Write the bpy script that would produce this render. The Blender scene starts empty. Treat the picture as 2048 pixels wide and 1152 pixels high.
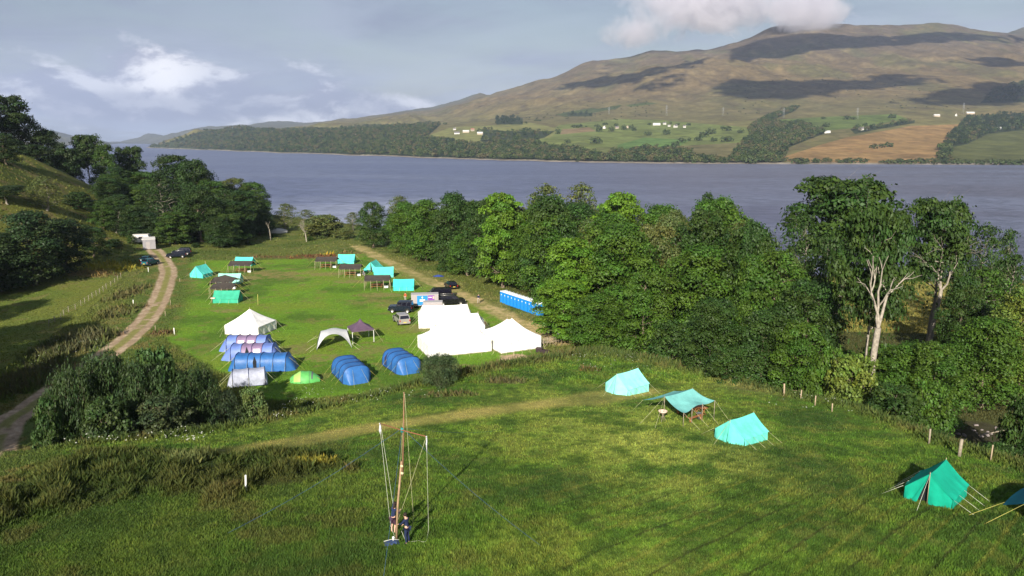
import bpy, bmesh, math, random
import numpy as np
from mathutils import Vector, Matrix, Euler

# ---------------------------------------------------------------- camera, sky, sun, exposure
F = 1518.0; TP = math.radians(11.1); CZ = 30.0
cT, sT = math.cos(TP), math.sin(TP)
scene = bpy.context.scene
C = scene.collection
cam = bpy.data.cameras.new('camera'); camo = bpy.data.objects.new('camera', cam); C.objects.link(camo)
cam.sensor_width = 36.0; cam.lens = 36.0 * F / 2048.0
cam.clip_start = 0.5; cam.clip_end = 60000
camo.location = (0, 0, CZ); camo.rotation_euler = (math.pi/2 - TP, 0, 0)
scene.camera = camo
SUN_EL = 25.0; SUN_AZ = 12.0        # shadows run away from the camera, 12 degrees to the right
sun = bpy.data.lights.new('sun', 'SUN'); suno = bpy.data.objects.new('sun', sun); C.objects.link(suno)
sun.energy = 5.0; sun.angle = math.radians(0.55); sun.color = (1.0, 0.93, 0.80)
_a = math.radians(SUN_AZ); _e = math.radians(SUN_EL)
SDIR = Vector((math.sin(_a)*math.cos(_e), math.cos(_a)*math.cos(_e), -math.sin(_e)))   # direction light travels
suno.rotation_euler = SDIR.to_track_quat('-Z', 'Y').to_euler()
scene.view_settings.view_transform = 'Standard'; scene.view_settings.look = 'None'
scene.view_settings.gamma = 1.0; scene.view_settings.exposure = 0.8
scene.render.engine = 'CYCLES'
cy = scene.cycles
cy.max_bounces = 6; cy.diffuse_bounces = 2; cy.glossy_bounces = 2; cy.transmission_bounces = 3; cy.transparent_max_bounces = 6
cy.volume_bounces = 5; cy.volume_step_rate = 1.0; cy.volume_max_steps = 128
cy.use_denoising = True; cy.caustics_reflective = False; cy.caustics_refractive = False
cy.sample_clamp_indirect = 4.0

world = bpy.data.worlds.new('World'); scene.world = world; world.use_nodes = True
NT = world.node_tree; NT.nodes.clear()
class G:
    """small helper for building node graphs"""
    def __init__(s, nt): s.nt = nt
    def n(s, typ, ins=None, **kw):
        nd = s.nt.nodes.new(typ)
        for k, v in kw.items(): setattr(nd, k, v)
        for k, v in (ins or {}).items():
            if hasattr(v, 'is_linked') or hasattr(v, 'links'): s.nt.links.new(v, nd.inputs[k])
            else: nd.inputs[k].default_value = v
        return nd
    def math(s, op, a, b=0.0, c=None, clamp=False):
        ins = {0: a, 1: b}
        if c is not None: ins[2] = c
        return s.n('ShaderNodeMath', ins, operation=op, use_clamp=clamp).outputs[0]
    def ss(s, x, lo, hi, a=0.0, b=1.0):
        return s.n('ShaderNodeMapRange', {0: x, 1: lo, 2: hi, 3: a, 4: b}, interpolation_type='SMOOTHSTEP').outputs[0]
    def mix(s, f, a, b, mode='MIX'):
        nd = s.nt.nodes.new('ShaderNodeMix'); nd.data_type = 'RGBA'; nd.blend_type = mode
        for i, v in ((0, f), (6, a), (7, b)):
            if hasattr(v, 'links'): s.nt.links.new(v, nd.inputs[i])
            else: nd.inputs[i].default_value = v if i == 0 or len(v) == 4 else (*v, 1)
        return nd.outputs[2]
    def noise(s, vec, scale, detail=3, rough=0.5, dist=0.0, col=False):
        nd = s.n('ShaderNodeTexNoise', {'Vector': vec, 'Scale': scale, 'Detail': detail, 'Roughness': rough, 'Distortion': dist})
        return nd.outputs['Color' if col else 'Fac']
g = G(NT)
sky = g.n('ShaderNodeTexSky', sky_type='NISHITA'); sky.sun_disc = False
sky.sun_elevation = math.radians(SUN_EL); sky.sun_rotation = math.radians(180 + SUN_AZ); sky.altitude = 100; sky.air_density = 1.2; sky.dust_density = 2.0
tc = g.n('ShaderNodeTexCoord').outputs['Generated']
sep = g.n('ShaderNodeSeparateXYZ', {0: tc})
X_, Y_, Z_ = sep.outputs
zc_ = g.math('MAXIMUM', g.math('ADD', Z_, 0.12), 0.05)
flat = g.n('ShaderNodeCombineXYZ', {0: g.math('DIVIDE', X_, zc_), 1: g.math('DIVIDE', Y_, zc_), 2: 0.3}).outputs[0]
az = g.math('ARCTAN2', X_, Y_)                     # radians right of straight ahead
# thin high veil over blue sky, streaky
v1 = g.noise(flat, 0.55, 6, 0.55, 0.4)
v2 = g.noise(flat, 1.7, 5, 0.6, 0.8)
veil = g.math('ADD', g.math('MULTIPLY', v1, 0.7), g.math('MULTIPLY', v2, 0.3))
veilm = g.ss(veil, 0.36, 0.62, 0.35, 0.92)
skyc = g.n('ShaderNodeVectorMath', {0: sky.outputs[0], 'Scale': 0.085}, operation='SCALE').outputs[0]
shade = g.ss(g.noise(flat, 0.8, 5, 0.6, 0.5), 0.3, 0.7, 0.0, 1.0)
veilc = g.mix(shade, (0.235, 0.275, 0.40), (0.44, 0.50, 0.63))
elev = Z_
left = g.ss(az, -0.75, 0.15, 1.0, 0.0)
veilc = g.mix(g.math('MULTIPLY', left, g.ss(elev, 0.02, 0.16, 0.0, 0.75)), veilc, (0.19, 0.215, 0.32))
veilc = g.mix(g.ss(elev, -0.02, 0.10, 0.55, 0.0), veilc, (0.46, 0.53, 0.68))
base = g.mix(veilm, skyc, veilc)
# bank of cumulus low on the left
cvec = g.n('ShaderNodeCombineXYZ', {0: g.math('MULTIPLY', az, 1.0), 1: g.math('MULTIPLY', elev, 2.1), 2: 0.0}).outputs[0]
cn = g.noise(cvec, 9.0, 8, 0.62, 0.25)
cn2 = g.noise(g.n('ShaderNodeVectorMath', {0: cvec, 1: (0.006, 0.03, 0)}, operation='ADD').outputs[0], 9.0, 8, 0.62, 0.25)
def gau(a0, e0, sa, se):
    dx = g.math('DIVIDE', g.math('SUBTRACT', az, a0), sa); dy = g.math('DIVIDE', g.math('SUBTRACT', elev, e0), se)
    r = g.math('ADD', g.math('MULTIPLY', dx, dx), g.math('MULTIPLY', dy, dy))
    return g.math('EXPONENT', g.math('MULTIPLY', r, -1.0))
puff = gau(-0.418, 0.072, 0.042, 0.032)
bank = g.math('ADD', gau(-0.46, 0.056, 0.26, 0.030), g.math('MULTIPLY', gau(-0.28, 0.036, 0.22, 0.022), 0.8))
body = g.math('ADD', g.math('MULTIPLY', bank, 0.34), g.math('MULTIPLY', puff, 0.6))
cm = g.ss(g.math('ADD', cn, body), 0.63, 0.82)
lit = g.ss(g.math('ADD', g.math('SUBTRACT', cn, cn2), g.math('MULTIPLY', puff, 0.12)), -0.05, 0.13)
cc = g.mix(lit, (0.27, 0.29, 0.41), (0.78, 0.79, 0.86))
cc = g.mix(g.math('MULTIPLY', puff, 0.95), cc, g.mix(lit, (0.50, 0.50, 0.60), (1.25, 1.22, 1.22)))
final = g.mix(g.math('MULTIPLY', cm, 0.92), base, cc)
dark = g.math('MULTIPLY', g.ss(g.math('ADD', g.noise(cvec, 5.0, 5, 0.55, 0.3), g.math('MULTIPLY', gau(-0.42, 0.040, 0.28, 0.02), 0.25)), 0.6, 0.8), 0.6)
final = g.mix(dark, final, (0.23, 0.26, 0.38))
bg = g.n('ShaderNodeBackground', {'Color': final, 'Strength': 0.58})
wo = g.n('ShaderNodeOutputWorld', {'Surface': bg.outputs[0]})

# ---------------------------------------------------------------- numpy helpers
def _hash(ix, iy, seed):
    h = (ix.astype(np.int64)*374761393 + iy.astype(np.int64)*668265263 + seed*1442695041) & 0xffffffff
    h = ((h ^ (h >> 13))*1274126177) & 0xffffffff
    return ((h ^ (h >> 16)) & 0xffffff)/float(0xffffff)
def vnoise(x, y, seed=0):
    x = np.asarray(x, float); y = np.asarray(y, float)
    xi = np.floor(x); yi = np.floor(y); fx = x-xi; fy = y-yi
    fx = fx*fx*(3-2*fx); fy = fy*fy*(3-2*fy)
    a = _hash(xi, yi, seed); b = _hash(xi+1, yi, seed); c = _hash(xi, yi+1, seed); d = _hash(xi+1, yi+1, seed)
    return (a*(1-fx)+b*fx)*(1-fy)+(c*(1-fx)+d*fx)*fy
def fbm(x, y, s, oct=4, seed=0, g_=0.5):
    x = np.asarray(x, float)/s; y = np.asarray(y, float)/s; t = 0; a = 1.0; n = 0
    for o in range(oct):
        t = t+a*vnoise(x, y, seed+o*17); n += a; a *= g_; x = x*2.03+11.3; y = y*2.03-7.7
    return t/n
def S(a, b, x):
    t = np.clip((np.asarray(x, float)-a)/(b-a), 0, 1); return t*t*(3-2*t)
def inpoly(x, y, P):
    x = np.asarray(x, float); y = np.asarray(y, float); r = np.zeros(np.broadcast(x, y).shape, bool); n = len(P)
    for i in range(n):
        x1, y1 = P[i]; x2, y2 = P[(i+1) % n]
        if y1 == y2: continue
        c = ((y1 > y) != (y2 > y)) & (x < (x2-x1)*(y-y1)/(y2-y1)+x1)
        r ^= c
    return r
def dline(x, y, P):
    """distance to a polyline"""
    x = np.asarray(x, float); y = np.asarray(y, float); m = np.full(np.broadcast(x, y).shape, 1e9)
    for (x1, y1), (x2, y2) in zip(P, P[1:]):
        dx, dy = x2-x1, y2-y1; L = dx*dx+dy*dy+1e-12
        t = np.clip(((x-x1)*dx+(y-y1)*dy)/L, 0, 1)
        m = np.minimum(m, np.hypot(x-x1-t*dx, y-y1-t*dy))
    return m

# ---------------------------------------------------------------- terrain of this side of the lake
LAKE = -15.0
HEDGE = [(-130, 44), (-60, 48), (-37, 56), (-23, 67), (-8, 80), (2, 90), (12, 97), (19, 88), (26.7, 74), (31.8, 67.5), (33.5, 56), (38, 43), (46, 18)]
NEARPOLY = HEDGE+[(60, -80), (-160, -80)]
HX = [-400, -300, -200, -100, -60, 0, 100, 300, 500]; HY = [620, 520, 440, 418, 385, 300, 262, 240, 235]
BX = [60, 106, 141, 180, 196, 212, 250, 300]; BV = [-80, -86, -98, -94, -92, -96, -104, -112]
def H(x, y):
    x = np.asarray(x, float); y = np.asarray(y, float)
    d = dline(x, y, HEDGE); s = np.where(inpoly(x, y, NEARPOLY), d, -d)
    near = np.maximum(9-0.118*np.maximum(y-38, 0)-1.4*S(-4, -26, x)*S(46, 66, y), 2.0)+0.006*(np.abs(x))*S(60, 30, y)
    camp = 0.5*(fbm(x, y, 40, 2, 5)-0.5)
    u = np.interp(y, BX, BV)-x
    hill = 27*S(0, 66, u)*(1-S(238, 315, y))*S(40, 110, y)+1.6*S(-30, 5, u)*S(130, 170, y)*(1-S(275, 350, y))
    ys = np.interp(x, HX, HY)
    t = S(0, 1, (y-(ys-125))/130)
    camp = (camp+hill*(1-0.4*t))*(1-t)-15.8*t
    camp = camp-np.clip((y-ys-5)*0.2, 0, 12)
    w = S(-8.5, 1.0, s)
    z = camp*(1-w)+near*w
    return z+0.10*(fbm(x, y, 5, 3, 9)-0.5)
def Hs(x, y): return float(H(np.array([x]), np.array([y]))[0])
def pix(px, py, dz=0.0, hf=None, y0=18.0, y1=460.0):
    """ground point seen at photo pixel (2048 wide); dz lifts the surface"""
    hf = hf or H
    u = (px-1024)/F; v = (576-py)/F
    dx, dy, dzr = u, cT+v*sT, -sT+v*cT
    ys = np.exp(np.linspace(math.log(y0), math.log(y1), 1500)); t = ys/dy
    d = CZ+dzr*t-(hf(dx*t, ys)+dz)
    k = np.argmax(d < 0)
    if d[k] >= 0: k = len(ys)-1
    a, b = ys[max(k-1, 0)], ys[k]
    da, db = d[max(k-1, 0)], d[k]
    yy = a+(b-a)*(da/(da-db)) if da != db else b
    x = dx*yy/dy
    return Vector((x, yy, float(hf(np.array([x]), np.array([yy]))[0])))
def wpix(px, py, z):
    """point at height z on the ray through a pixel"""
    u = (px-1024)/F; v = (576-py)/F
    dx, dy, dzr = u, cT+v*sT, -sT+v*cT
    t = (z-CZ)/dzr
    return Vector((dx*t, dy*t, z))
def proj(x, y, z):
    zc = y*cT-(z-CZ)*sT; yc = y*sT+(z-CZ)*cT
    return 1024+F*x/zc, 576-F*yc/zc

# ---------------------------------------------------------------- materials
MATS = {}
def mat(name, col, rough=0.8, metal=0.0, spec=0.3, noise=None, trans=0.0, bump=None, alpha=None):
    """noise = (scale, amount): soft variation of the colour; bump = (scale, strength)"""
    if name in MATS: return MATS[name]
    m = bpy.data.materials.new(name); m.use_nodes = True; nt = m.node_tree; nt.nodes.clear(); q = G(nt)
    b = q.n('ShaderNodeBsdfPrincipled', {'Roughness': rough, 'Metallic': metal, 'Specular IOR Level': spec})
    oc = q.n('ShaderNodeTexCoord').outputs['Object']
    c = (*col, 1)
    if noise:
        f = q.noise(oc, noise[0], 4, 0.6)
        cc_ = q.n('ShaderNodeMapRange', {0: f, 1: 0.3, 2: 0.7, 3: 1-noise[1], 4: 1+noise[1]}).outputs[0]
        sc = q.n('ShaderNodeVectorMath', {0: col, 'Scale': cc_}, operation='SCALE').outputs[0]
        nt.links.new(sc, b.inputs['Base Color'])
    else: b.inputs['Base Color'].default_value = c
    if bump:
        h = q.noise(oc, bump[0], 4, 0.6)
        bn = q.n('ShaderNodeBump', {'Height': h, 'Strength': bump[1], 'Distance': 0.05}).outputs[0]
        nt.links.new(bn, b.inputs['Normal'])
    out = b.outputs[0]
    if trans:
        tr = q.n('ShaderNodeBsdfTranslucent', {'Color': c})
        out = q.n('ShaderNodeMixShader', {0: trans, 1: out, 2: tr.outputs[0]}).outputs[0]
    q.n('ShaderNodeOutputMaterial', {'Surface': out})
    MATS[name] = m; return m

def attrmat(name, rough=0.95, spec=0.1, nscale=None, namt=0.3, trans=0.0, bump=None, objcol=False):
    m = bpy.data.materials.new(name); m.use_nodes = True; nt = m.node_tree; nt.nodes.clear(); q = G(nt)
    a = q.n('ShaderNodeAttribute', attribute_name='col').outputs['Color']
    oc = q.n('ShaderNodeTexCoord').outputs['Object']
    if nscale:
        for k, sc in enumerate(nscale):
            f = q.noise(oc, sc, 4, 0.65)
            r = q.n('ShaderNodeMapRange', {0: f, 1: 0.3, 2: 0.7, 3: 1-namt, 4: 1+namt}).outputs[0]
            a = q.n('ShaderNodeVectorMath', {0: a, 'Scale': r}, operation='SCALE').outputs[0]
    if objcol:
        oi = q.n('ShaderNodeObjectInfo')
        a = q.mix(1.0, a, oi.outputs['Color'], 'MULTIPLY')
    b = q.n('ShaderNodeBsdfPrincipled', {'Base Color': a, 'Roughness': rough, 'Specular IOR Level': spec})
    if bump:
        h = q.noise(oc, bump[0], 5, 0.65)
        bn = q.n('ShaderNodeBump', {'Height': h, 'Strength': bump[1], 'Distance': bump[2]}).outputs[0]
        nt.links.new(bn, b.inputs['Normal'])
    out = b.outputs[0]
    if trans:
        t2 = q.mix(1.0, a, (1.0, 1.25, 0.5, 1), 'MULTIPLY')
        tr = q.n('ShaderNodeBsdfTranslucent', {'Color': t2})
        out = q.n('ShaderNodeMixShader', {0: trans, 1: out, 2: tr.outputs[0]}).outputs[0]
    q.n('ShaderNodeOutputMaterial', {'Surface': out})
    return m

def npmesh(name, V, Fc, material, col=None, smooth=False, quad=True):
    """mesh from numpy arrays; col is per vertex rgb"""
    me = bpy.data.meshes.new(name)
    V = np.asarray(V, np.float32); Fc = np.asarray(Fc, np.int32); k = Fc.shape[1]
    me.vertices.add(len(V)); me.vertices.foreach_set('co', V.ravel())
    me.loops.add(Fc.size); me.loops.foreach_set('vertex_index', Fc.ravel())
    me.polygons.add(len(Fc)); me.polygons.foreach_set('loop_start', np.arange(0, Fc.size, k, dtype=np.int32))
    me.polygons.foreach_set('loop_total', np.full(len(Fc), k, np.int32))
    if smooth: me.polygons.foreach_set('use_smooth', np.ones(len(Fc), bool))
    me.update(calc_edges=True)
    if col is not None:
        at = me.color_attributes.new('col', 'FLOAT_COLOR', 'POINT')
        cc_ = np.ones((len(V), 4), np.float32); cc_[:, :3] = col
        at.data.foreach_set('color', cc_.ravel())
    if material: me.materials.append(material)
    return me
def tag(o, label=None, cat=None, group=None, kind=None):
    if label: o['label'] = label
    if cat: o['category'] = cat
    if group: o['group'] = group
    if kind: o['kind'] = kind
    return o
def link(name, me, parent=None, loc=None, rz=None):
    o = bpy.data.objects.new(name, me); C.objects.link(o)
    if parent: o.parent = parent
    if loc is not None: o.location = loc
    if rz is not None: o.rotation_euler = (0, 0, rz)
    return o
# ---------------------------------------------------------------- ground colours
def mixc(c, m, col):
    m = np.clip(m, 0, 1)[..., None]; return c*(1-m)+np.asarray(col, float)*m
def smooth(P, n=6):
    out = []
    for i in range(len(P)-1):
        p0 = P[max(i-1, 0)]; p1 = P[i]; p2 = P[i+1]; p3 = P[min(i+2, len(P)-1)]
        for k in range(n):
            t = k/n
            out.append(tuple(0.5*((2*p1[a])+(-p0[a]+p2[a])*t+(2*p0[a]-5*p1[a]+4*p2[a]-p3[a])*t*t+(-p0[a]+3*p1[a]-3*p2[a]+p3[a])*t**3) for a in (0, 1)))
    return out+[P[-1]]
def wl(pts): return [tuple(pix(a, b)[:2]) for a, b in pts]
ROAD = smooth(wl([(-120, 960), (-60, 915), (0, 868), (60, 815), (130, 765), (215, 708), (265, 668), (300, 630), (318, 600), (331, 565), (336, 540), (322, 515), (306, 498)]), 5)
TRACK = wl([(716, 493), (760, 515), (820, 545), (890, 575), (960, 605), (1030, 640), (1090, 668), (1120, 684)])
STRAW = wl([(420, 910), (600, 880), (760, 852), (900, 833), (1050, 812), (1180, 798), (1290, 782)])
CAMPPOLY = wl([(352, 540), (395, 520), (520, 520), (640, 516), (720, 503), (860, 560), (960, 600), (1090, 670), (1085, 705), (1000, 728), (900, 752), (790, 780), (600, 800), (530, 800), (440, 745), (330, 680), (345, 600)])
RUSH = wl([(-150, 960), (0, 930), (200, 905), (330, 905), (470, 912), (600, 905), (690, 905), (700, 935), (600, 965), (500, 985), (430, 1000), (300, 990), (150, 1010), (0, 1060), (-150, 1120)])
YFIELD = [(46, 118), (150, 108), (190, 190), (70, 178), (50, 150)]
PADDOCK = wl([(-80, 560), (245, 555), (150, 640), (60, 700), (-80, 800)])
def ROWQ(x, y): return x*0.64-(y-33.7)*0.77+0.004*(x-12)**2
def masks(x, y):
    """land cover at points: colour, tuft height, tuft density"""
    n1 = fbm(x, y, 9, 4, 21); n2 = fbm(x, y, 2.2, 3, 31); n3 = fbm(x, y, 0.7, 3, 41); nb = fbm(x, y, 30, 3, 51)
    dh = dline(x, y, HEDGE); near = inpoly(x, y, NEARPOLY); s = np.where(near, dh, -dh)
    c = np.zeros(x.shape+(3,)); c[...] = (0.105, 0.125, 0.028)             # rough pasture
    c = mixc(c, S(0.45, 0.7, n1), (0.075, 0.105, 0.022)); c = mixc(c, S(0.55, 0.75, n2)*0.5, (0.15, 0.14, 0.05))
    h = np.full(x.shape, 0.22); den = np.full(x.shape, 0.6)
    # paddock on the left, grazed
    pd = inpoly(x, y, PADDOCK)
    pc = mixc(np.zeros(x.shape+(3,))+np.array((0.125, 0.145, 0.028)), S(0.42, 0.68, n1), (0.10, 0.135, 0.025)); pc = mixc(pc, S(0.6, 0.78, n2)*0.6, (0.16, 0.14, 0.05))
    c = np.where(pd[..., None], pc, c); h = np.where(pd, 0.1, h)
    # hill: yellowish hill grass
    u = np.interp(y, BX, BV)-x
    hm = S(0, 14, u)*S(100, 125, y)
    hc = mixc(np.zeros(x.shape+(3,))+np.array((0.125, 0.135, 0.028)), S(0.45, 0.65, n1), (0.075, 0.095, 0.020)); hc = mixc(hc, S(0.58, 0.7, n2), (0.16, 0.135, 0.05))
    c = c*(1-hm[..., None])+hc*hm[..., None]; h = h*(1-hm)+0.3*hm
    # mown camp field
    dm = -dline(x, y, CAMPPOLY+CAMPPOLY[:1]); ic = inpoly(x, y, CAMPPOLY); sc = np.where(ic, -dm, dm)+(n2-0.5)*1.6
    m = S(-0.6, 0.6, sc)
    cc_ = np.zeros(x.shape+(3,))+np.array((0.116, 0.222, 0.020))
    cc_ = mixc(cc_, S(0.50, 0.72, n1)*0.8, (0.150, 0.210, 0.026)); cc_ = mixc(cc_, S(0.52, 0.3, n1)*0.8, (0.066, 0.125, 0.017)); cc_ = mixc(cc_, S(0.6, 0.8, n2)*0.7, (0.155, 0.155, 0.045))
    tanp = np.exp(-((x+55)**2/220+(y-168)**2/60))+0.6*np.exp(-((x+22)**2/120+(y-140)**2/30))
    cc_ = mixc(cc_, tanp*S(0.35, 0.6, n2), (0.20, 0.175, 0.06))
    c = c*(1-m[..., None])+cc_*m[..., None]; h = h*(1-m)+0.07*m
    # near field
    mn = S(-0.5, 2.5, s)
    nc = np.zeros(x.shape+(3,))+np.array((0.096, 0.192, 0.020))
    nc = mixc(nc, S(0.46, 0.68, n1), (0.168, 0.245, 0.032)); nc = mixc(nc, S(0.48, 0.28, n1), (0.050, 0.105, 0.018))
    nc = mixc(nc, S(0.50, 0.74, n2)*0.5, (0.150, 0.172, 0.030)); nc = mixc(nc, S(0.5, 0.3, n2)*0.6, (0.045, 0.088, 0.016)); nc = mixc(nc, S(0.62, 0.8, n3)*0.35, (0.17, 0.165, 0.05)); nc = mixc(nc, S(0.42, 0.22, n3)*0.6, (0.035, 0.065, 0.012))
    bright = np.exp(-(((x-9)*0.9+(y-60)*0.25)**2/60+(y-56)**2/190))  # sunlit patch in mid field, painted into the grass colour
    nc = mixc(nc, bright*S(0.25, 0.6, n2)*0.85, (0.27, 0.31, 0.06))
    # rows left by the mower, bending away to the right
    q = ROWQ(x, y)
    row = np.abs(((q+0.55*(fbm(x, y, 5, 3, 61)-0.5))/2.95) % 1.0-0.5)
    rowm = S(0.055, 0.008, row)*S(-3, 5, x-(y-34)*0.1)*S(54, 38, y)*S(0.22, 0.42, fbm(x, y, 1.1, 4, 71, 0.6))
    nc = mixc(nc, rowm*0.85, (0.032, 0.040, 0.012))
    row2 = np.abs(((q+0.5*(fbm(x, y, 4, 3, 62)-0.5))/0.983+0.25) % 1.0-0.5); nc = mixc(nc, S(0.16, 0.03, row2)*S(-4, 5, x-(y-34)*0.1)*S(58, 40, y)*S(0.3, 0.55, fbm(x, y, 1.3, 4, 72, 0.6))*0.45, (0.040, 0.062, 0.012))
    rowl = S(0.42, 0.5, row)*S(-2, 6, x)*S(58, 42, y)
    nc = mixc(nc, rowl*0.6, (0.165, 0.175, 0.03))
    n4 = fbm(x, y, 0.28, 3, 45, 0.6); n5 = fbm(x, y, 1.3, 3, 46, 0.6)
    nc = mixc(nc, S(0.52, 0.30, n4)*0.45, (0.030, 0.058, 0.008)); nc = mixc(nc, S(0.54, 0.75, n5)*0.35, (0.155, 0.165, 0.035)); nc = mixc(nc, S(0.46, 0.26, n5)*0.55, (0.036, 0.075, 0.010))
    # vignette shade of the lower-left corner painted into the grass, plus brown patches
    dl = S(2, -20, x)*S(60, 46, y)
    nc = mixc(nc, dl*0.6, (0.050, 0.080, 0.014)); nc = mixc(nc, dl*S(0.52, 0.7, n2)*0.5, (0.10, 0.085, 0.03))
    c = c*(1-mn[..., None])+nc*mn[..., None]; h = h*(1-mn)+(0.10+0.10*n2-0.05*rowm)*mn
    ds = dline(x, y, STRAW)
    st = S(2.9, 1.0, ds+2.0*(n1-0.5))*mn
    c = mixc(c, st*(0.35+0.7*n2)*(0.6+0.4*S(0.3, 0.6, n1)), (0.36, 0.30, 0.09)); h = h*(1-0.5*st)
    st2 = np.exp(-((x-27)**2/18+(y-77)**2/14)); c = mixc(c, st2*0.8, (0.27, 0.22, 0.09))
    # rushes and rank grass in the lower left
    ir = inpoly(x, y, RUSH); dr = dline(x, y, RUSH+RUSH[:1]); rr = np.where(ir, dr, -dr)+(n2-0.5)*3
    rm = S(-0.8, 1.2, rr)
    rc = mixc(np.zeros(x.shape+(3,))+np.array((0.062, 0.074, 0.017)), S(0.55, 0.75, n2)*0.7, (0.095, 0.062, 0.028)); rc = mixc(rc, S(0.52, 0.35, n1), (0.046, 0.070, 0.014)); rc = mixc(rc, S(0.55, 0.72, n5)*0.6, (0.11, 0.115, 0.028)); rc = mixc(rc, S(0.48, 0.28, n4)*0.6, (0.022, 0.030, 0.008))
    c = c*(1-rm[..., None])+rc*rm[..., None]; h = h*(1-rm)+(0.12+0.65*S(0.3, 0.7, n5))*rm
    # overgrown bank along the hedge line
    hb = S(-9.0, -6.5, s)*S(1.6, -0.6, s+(n2-0.5)*2)
    bc = mixc(np.zeros(x.shape+(3,))+np.array((0.060, 0.090, 0.022)), S(0.5, 0.7, n2), (0.12, 0.10, 0.04)); bc = mixc(bc, S(0.55, 0.7, n3), (0.09, 0.12, 0.03))
    c = c*(1-hb[..., None])+bc*hb[..., None]; h = h*(1-hb)+(0.55+0.5*n2)*hb
    # yellow hay field behind the right-hand trees
    yf = inpoly(x, y, YFIELD)
    yc = mixc(np.zeros(x.shape+(3,))+np.array((0.21, 0.185, 0.05)), S(0.4, 0.7, n1), (0.155, 0.165, 0.04))
    c = np.where(yf[..., None], yc, c); h = np.where(yf, 0.25, h)
    # straw coloured vehicle track on the right of the camp
    dt = dline(x, y, TRACK)+(n2-0.5)*2.2
    tm = S(2.6, 0.9, dt); tcol = mixc(np.zeros(x.shape+(3,))+np.array((0.44, 0.34, 0.165)), S(0.4, 0.65, n3), (0.30, 0.26, 0.10))
    gm = S(0.45, 0.65, fbm(x, y, 3.5, 3, 81))*0.55
    tcol = mixc(tcol, gm, (0.14, 0.16, 0.035))
    c = c*(1-tm[..., None])+tcol*tm[..., None]; h = h*(1-0.75*tm)
    vt = S(6.5, 3.0, dline(x, y, TRACK))*(1-tm)*S(0.4, 0.6, n2); c = mixc(c, vt*0.6, (0.19, 0.18, 0.06))
    # gravel farm road with a grassy middle
    dr_ = dline(x, y, ROAD); wob = (n2-0.5)*0.5
    verge = S(7.5, 3.2, dr_)
    vc = mixc(np.zeros(x.shape+(3,))+np.array((0.085, 0.12, 0.025)), S(0.5, 0.7, n2), (0.14, 0.13, 0.04))
    c = c*(1-verge[..., None])+vc*verge[..., None]; h = h*(1-verge)+0.15*verge
    rd = S(2.1, 1.6, dr_+wob); rcol = mixc(np.zeros(x.shape+(3,))+np.array((0.34, 0.245, 0.155)), S(0.45, 0.7, n3), (0.42, 0.32, 0.22)); rcol = mixc(rcol, S(0.5, 0.3, n3)*0.3, (0.19, 0.15, 0.11))
    mid = S(0.90, 0.35, dr_+wob*0.6)*S(0.30, 0.50, n2+0.12)*S(60, 75, y)
    rcol = mixc(rcol, mid*0.9, (0.19, 0.19, 0.05))
    c = c*(1-rd[..., None])+rcol*rd[..., None]; h = h*(1-rd)
    # bare sand patch by the marquee
    P = SAND; ds_ = np.hypot((x-P[0])/2.4, (y-P[1])/1.9)+(n3-0.5)*0.5
    sm = S(1.1, 0.8, ds_); c = mixc(c, sm, (0.42, 0.30, 0.19)); h = h*(1-sm)
    # stony burn under the trees on the right
    bs = np.hypot((x-BURN[0])/6.0, (y-BURN[1])/3.0)+(n2-0.5)*0.5
    bm_ = S(1.1, 0.8, bs); c = mixc(c, bm_, (0.045, 0.035, 0.03)); h = h*(1-bm_)
    # leaf litter in the woods
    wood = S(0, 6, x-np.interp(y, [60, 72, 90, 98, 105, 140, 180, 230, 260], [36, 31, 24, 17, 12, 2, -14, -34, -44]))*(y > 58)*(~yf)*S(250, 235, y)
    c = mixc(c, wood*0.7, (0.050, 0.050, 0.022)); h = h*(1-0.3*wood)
    for (a_, b_, rx_, ry_, col_, hh_) in PATCHES:
        e_ = np.hypot((x-a_)/rx_, (y-b_)/ry_)+(n3-0.5)*1.1+(n2-0.5)*0.8; pm = S(1.05, 0.75, e_); c = mixc(c, pm*S(0.3, 0.55, n3+0.1), col_); h = h*(1-pm)+hh_*pm
    # shore
    z = None
    ys = np.interp(x, HX, HY); sh = S(-9, -3, y-ys); c = mixc(c, sh, (0.17, 0.15, 0.12)); h = h*(1-sh)
    return c, h
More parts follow.
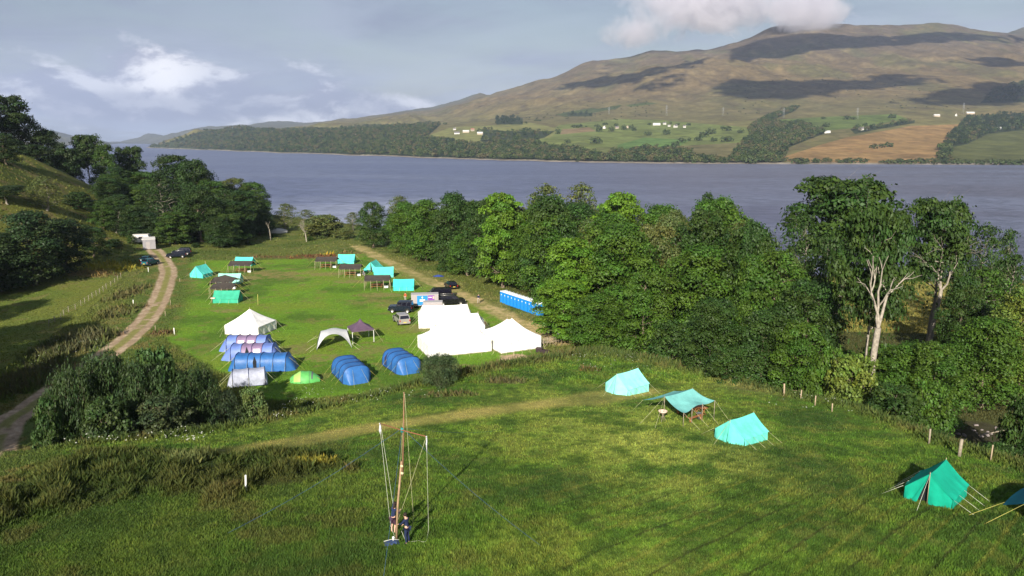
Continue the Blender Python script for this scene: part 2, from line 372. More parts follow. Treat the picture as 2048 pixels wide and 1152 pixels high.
PATCHES = [(*pix(a, b)[:2], rx, ry, col, hh) for a, b, rx, ry, col, hh in [
 (640, 512, 7.5, 3.0, (0.14, 0.060, 0.028), 0.5), (600, 516, 5, 2.2, (0.13, 0.07, 0.03), 0.5), (540, 514, 7, 2.2, (0.12, 0.085, 0.035), 0.5), (705, 506, 4, 2.5, (0.13, 0.10, 0.04), 0.5),
 (655, 508, 2.0, 1.0, (0.42, 0.33, 0.03), 0.6), (225, 535, 7.0, 7.0, (0.24, 0.21, 0.025), 0.7), (180, 548, 6, 4, (0.17, 0.12, 0.045), 0.5), (262, 585, 2.4, 9, (0.11, 0.10, 0.04), 0.6), (235, 625, 3.0, 6, (0.10, 0.095, 0.035), 0.6),
 (150, 690, 4.0, 9.0, (0.085, 0.085, 0.04), 0.9), (60, 760, 3.5, 8.0, (0.085, 0.08, 0.035), 0.8), (325, 667, 2.2, 1.4, (0.12, 0.075, 0.035), 0.5), (625, 928, 1.6, 0.9, (0.22, 0.20, 0.03), 0.5),
 (380, 920, 1.5, 1.8, (0.13, 0.15, 0.05), 0.7), (900, 790, 3, 0.9, (0.11, 0.095, 0.04), 0.5), (1180, 742, 1.0, 0.7, (0.13, 0.085, 0.035), 0.5), (1010, 765, 3, 0.9, (0.10, 0.095, 0.04), 0.5), (430, 800, 2, 1, (0.1, 0.12, .03), .5), (456, 622, 3, 1.6, (0.20, 0.19, 0.06), .04), (490, 556, 4, 3, (0.19, 0.18, 0.06), .04), (656, 548, 4.5, 2.5, (0.20, 0.18, 0.06), .04), (704, 563, 4.5, 2.5, (0.19, 0.18, 0.06), .04), (758, 590, 4.5, 2.5, (0.20, 0.185, 0.06), .04), (842, 655, 3, 4, (0.17, 0.18, 0.05), .04), (640, 715, 3, 2, (0.17, 0.18, 0.05), .04), (745, 700, 3, 3, (0.16, 0.18, 0.045), .04), (590, 700, 2.5, 4, (0.17, 0.175, 0.05), .04), (900, 735, 5, 1.4, (0.18, 0.17, 0.06), .05)]]
SAND = tuple(pix(1030, 716)[:2]); BURN = tuple(pix(1925, 862)[:2])

# ---------------------------------------------------------------- ground sheet (this side)
def build_ground():
    nc, nr = 1500, 1150
    phi = np.tan(np.linspace(-math.radians(52), math.radians(52), nc))
    phi = np.concatenate([np.linspace(-3.5, -1.32, 60)[:-1], phi, np.linspace(1.30, 3.5, 60)[1:]]); nc = len(phi)
    yy = np.concatenate([np.linspace(-60, 19, 40)[:-1], np.exp(np.linspace(math.log(19), math.log(760), nr))]); nr = len(yy)
    scale = np.maximum(yy, 0)+25*np.exp(-np.maximum(yy, 0)/25)
    X = phi[None, :]*scale[:, None]; Y = np.repeat(yy[:, None], nc, 1)
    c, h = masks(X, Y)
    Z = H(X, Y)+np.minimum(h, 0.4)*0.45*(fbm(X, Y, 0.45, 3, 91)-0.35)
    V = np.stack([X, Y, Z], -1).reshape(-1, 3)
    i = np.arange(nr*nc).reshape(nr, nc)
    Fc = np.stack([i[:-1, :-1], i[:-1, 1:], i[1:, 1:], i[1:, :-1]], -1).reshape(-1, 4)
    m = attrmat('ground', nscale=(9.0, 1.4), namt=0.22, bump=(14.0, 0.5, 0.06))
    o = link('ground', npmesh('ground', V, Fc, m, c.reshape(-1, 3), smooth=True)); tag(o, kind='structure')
build_ground()

# ---------------------------------------------------------------- grass and rank vegetation as tufts
def build_tufts(name, N, r0, r1, minh, seed, ubox=0.75, width=1.0, tint=1.0, hsc=1.0, minhh=0.0, flower=None):
    rng = np.random.default_rng(seed)
    y = 1/np.sqrt(rng.uniform(1/r1**2, 1/r0**2, N)); x = rng.uniform(-ubox, ubox, N)*(y*1.02+3)
    c, h = masks(x, y)
    k = h > minhh; x, y, c, h = x[k], y[k], c[k], h[k]
    n = len(x); z = H(x, y)
    hh = h*hsc*rng.uniform(0.5, 1.25, n)
    d = y*0.00045*width+0.012*width
    wd = d*rng.uniform(0.7, 1.8, n)*(1+hh)
    a = rng.uniform(0, 2*np.pi, n); lean = hh*rng.uniform(0.1, 0.9, n); la = rng.uniform(0, 2*np.pi, n)
    bx, by = np.cos(a)*wd, np.sin(a)*wd
    lx, ly = np.cos(la)*lean, np.sin(la)*lean
    V = np.empty((n, 3, 3))
    V[:, 0] = np.stack([x-bx, y-by, z-0.03], 1); V[:, 1] = np.stack([x+bx, y+by, z-0.03], 1); V[:, 2] = np.stack([x+lx, y+ly, z+hh], 1)
    j = rng.uniform(0.82, 1.25, n)[:, None]; hue = rng.uniform(-0.15, 0.18, n)[:, None]
    cb = c*j*tint; cb = cb*np.concatenate([1+hue, 1+hue*0.2, 1-hue*0.3], 1)
    cols = np.repeat(cb[:, None, :], 3, 1)
    o = link(name, npmesh(name, V.reshape(-1, 3), np.arange(n*3).reshape(-1, 3), GRASSM, cols.reshape(-1, 3)))
    tag(o, kind='stuff'); return o
GRASSM = attrmat('grass', rough=0.8, spec=0.2, trans=0.25)
tag(build_tufts('grass', 620000, 24, 78, 0, 3, width=0.8), 'green meadow grass on the near field', 'grass')
tag(build_tufts('rough_grass', 420000, 36, 150, 0, 4, ubox=0.8, width=1.7, hsc=1.0, minhh=0.2), 'rank grass, rushes and weeds on the banks and verges', 'rough grass')
def build_flowers():
    rng = np.random.default_rng(12); Vs = []; 
    spots = [pix(rng.uniform(200, 600), rng.uniform(810, 850)) for _ in range(60)]+[pix(rng.uniform(600, 900), rng.uniform(790, 815)) for _ in range(22)]+[pix(rng.uniform(1150, 1330), rng.uniform(715, 750)) for _ in range(18)]+[pix(rng.uniform(150, 420), rng.uniform(850, 900)) for _ in range(45)]+[pix(rng.uniform(60, 200), rng.uniform(690, 760)) for _ in range(50)]+[pix(rng.uniform(1560, 1700), rng.uniform(800, 835)) for _ in range(8)]
    for p in spots:
        for k in range(int(rng.integers(2, 6))):
            x = p.x+rng.normal()*0.5; y = p.y+rng.normal()*0.5; z = Hs(x, y)+rng.uniform(0.5, 1.05); r = rng.uniform(0.03, 0.08)
            for a in range(4): t = a*1.57+rng.uniform(0, 1); Vs.append((x+r*math.cos(t), y+r*math.sin(t), z+0.03*math.sin(a*1.57+k)))
    V = np.array(Vs); tag(link('wildflowers', npmesh('wildflowers', V, np.arange(len(V)).reshape(-1, 4), mat('umbel_white', (0.36, 0.37, 0.31), 0.9))), 'white flower heads scattered through the rank bank growth', 'flowers', kind='stuff')
build_flowers()
tag(build_tufts('camp_grass', 200000, 78, 240, 0, 5, ubox=0.75, width=1.2, hsc=1.4), 'short green grass on the camp field', 'grass')

# ---------------------------------------------------------------- lake
def build_lake():
    m = bpy.data.materials.new('water'); m.use_nodes = True; nt = m.node_tree; nt.nodes.clear(); q = G(nt)
    geo = q.n('ShaderNodeNewGeometry').outputs['Position']
    mp = q.n('ShaderNodeMapping', {0: geo, 'Scale': (0.55, 1.0, 1.0), 'Rotation': (0, 0, 0.5)}).outputs[0]
    w1 = q.noise(mp, 0.16, 6, 0.62, 0.3); w2 = q.noise(mp, 0.035, 4, 0.6, 0.3); w3 = q.noise(mp, 0.9, 4, 0.6)
    hgt = q.math('ADD', q.math('MULTIPLY', w1, 1.6), q.math('ADD', q.math('MULTIPLY', w2, 2.5), q.math('MULTIPLY', w3, 0.35)))
    bn = q.n('ShaderNodeBump', {'Height': hgt, 'Strength': 0.55, 'Distance': 1.0}).outputs[0]
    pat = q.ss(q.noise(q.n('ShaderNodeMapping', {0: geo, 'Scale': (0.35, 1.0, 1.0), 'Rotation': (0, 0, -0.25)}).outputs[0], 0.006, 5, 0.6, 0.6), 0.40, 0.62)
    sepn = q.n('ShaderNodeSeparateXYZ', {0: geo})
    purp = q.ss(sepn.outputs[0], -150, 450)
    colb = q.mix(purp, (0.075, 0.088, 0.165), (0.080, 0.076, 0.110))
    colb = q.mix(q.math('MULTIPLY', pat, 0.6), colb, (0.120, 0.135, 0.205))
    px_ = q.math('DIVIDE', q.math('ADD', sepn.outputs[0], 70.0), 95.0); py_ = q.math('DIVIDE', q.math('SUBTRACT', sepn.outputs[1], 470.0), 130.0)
    glare = q.math('EXPONENT', q.math('MULTIPLY', q.math('ADD', q.math('MULTIPLY', px_, px_), q.math('MULTIPLY', py_, py_)), -1.0))
    glare = q.math('MULTIPLY', glare, q.ss(q.noise(q.n('ShaderNodeMapping', {0: geo, 'Scale': (0.3, 1.0, 1.0), 'Rotation': (0, 0, -0.3)}).outputs[0], 0.03, 4, 0.6, 0.4), 0.35, 0.6, 0.35, 1.0))
    colb = q.mix(glare, colb, (0.26, 0.28, 0.37))  # pale sky glare near the left shore, painted into the water colour
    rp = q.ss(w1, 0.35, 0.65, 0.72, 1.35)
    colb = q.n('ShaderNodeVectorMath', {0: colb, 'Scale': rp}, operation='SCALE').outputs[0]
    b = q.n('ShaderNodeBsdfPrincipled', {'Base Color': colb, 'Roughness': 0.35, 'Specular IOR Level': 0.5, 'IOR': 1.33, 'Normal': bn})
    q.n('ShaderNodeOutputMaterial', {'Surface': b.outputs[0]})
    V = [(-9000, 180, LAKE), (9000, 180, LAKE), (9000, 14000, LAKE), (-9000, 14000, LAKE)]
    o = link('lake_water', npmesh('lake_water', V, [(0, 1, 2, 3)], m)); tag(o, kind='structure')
build_lake()

# ---------------------------------------------------------------- far shore, farmland, moor and mountains
W = None
FT = {
 -900: [(5500, W), (6000, 276), (7000, 240), (8500, 250)],
 0: [(5500, W), (6000, 276), (7000, 252), (8500, 270)],
 100: [(5800, W), (6300, 280), (7000, 263), (8500, 275)],
 170: [(6000, W), (6500, 283), (7500, 275), (8500, 285)],
 240: [(7200, W), (8000, 287), (9000, 284)],
 275: [(7200, W), (8000, 286), (9000, 276)],
 300: [(3950, 296.3), (4200, 294), (4400, 296), (4600, W), (7000, W), (8000, 282), (9000, 268)],
 350: [(3600, 298), (3800, 288), (4050, 281), (4300, 288), (4700, W), (6800, W), (8000, 268), (9000, 275)],
 400: [(3250, 300), (3400, 293), (3700, 272), (3950, 263), (4300, 272), (5000, W), (6800, W), (8000, 254), (9000, 262)],
 480: [(2850, 303), (3000, 296), (3400, 270), (3700, 255), (4100, 262), (5500, 275), (8000, 249), (9000, 258)],
 560: [(2500, 306), (2700, 296), (3100, 270), (3500, 261), (3900, 265), (5500, 268), (7500, 252), (8500, 243), (9500, 250)],
 700: [(2150, 311), (2300, 303), (2700, 275), (3100, 256), (3500, 255), (4200, 252), (5500, 243), (6500, 238), (8000, 245)],
 850: [(1850, 316), (2000, 305), (2400, 278), (2900, 252), (3300, 250), (4000, 242), (5000, 230), (5800, 226), (7500, 216), (8500, 230)],
 920: [(1760, 318), (1900, 307), (2300, 277), (2800, 250), (3300, 244), (3900, 234), (4800, 218), (5600, 207), (7500, 200), (8500, 215)],
 960: [(1700, 319), (1850, 308), (2300, 275), (2800, 248), (3300, 240), (3900, 228), (4500, 215), (5600, 189), (7500, 187), (8500, 200)],
 1000: [(1650, 320), (1800, 309), (2200, 278), (2750, 246), (3300, 236), (3900, 220), (4500, 205), (5600, 178), (6500, 195)],
 1100: [(1560, 322), (1700, 312), (2100, 280), (2700, 245), (3300, 228), (3900, 205), (4400, 190), (5600, 158), (6500, 175)],
 1180: [(1500, 324), (1600, 316), (2000, 280), (2600, 250), (3200, 225), (3800, 192), (4300, 166), (4800, 163), (5600, 122), (6500, 140)],
 1250: [(1470, 325), (1570, 317), (1980, 283), (2550, 250), (3150, 223), (3750, 180), (4250, 146), (4750, 148), (5600, 112), (6500, 130)],
 1290: [(1450, 326), (1550, 318), (1950, 285), (2500, 250), (3100, 222), (3700, 173), (4200, 134), (4700, 138), (5600, 100), (6500, 120)],
 1400: [(1425, 327), (1530, 318), (1920, 283), (2450, 249), (3050, 222), (3650, 170), (4150, 118), (4650, 126), (5600, 99), (6500, 115)],
 1450: [(1420, 327), (1520, 318), (1900, 280), (2400, 248), (3000, 220), (3600, 172), (4100, 122), (4500, 128), (5500, 84), (6500, 100)],
 1550: [(1410, 328), (1500, 320), (1850, 286), (2300, 250), (3000, 215), (3700, 168), (4300, 125), (4700, 110), (5500, 54), (6500, 72)],
 1620: [(1405, 328), (1500, 319), (1850, 283), (2300, 248), (3000, 210), (3700, 165), (4400, 120), (5400, 50), (6500, 72)],
 1700: [(1400, 328), (1500, 318), (1850, 280), (2300, 245), (3000, 205), (3800, 160), (4600, 110), (5400, 52), (6500, 75)],
 1860: [(1380, 329), (1480, 320), (1800, 288), (2200, 252), (3000, 200), (3800, 155), (4700, 95), (5500, 48), (6500, 70)],
 1980: [(1366, 330), (1450, 322), (1800, 292), (2200, 262), (2600, 235), (3200, 192), (3900, 150), (4700, 100), (5500, 67), (6600, 68), (7500, 80)],
 2048: [(1364, 330), (1450, 322), (1800, 292), (2200, 262), (2600, 232), (3200, 190), (3900, 150), (4700, 108), (5400, 82), (5700, 85), (6600, 48), (7500, 60)],
 2700: [(1300, 333), (1450, 322), (1800, 292), (2200, 262), (2600, 232), (3200, 190), (3900, 150), (4700, 105), (5400, 80), (5700, 84), (6600, 40), (7500, 60)],
}
FPX = np.array(sorted(FT), float)
FD = np.exp(np.linspace(math.log(1200), math.log(9800), 520))
def _zt(D, ypx):
    ang = TP+math.atan((ypx-576)/F); return CZ-D*math.tan(ang)
_tab = []
for p in sorted(FT):
    ds, zs = [], []
    st = FT[p]
    for k, (D, yp) in enumerate(st):
        ds.append(D); zs.append(-22.0 if yp is None else _zt(D, yp))
    if st[0][1] is not None: ds = [st[0][0]-250, st[0][0]-15]+ds; zs = [-60, -22]+zs; zs[2] = -14.2
    _tab.append(np.interp(FD, ds, zs))
_tab = np.array(_tab)                                   # columns x distances
def far_z(u_px, D):
    """height of the far side at bearing column u_px and forward distance D"""
    fi = np.interp(np.log(D), np.log(FD), np.arange(len(FD))); i0 = np.clip(fi.astype(int), 0, len(FD)-2); ft = fi-i0
    pi = np.interp(u_px, FPX, np.arange(len(FPX))); j0 = np.clip(pi.astype(int), 0, len(FPX)-2); gt = pi-j0; gt = gt*gt*(3-2*gt)*0.5+gt*0.5
    a = _tab[j0, i0]*(1-ft)+_tab[j0, i0+1]*ft; b = _tab[j0+1, i0]*(1-ft)+_tab[j0+1, i0+1]*ft
    z = a*(1-gt)+b*gt
    x = (u_px-1024)/F*(D*cT+8)
    land = S(-15, 10, z)
    hi = S(2600, 4200, D)
    rg = 1-np.abs(2*fbm(x*1.0+D*0.35, D*0.55, 620, 5, 301, 0.55)-1)
    z = z+land*(hi*((95-55*S(4700, 5400, D))*(rg-0.80)+(46-18*S(4700, 5400, D))*(fbm(x, D, 230, 5, 311, 0.6)-0.5))+6*(fbm(x, D, 120, 4, 321)-0.5))
    return z
def FH(x, y):
    x = np.asarray(x, float); y = np.maximum(np.asarray(y, float), 1201.0)
    return far_z(1024+x*F/(y*cT+8), y)
FIELDS = [
 ([(1040, 285), (1120, 250), (1240, 238), (1320, 240), (1500, 255), (1500, 290), (1440, 325), (1180, 318), (1150, 300)], (0.125, 0.155, 0.042)),
 ([(1130, 300), (1190, 296), (1235, 292), (1230, 318), (1150, 318)], (0.115, 0.130, 0.040)),
 ([(1235, 290), (1290, 275), (1380, 280), (1345, 300), (1295, 322), (1235, 312)], (0.085, 0.150, 0.035)),
 ([(1125, 258), (1180, 255), (1192, 262), (1120, 269)], (0.21, 0.155, 0.08)),
 ([(850, 274), (900, 255), (960, 252), (1060, 245), (1120, 258), (1100, 275), (1000, 290), (900, 280)], (0.165, 0.170, 0.055)),
 ([(1000, 298), (1060, 288), (1150, 300), (1140, 316), (1060, 312)], (0.10, 0.14, 0.035)),
 ([(1560, 316), (1640, 290), (1690, 276), (1820, 250), (1925, 247), (1895, 290), (1880, 327), (1600, 330)], (0.235, 0.150, 0.060)),
 ([(1355, 292), (1480, 285), (1470, 325), (1400, 326), (1350, 310)], (0.125, 0.115, 0.048)),
 ([(1895, 292), (1960, 265), (2048, 258), (2300, 258), (2300, 335), (1885, 327)], (0.080, 0.090, 0.026)),
 ([(1540, 240), (1640, 234), (1790, 228), (1820, 240), (1700, 257), (1640, 262), (1530, 247)], (0.088, 0.125, 0.030)),
 ([(1690, 262), (1800, 240), (1925, 240), (1925, 248), (1820, 252), (1700, 274)], (0.135, 0.125, 0.045)),
 ([(1110, 228), (1180, 210), (1250, 206), (1235, 218), (1130, 234)], (0.055, 0.075, 0.026)),
 ([(1930, 232), (1990, 220), (2048, 208), (2300, 205), (2300, 222), (2048, 224), (1960, 236)], (0.16, 0.13, 0.055)),
 ([(1240, 205), (1340, 192), (1330, 205), (1260, 214)], (0.060, 0.080, 0.026)),
]
def build_far():
    u = np.concatenate([np.linspace(-900, -40, 60)[:-1], np.linspace(-40, 2090, 1250), np.linspace(2090, 2700, 50)[1:]])
    D = np.concatenate([np.linspace(1205, 2600, 330)[:-1], np.exp(np.linspace(math.log(2600), math.log(9600), 420))])
    U, DD = np.meshgrid(u, D); Z = far_z(U, DD); X = (U-1024)/F*(DD*cT+8)
    PX, PY = proj(X, DD, Z)
    n1 = fbm(X, DD*0.6, 260, 5, 401, 0.6); n2 = fbm(X, DD*0.5, 60, 4, 411, 0.6); n3 = fbm(X*0.35, DD, 700, 4, 421)
    c = np.zeros(X.shape+(3,)); c[...] = (0.135, 0.125, 0.045)
    hi = S(60, 260, Z+90*(n1-0.5)); c = mixc(c, hi, (0.128, 0.094, 0.046)); c = mixc(c, S(380, 650, Z+60*(n2-0.5)), (0.092, 0.070, 0.048))
    c = mixc(c, S(0.50, 0.68, n1)*0.65, (0.085, 0.088, 0.032)); c = mixc(c, S(0.50, 0.30, n2)*0.55, (0.070, 0.052, 0.030)); c = mixc(c, S(0.55, 0.75, n2)*0.45, (0.200, 0.155, 0.072))
    c = mixc(c, S(0.52, 0.7, n3)*0.4*(Z < 400), (0.115, 0.100, 0.045))
    for P, col in FIELDS:
        m = inpoly(PX+(n2-0.5)*2, PY+(n2-0.5)*1.0, P) & (DD < 3300)
        cc_ = np.zeros(X.shape+(3,))+np.array(col)
        cc_ = mixc(cc_, S(0.5, 0.75, n2)*0.6, np.array(col)*0.62); cc_ = mixc(cc_, S(0.55, 0.75, fbm(X*0.3, DD, 18, 3, 431))*0.5, np.array(col)*np.array((1.3, 1.15, 1.2)))
        c = np.where(m[..., None], cc_, c)
    for P in WOODS:
        m = inpoly(PX, PY, P) & (DD < 4600); c = np.where(m[..., None], np.array((0.030, 0.042, 0.017)), c)
    sh = (Z < -12.8) & (Z > -16) & (DD < 4200); c = np.where(sh[..., None], np.array((0.22, 0.19, 0.15)), c)
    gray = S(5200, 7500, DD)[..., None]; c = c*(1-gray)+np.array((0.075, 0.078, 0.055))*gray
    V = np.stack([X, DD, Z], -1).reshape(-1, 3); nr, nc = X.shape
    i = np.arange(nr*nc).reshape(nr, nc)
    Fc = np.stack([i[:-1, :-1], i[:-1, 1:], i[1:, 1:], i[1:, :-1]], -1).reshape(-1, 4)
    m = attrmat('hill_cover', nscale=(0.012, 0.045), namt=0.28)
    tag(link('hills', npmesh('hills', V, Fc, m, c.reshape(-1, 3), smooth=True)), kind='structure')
WOODS = [
 [(290, 297), (350, 280), (400, 263), (480, 255), (560, 261), (700, 255), (860, 245), (880, 250), (860, 268), (840, 276), (900, 283), (960, 292), (1010, 287), (1060, 284), (1100, 296), (1150, 301), (1185, 309), (1212, 318), (1225, 307), (1262, 305), (1290, 299), (1340, 302), (1382, 306), (1392, 321), (1440, 322), (1455, 328), (1100, 323), (900, 320), (600, 310), (300, 299)],
 [(993, 236), (1045, 236), (1045, 249), (993, 249)],
 [(1135, 226), (1185, 226), (1185, 233), (1135, 233)],
 [(1455, 328), (1480, 292), (1500, 272), (1498, 256), (1530, 236), (1570, 220), (1600, 212), (1590, 222), (1545, 240), (1560, 248), (1610, 248), (1652, 266), (1620, 278), (1575, 296), (1560, 327)],
 [(1885, 292), (1905, 266), (1925, 240), (1960, 232), (2048, 226), (2300, 222), (2300, 260), (2048, 260), (1975, 268), (1935, 288), (1900, 296)],
 [(1990, 180), (2048, 160), (2300, 140), (2300, 200), (2048, 205), (1960, 206)],
 [(970, 258), (1010, 262), (1060, 262), (1110, 262), (1090, 275), (1050, 285), (985, 292), (960, 282)],
 [(1875, 325), (1878, 295), (1900, 290), (1900, 326)],
 [(1700, 258), (1760, 250), (1830, 240), (1830, 246), (1760, 258), (1710, 268)],
]
build_far()

# ---------------------------------------------------------------- air
def build_haze():
    m = bpy.data.materials.new('haze'); m.use_nodes = True; nt = m.node_tree; nt.nodes.clear(); q = G(nt)
    v = q.n('ShaderNodeVolumePrincipled', {'Color': (0.62, 0.74, 1.0, 1), 'Density': 0.000045, 'Anisotropy': 0.0})
    q.n('ShaderNodeOutputMaterial', {'Volume': v.outputs[0]})
    x0, x1, y0, y1, z0, z1 = -9500, 9500, -300, 14500, -75, 1150
    V = [(x, y, z) for x in (x0, x1) for y in (y0, y1) for z in (z0, z1)]
    Fc = [(0, 1, 3, 2), (4, 6, 7, 5), (0, 4, 5, 1), (2, 3, 7, 6), (0, 2, 6, 4), (1, 5, 7, 3)]
    tag(link('haze', npmesh('haze', V, Fc, m)), kind='stuff')
build_haze()
# ---------------------------------------------------------------- trees
LEAFM = attrmat('foliage', rough=0.55, spec=0.22, trans=0.12, objcol=True)
def barkmat(name, c): return mat(name, c, 0.9, noise=(3.0, 0.35), bump=(6.0, 0.6))
BARK = barkmat('bark', (0.16, 0.125, 0.09)); PALEBARK = barkmat('pale_bark', (0.29, 0.255, 0.21)); GREYBARK = barkmat('grey_bark', (0.25, 0.22, 0.18))

def tube_np(P, R, n=6):
    """tapered tube along points"""
    P = np.asarray(P, float); V = []; Fc = []
    for i, p in enumerate(P):
        d = P[min(i+1, len(P)-1)]-P[max(i-1, 0)]; d = d/(np.linalg.norm(d)+1e-9)
        a = np.cross(d, (0.31, 0.95, 0.07)); a /= np.linalg.norm(a)+1e-9; b = np.cross(d, a)
        for k in range(n):
            t = 2*math.pi*k/n; V.append(p+R[i]*(a*math.cos(t)+b*math.sin(t)))
    for i in range(len(P)-1):
        for k in range(n): Fc.append((i*n+k, i*n+(k+1) % n, (i+1)*n+(k+1) % n, (i+1)*n+k))
    return V, Fc
class NB:
    def __init__(s): s.V = []; s.F = []; s.n = 0
    def add(s, V, Fc):
        s.V.append(np.asarray(V, float)); s.F.append(np.asarray(Fc, int)+s.n); s.n += len(V)
    def tube(s, P, R, n=6): s.add(*tube_np(P, R, n))
    def mesh(s, name, m, smooth=True): return npmesh(name, np.concatenate(s.V), np.concatenate(s.F), m, smooth=smooth)
def curve(a, b, rng, bend=0.12, n=4):
    a = np.array(a, float); b = np.array(b, float); L = np.linalg.norm(b-a); o = rng.normal(size=3)*L*bend
    return [a+(b-a)*t+o*math.sin(math.pi*t)+rng.normal(size=3)*L*bend*0.25*(0 < t < 1) for t in np.linspace(0, 1, n)]
def leaf_quads(P, Nn, size, rng, asp=1.0, up=None):
    n = len(P)
    t = rng.normal(size=(n, 3)) if up is None else up+rng.normal(size=(n, 3))*0.35
    t = t-Nn*(t*Nn).sum(1)[:, None]; t /= np.linalg.norm(t, axis=1)[:, None]+1e-9
    b = np.cross(Nn, t); s = size*rng.uniform(0.6, 1.35, n)[:, None]
    return np.stack([P-t*s, P+b*s*asp*0.62, P+t*s, P-b*s*asp*0.62], 1)
def crown_mesh(name, seed, Hh=16.0, R=5.2, zb=1.2, nl=46, lr=(1.2, 2.1), per=330, leaf=0.24, flat=0.75, prof='egg', sparse=0.0, inner=900, upright=False, jit=0.75):
    rng = np.random.default_rng(seed); L = []
    for i in range(nl):
        t = (i+0.5)/nl if prof != 'umb' else 0.42+0.58*((i+0.5)/nl)**0.8
        z = zb+(Hh-zb)*t
        if prof == 'egg': r = R*(math.sin(math.pi*min(1, (0.16+0.84*t)))**0.55)*(1-0.12*t)
        elif prof == 'dome': r = R*math.sqrt(max(0.02, 1-(t*0.98)**2.6))*(0.82+0.18*min(1, t*4))
        elif prof == 'umb': r = R*math.sqrt(max(0.02, 1-((t-0.70)/0.36)**2)) if t > 0.2 else R*0.3
        elif prof == 'cone': r = R*(1-t)**0.8+0.15
        a = i*2.39996+rng.uniform(-0.5, 0.5); rr = r*rng.uniform(0.5, 0.95)*(1 if rng.random() < 0.8 else 0.5)
        q = rng.uniform(*lr)*(0.75+0.25*r/R)
        L.append((rr*math.cos(a), rr*math.sin(a), min(z, Hh-q*flat*0.8), q, rng.uniform(0.78, 1.22), rng.uniform(-0.15, 0.15)))
    Ps, Ns, Cs = [], [], []
    for (x, y, z, q, br, hu) in L:
        m = int(per*(q/lr[1])**2*(1-sparse))
        d = rng.normal(size=(m, 3)); d /= np.linalg.norm(d, axis=1)[:, None]; d[:, 2] = np.where(d[:, 2] < -0.35, -d[:, 2], d[:, 2])
        rad = q*(1+rng.normal(size=m)*0.13-0.25*rng.random(m)**3)
        bump = 1+jit*(vnoise(d[:, 0]*2.2+x, d[:, 1]*2.2+y+d[:, 2]*2.2, seed)-0.5)
        P = d*(rad*bump)[:, None]*np.array((1, 1, flat))+np.array((x, y, z))
        P[:, 2] = np.maximum(P[:, 2], 0.15)
        nn = d*1.0+rng.normal(size=(m, 3))*0.55+np.array((0, 0, 0.30)); nn /= np.linalg.norm(nn, axis=1)[:, None]
        Ps.append(P); Ns.append(nn)
        v = br*rng.uniform(0.75, 1.3, m)*(0.85+0.3*vnoise(P[:, 0]*1.3, P[:, 2]*1.3+P[:, 1], seed+3))
        h = hu+rng.uniform(-0.1, 0.1, m)
        Cs.append(np.stack([v*(1+h), v, v*(1-h*0.6)], 1))
    if inner:
        P = rng.normal(size=(inner, 3)); P /= np.linalg.norm(P, axis=1)[:, None]; P *= rng.random(inner)[:, None]**0.4*0.72
        P = P*np.array((R, R, (Hh-zb)/2))+np.array((0, 0, (Hh+zb)/2)); nn = rng.normal(size=(inner, 3)); nn /= np.linalg.norm(nn, axis=1)[:, None]
        Ps.append(P); Ns.append(nn); Cs.append(np.full((inner, 3), 1.0))
    P = np.concatenate(Ps); Nn = np.concatenate(Ns); cc_ = np.concatenate(Cs)
    Q = leaf_quads(P, Nn, leaf, rng, 0.5 if upright else 1.0, np.array((0, 0, 1.0)) if upright else None)
    me = npmesh(name, Q.reshape(-1, 3), np.arange(len(P)*4).reshape(-1, 4), LEAFM, np.repeat(cc_[:, None], 4, 1).reshape(-1, 3))
    return me, L
def trunk_mesh(name, seed, Hh, L, m, rb=0.34, bare=0.15, nlimb=20, fork=0.30):
    rng = np.random.default_rng(seed+100); nb = NB()
    top = (rng.uniform(-0.5, 0.5), rng.uniform(-0.5, 0.5), Hh*0.86)
    T = curve((0, 0, -0.4), top, rng, 0.03, 9); nb.tube(T, [rb*(1.35 if i == 0 else 1)*(1-0.9*i/8) for i in range(9)], 8)
    T = np.array(T)
    for (x, y, z, q, *_ ) in [L[k] for k in rng.permutation(len(L))[:nlimb]]:
        hz = max(Hh*bare, min(z-0.25*math.hypot(x, y)-0.6, Hh*0.8)); i = np.interp(hz, T[:, 2], np.arange(9)); k = int(i); f = i-k
        s = T[k]*(1-f)+T[min(k+1, 8)]*f; r0 = max(0.05, rb*(1-0.9*i/8)*0.55)
        P = curve(s, (x, y, z+q*0.2), rng, 0.10, 5); nb.tube(P, [r0*(1-0.82*j/4) for j in range(5)], 5)
        for j in (2, 3):
            e = P[j]+rng.normal(size=3)*q*0.7+np.array((0, 0, 0.4)); nb.tube(curve(P[j], e, rng, 0.1, 3), [r0*0.35, r0*0.2, r0*0.06], 4)
    return nb.mesh(name, m)
def bare_mesh(name, seed, Hh, m, rb=0.3, spread=0.5, depth=4, start=0.35, lean=0.0):
    rng = np.random.default_rng(seed); nb = NB()
    def rec(p, d, L, r, k):
        e = np.array(p)+d*L; P = curve(p, e, rng, 0.07, 4); nb.tube(P, [max(0.015, r*(1-0.42*j/3)) for j in range(4)], 5 if k < 2 else 4)
        if k >= depth: return
        for c in range(3 if k < 2 else rng.integers(2, 4)):
            nd = d+rng.normal(size=3)*spread+np.array((0, 0, 0.12)); nd /= np.linalg.norm(nd); at = P[3] if c < 2 else P[2]
            rec(at, nd, L*rng.uniform(0.55, 0.85), r*0.5, k+1)
    b = np.array((lean, 0.0, 1.0)); b /= np.linalg.norm(b)
    nb.tube(curve((0, 0, -0.4), b*Hh*start, rng, 0.02, 5), [rb*1.2, rb, rb*0.95, rb*0.9, rb*0.85], 8)
    for c in range(3):
        nd = b+rng.normal(size=3)*spread*0.6; nd /= np.linalg.norm(nd); rec(b*Hh*start, nd, Hh*0.24, rb*0.5, 0)
    return nb
PROTO = {}
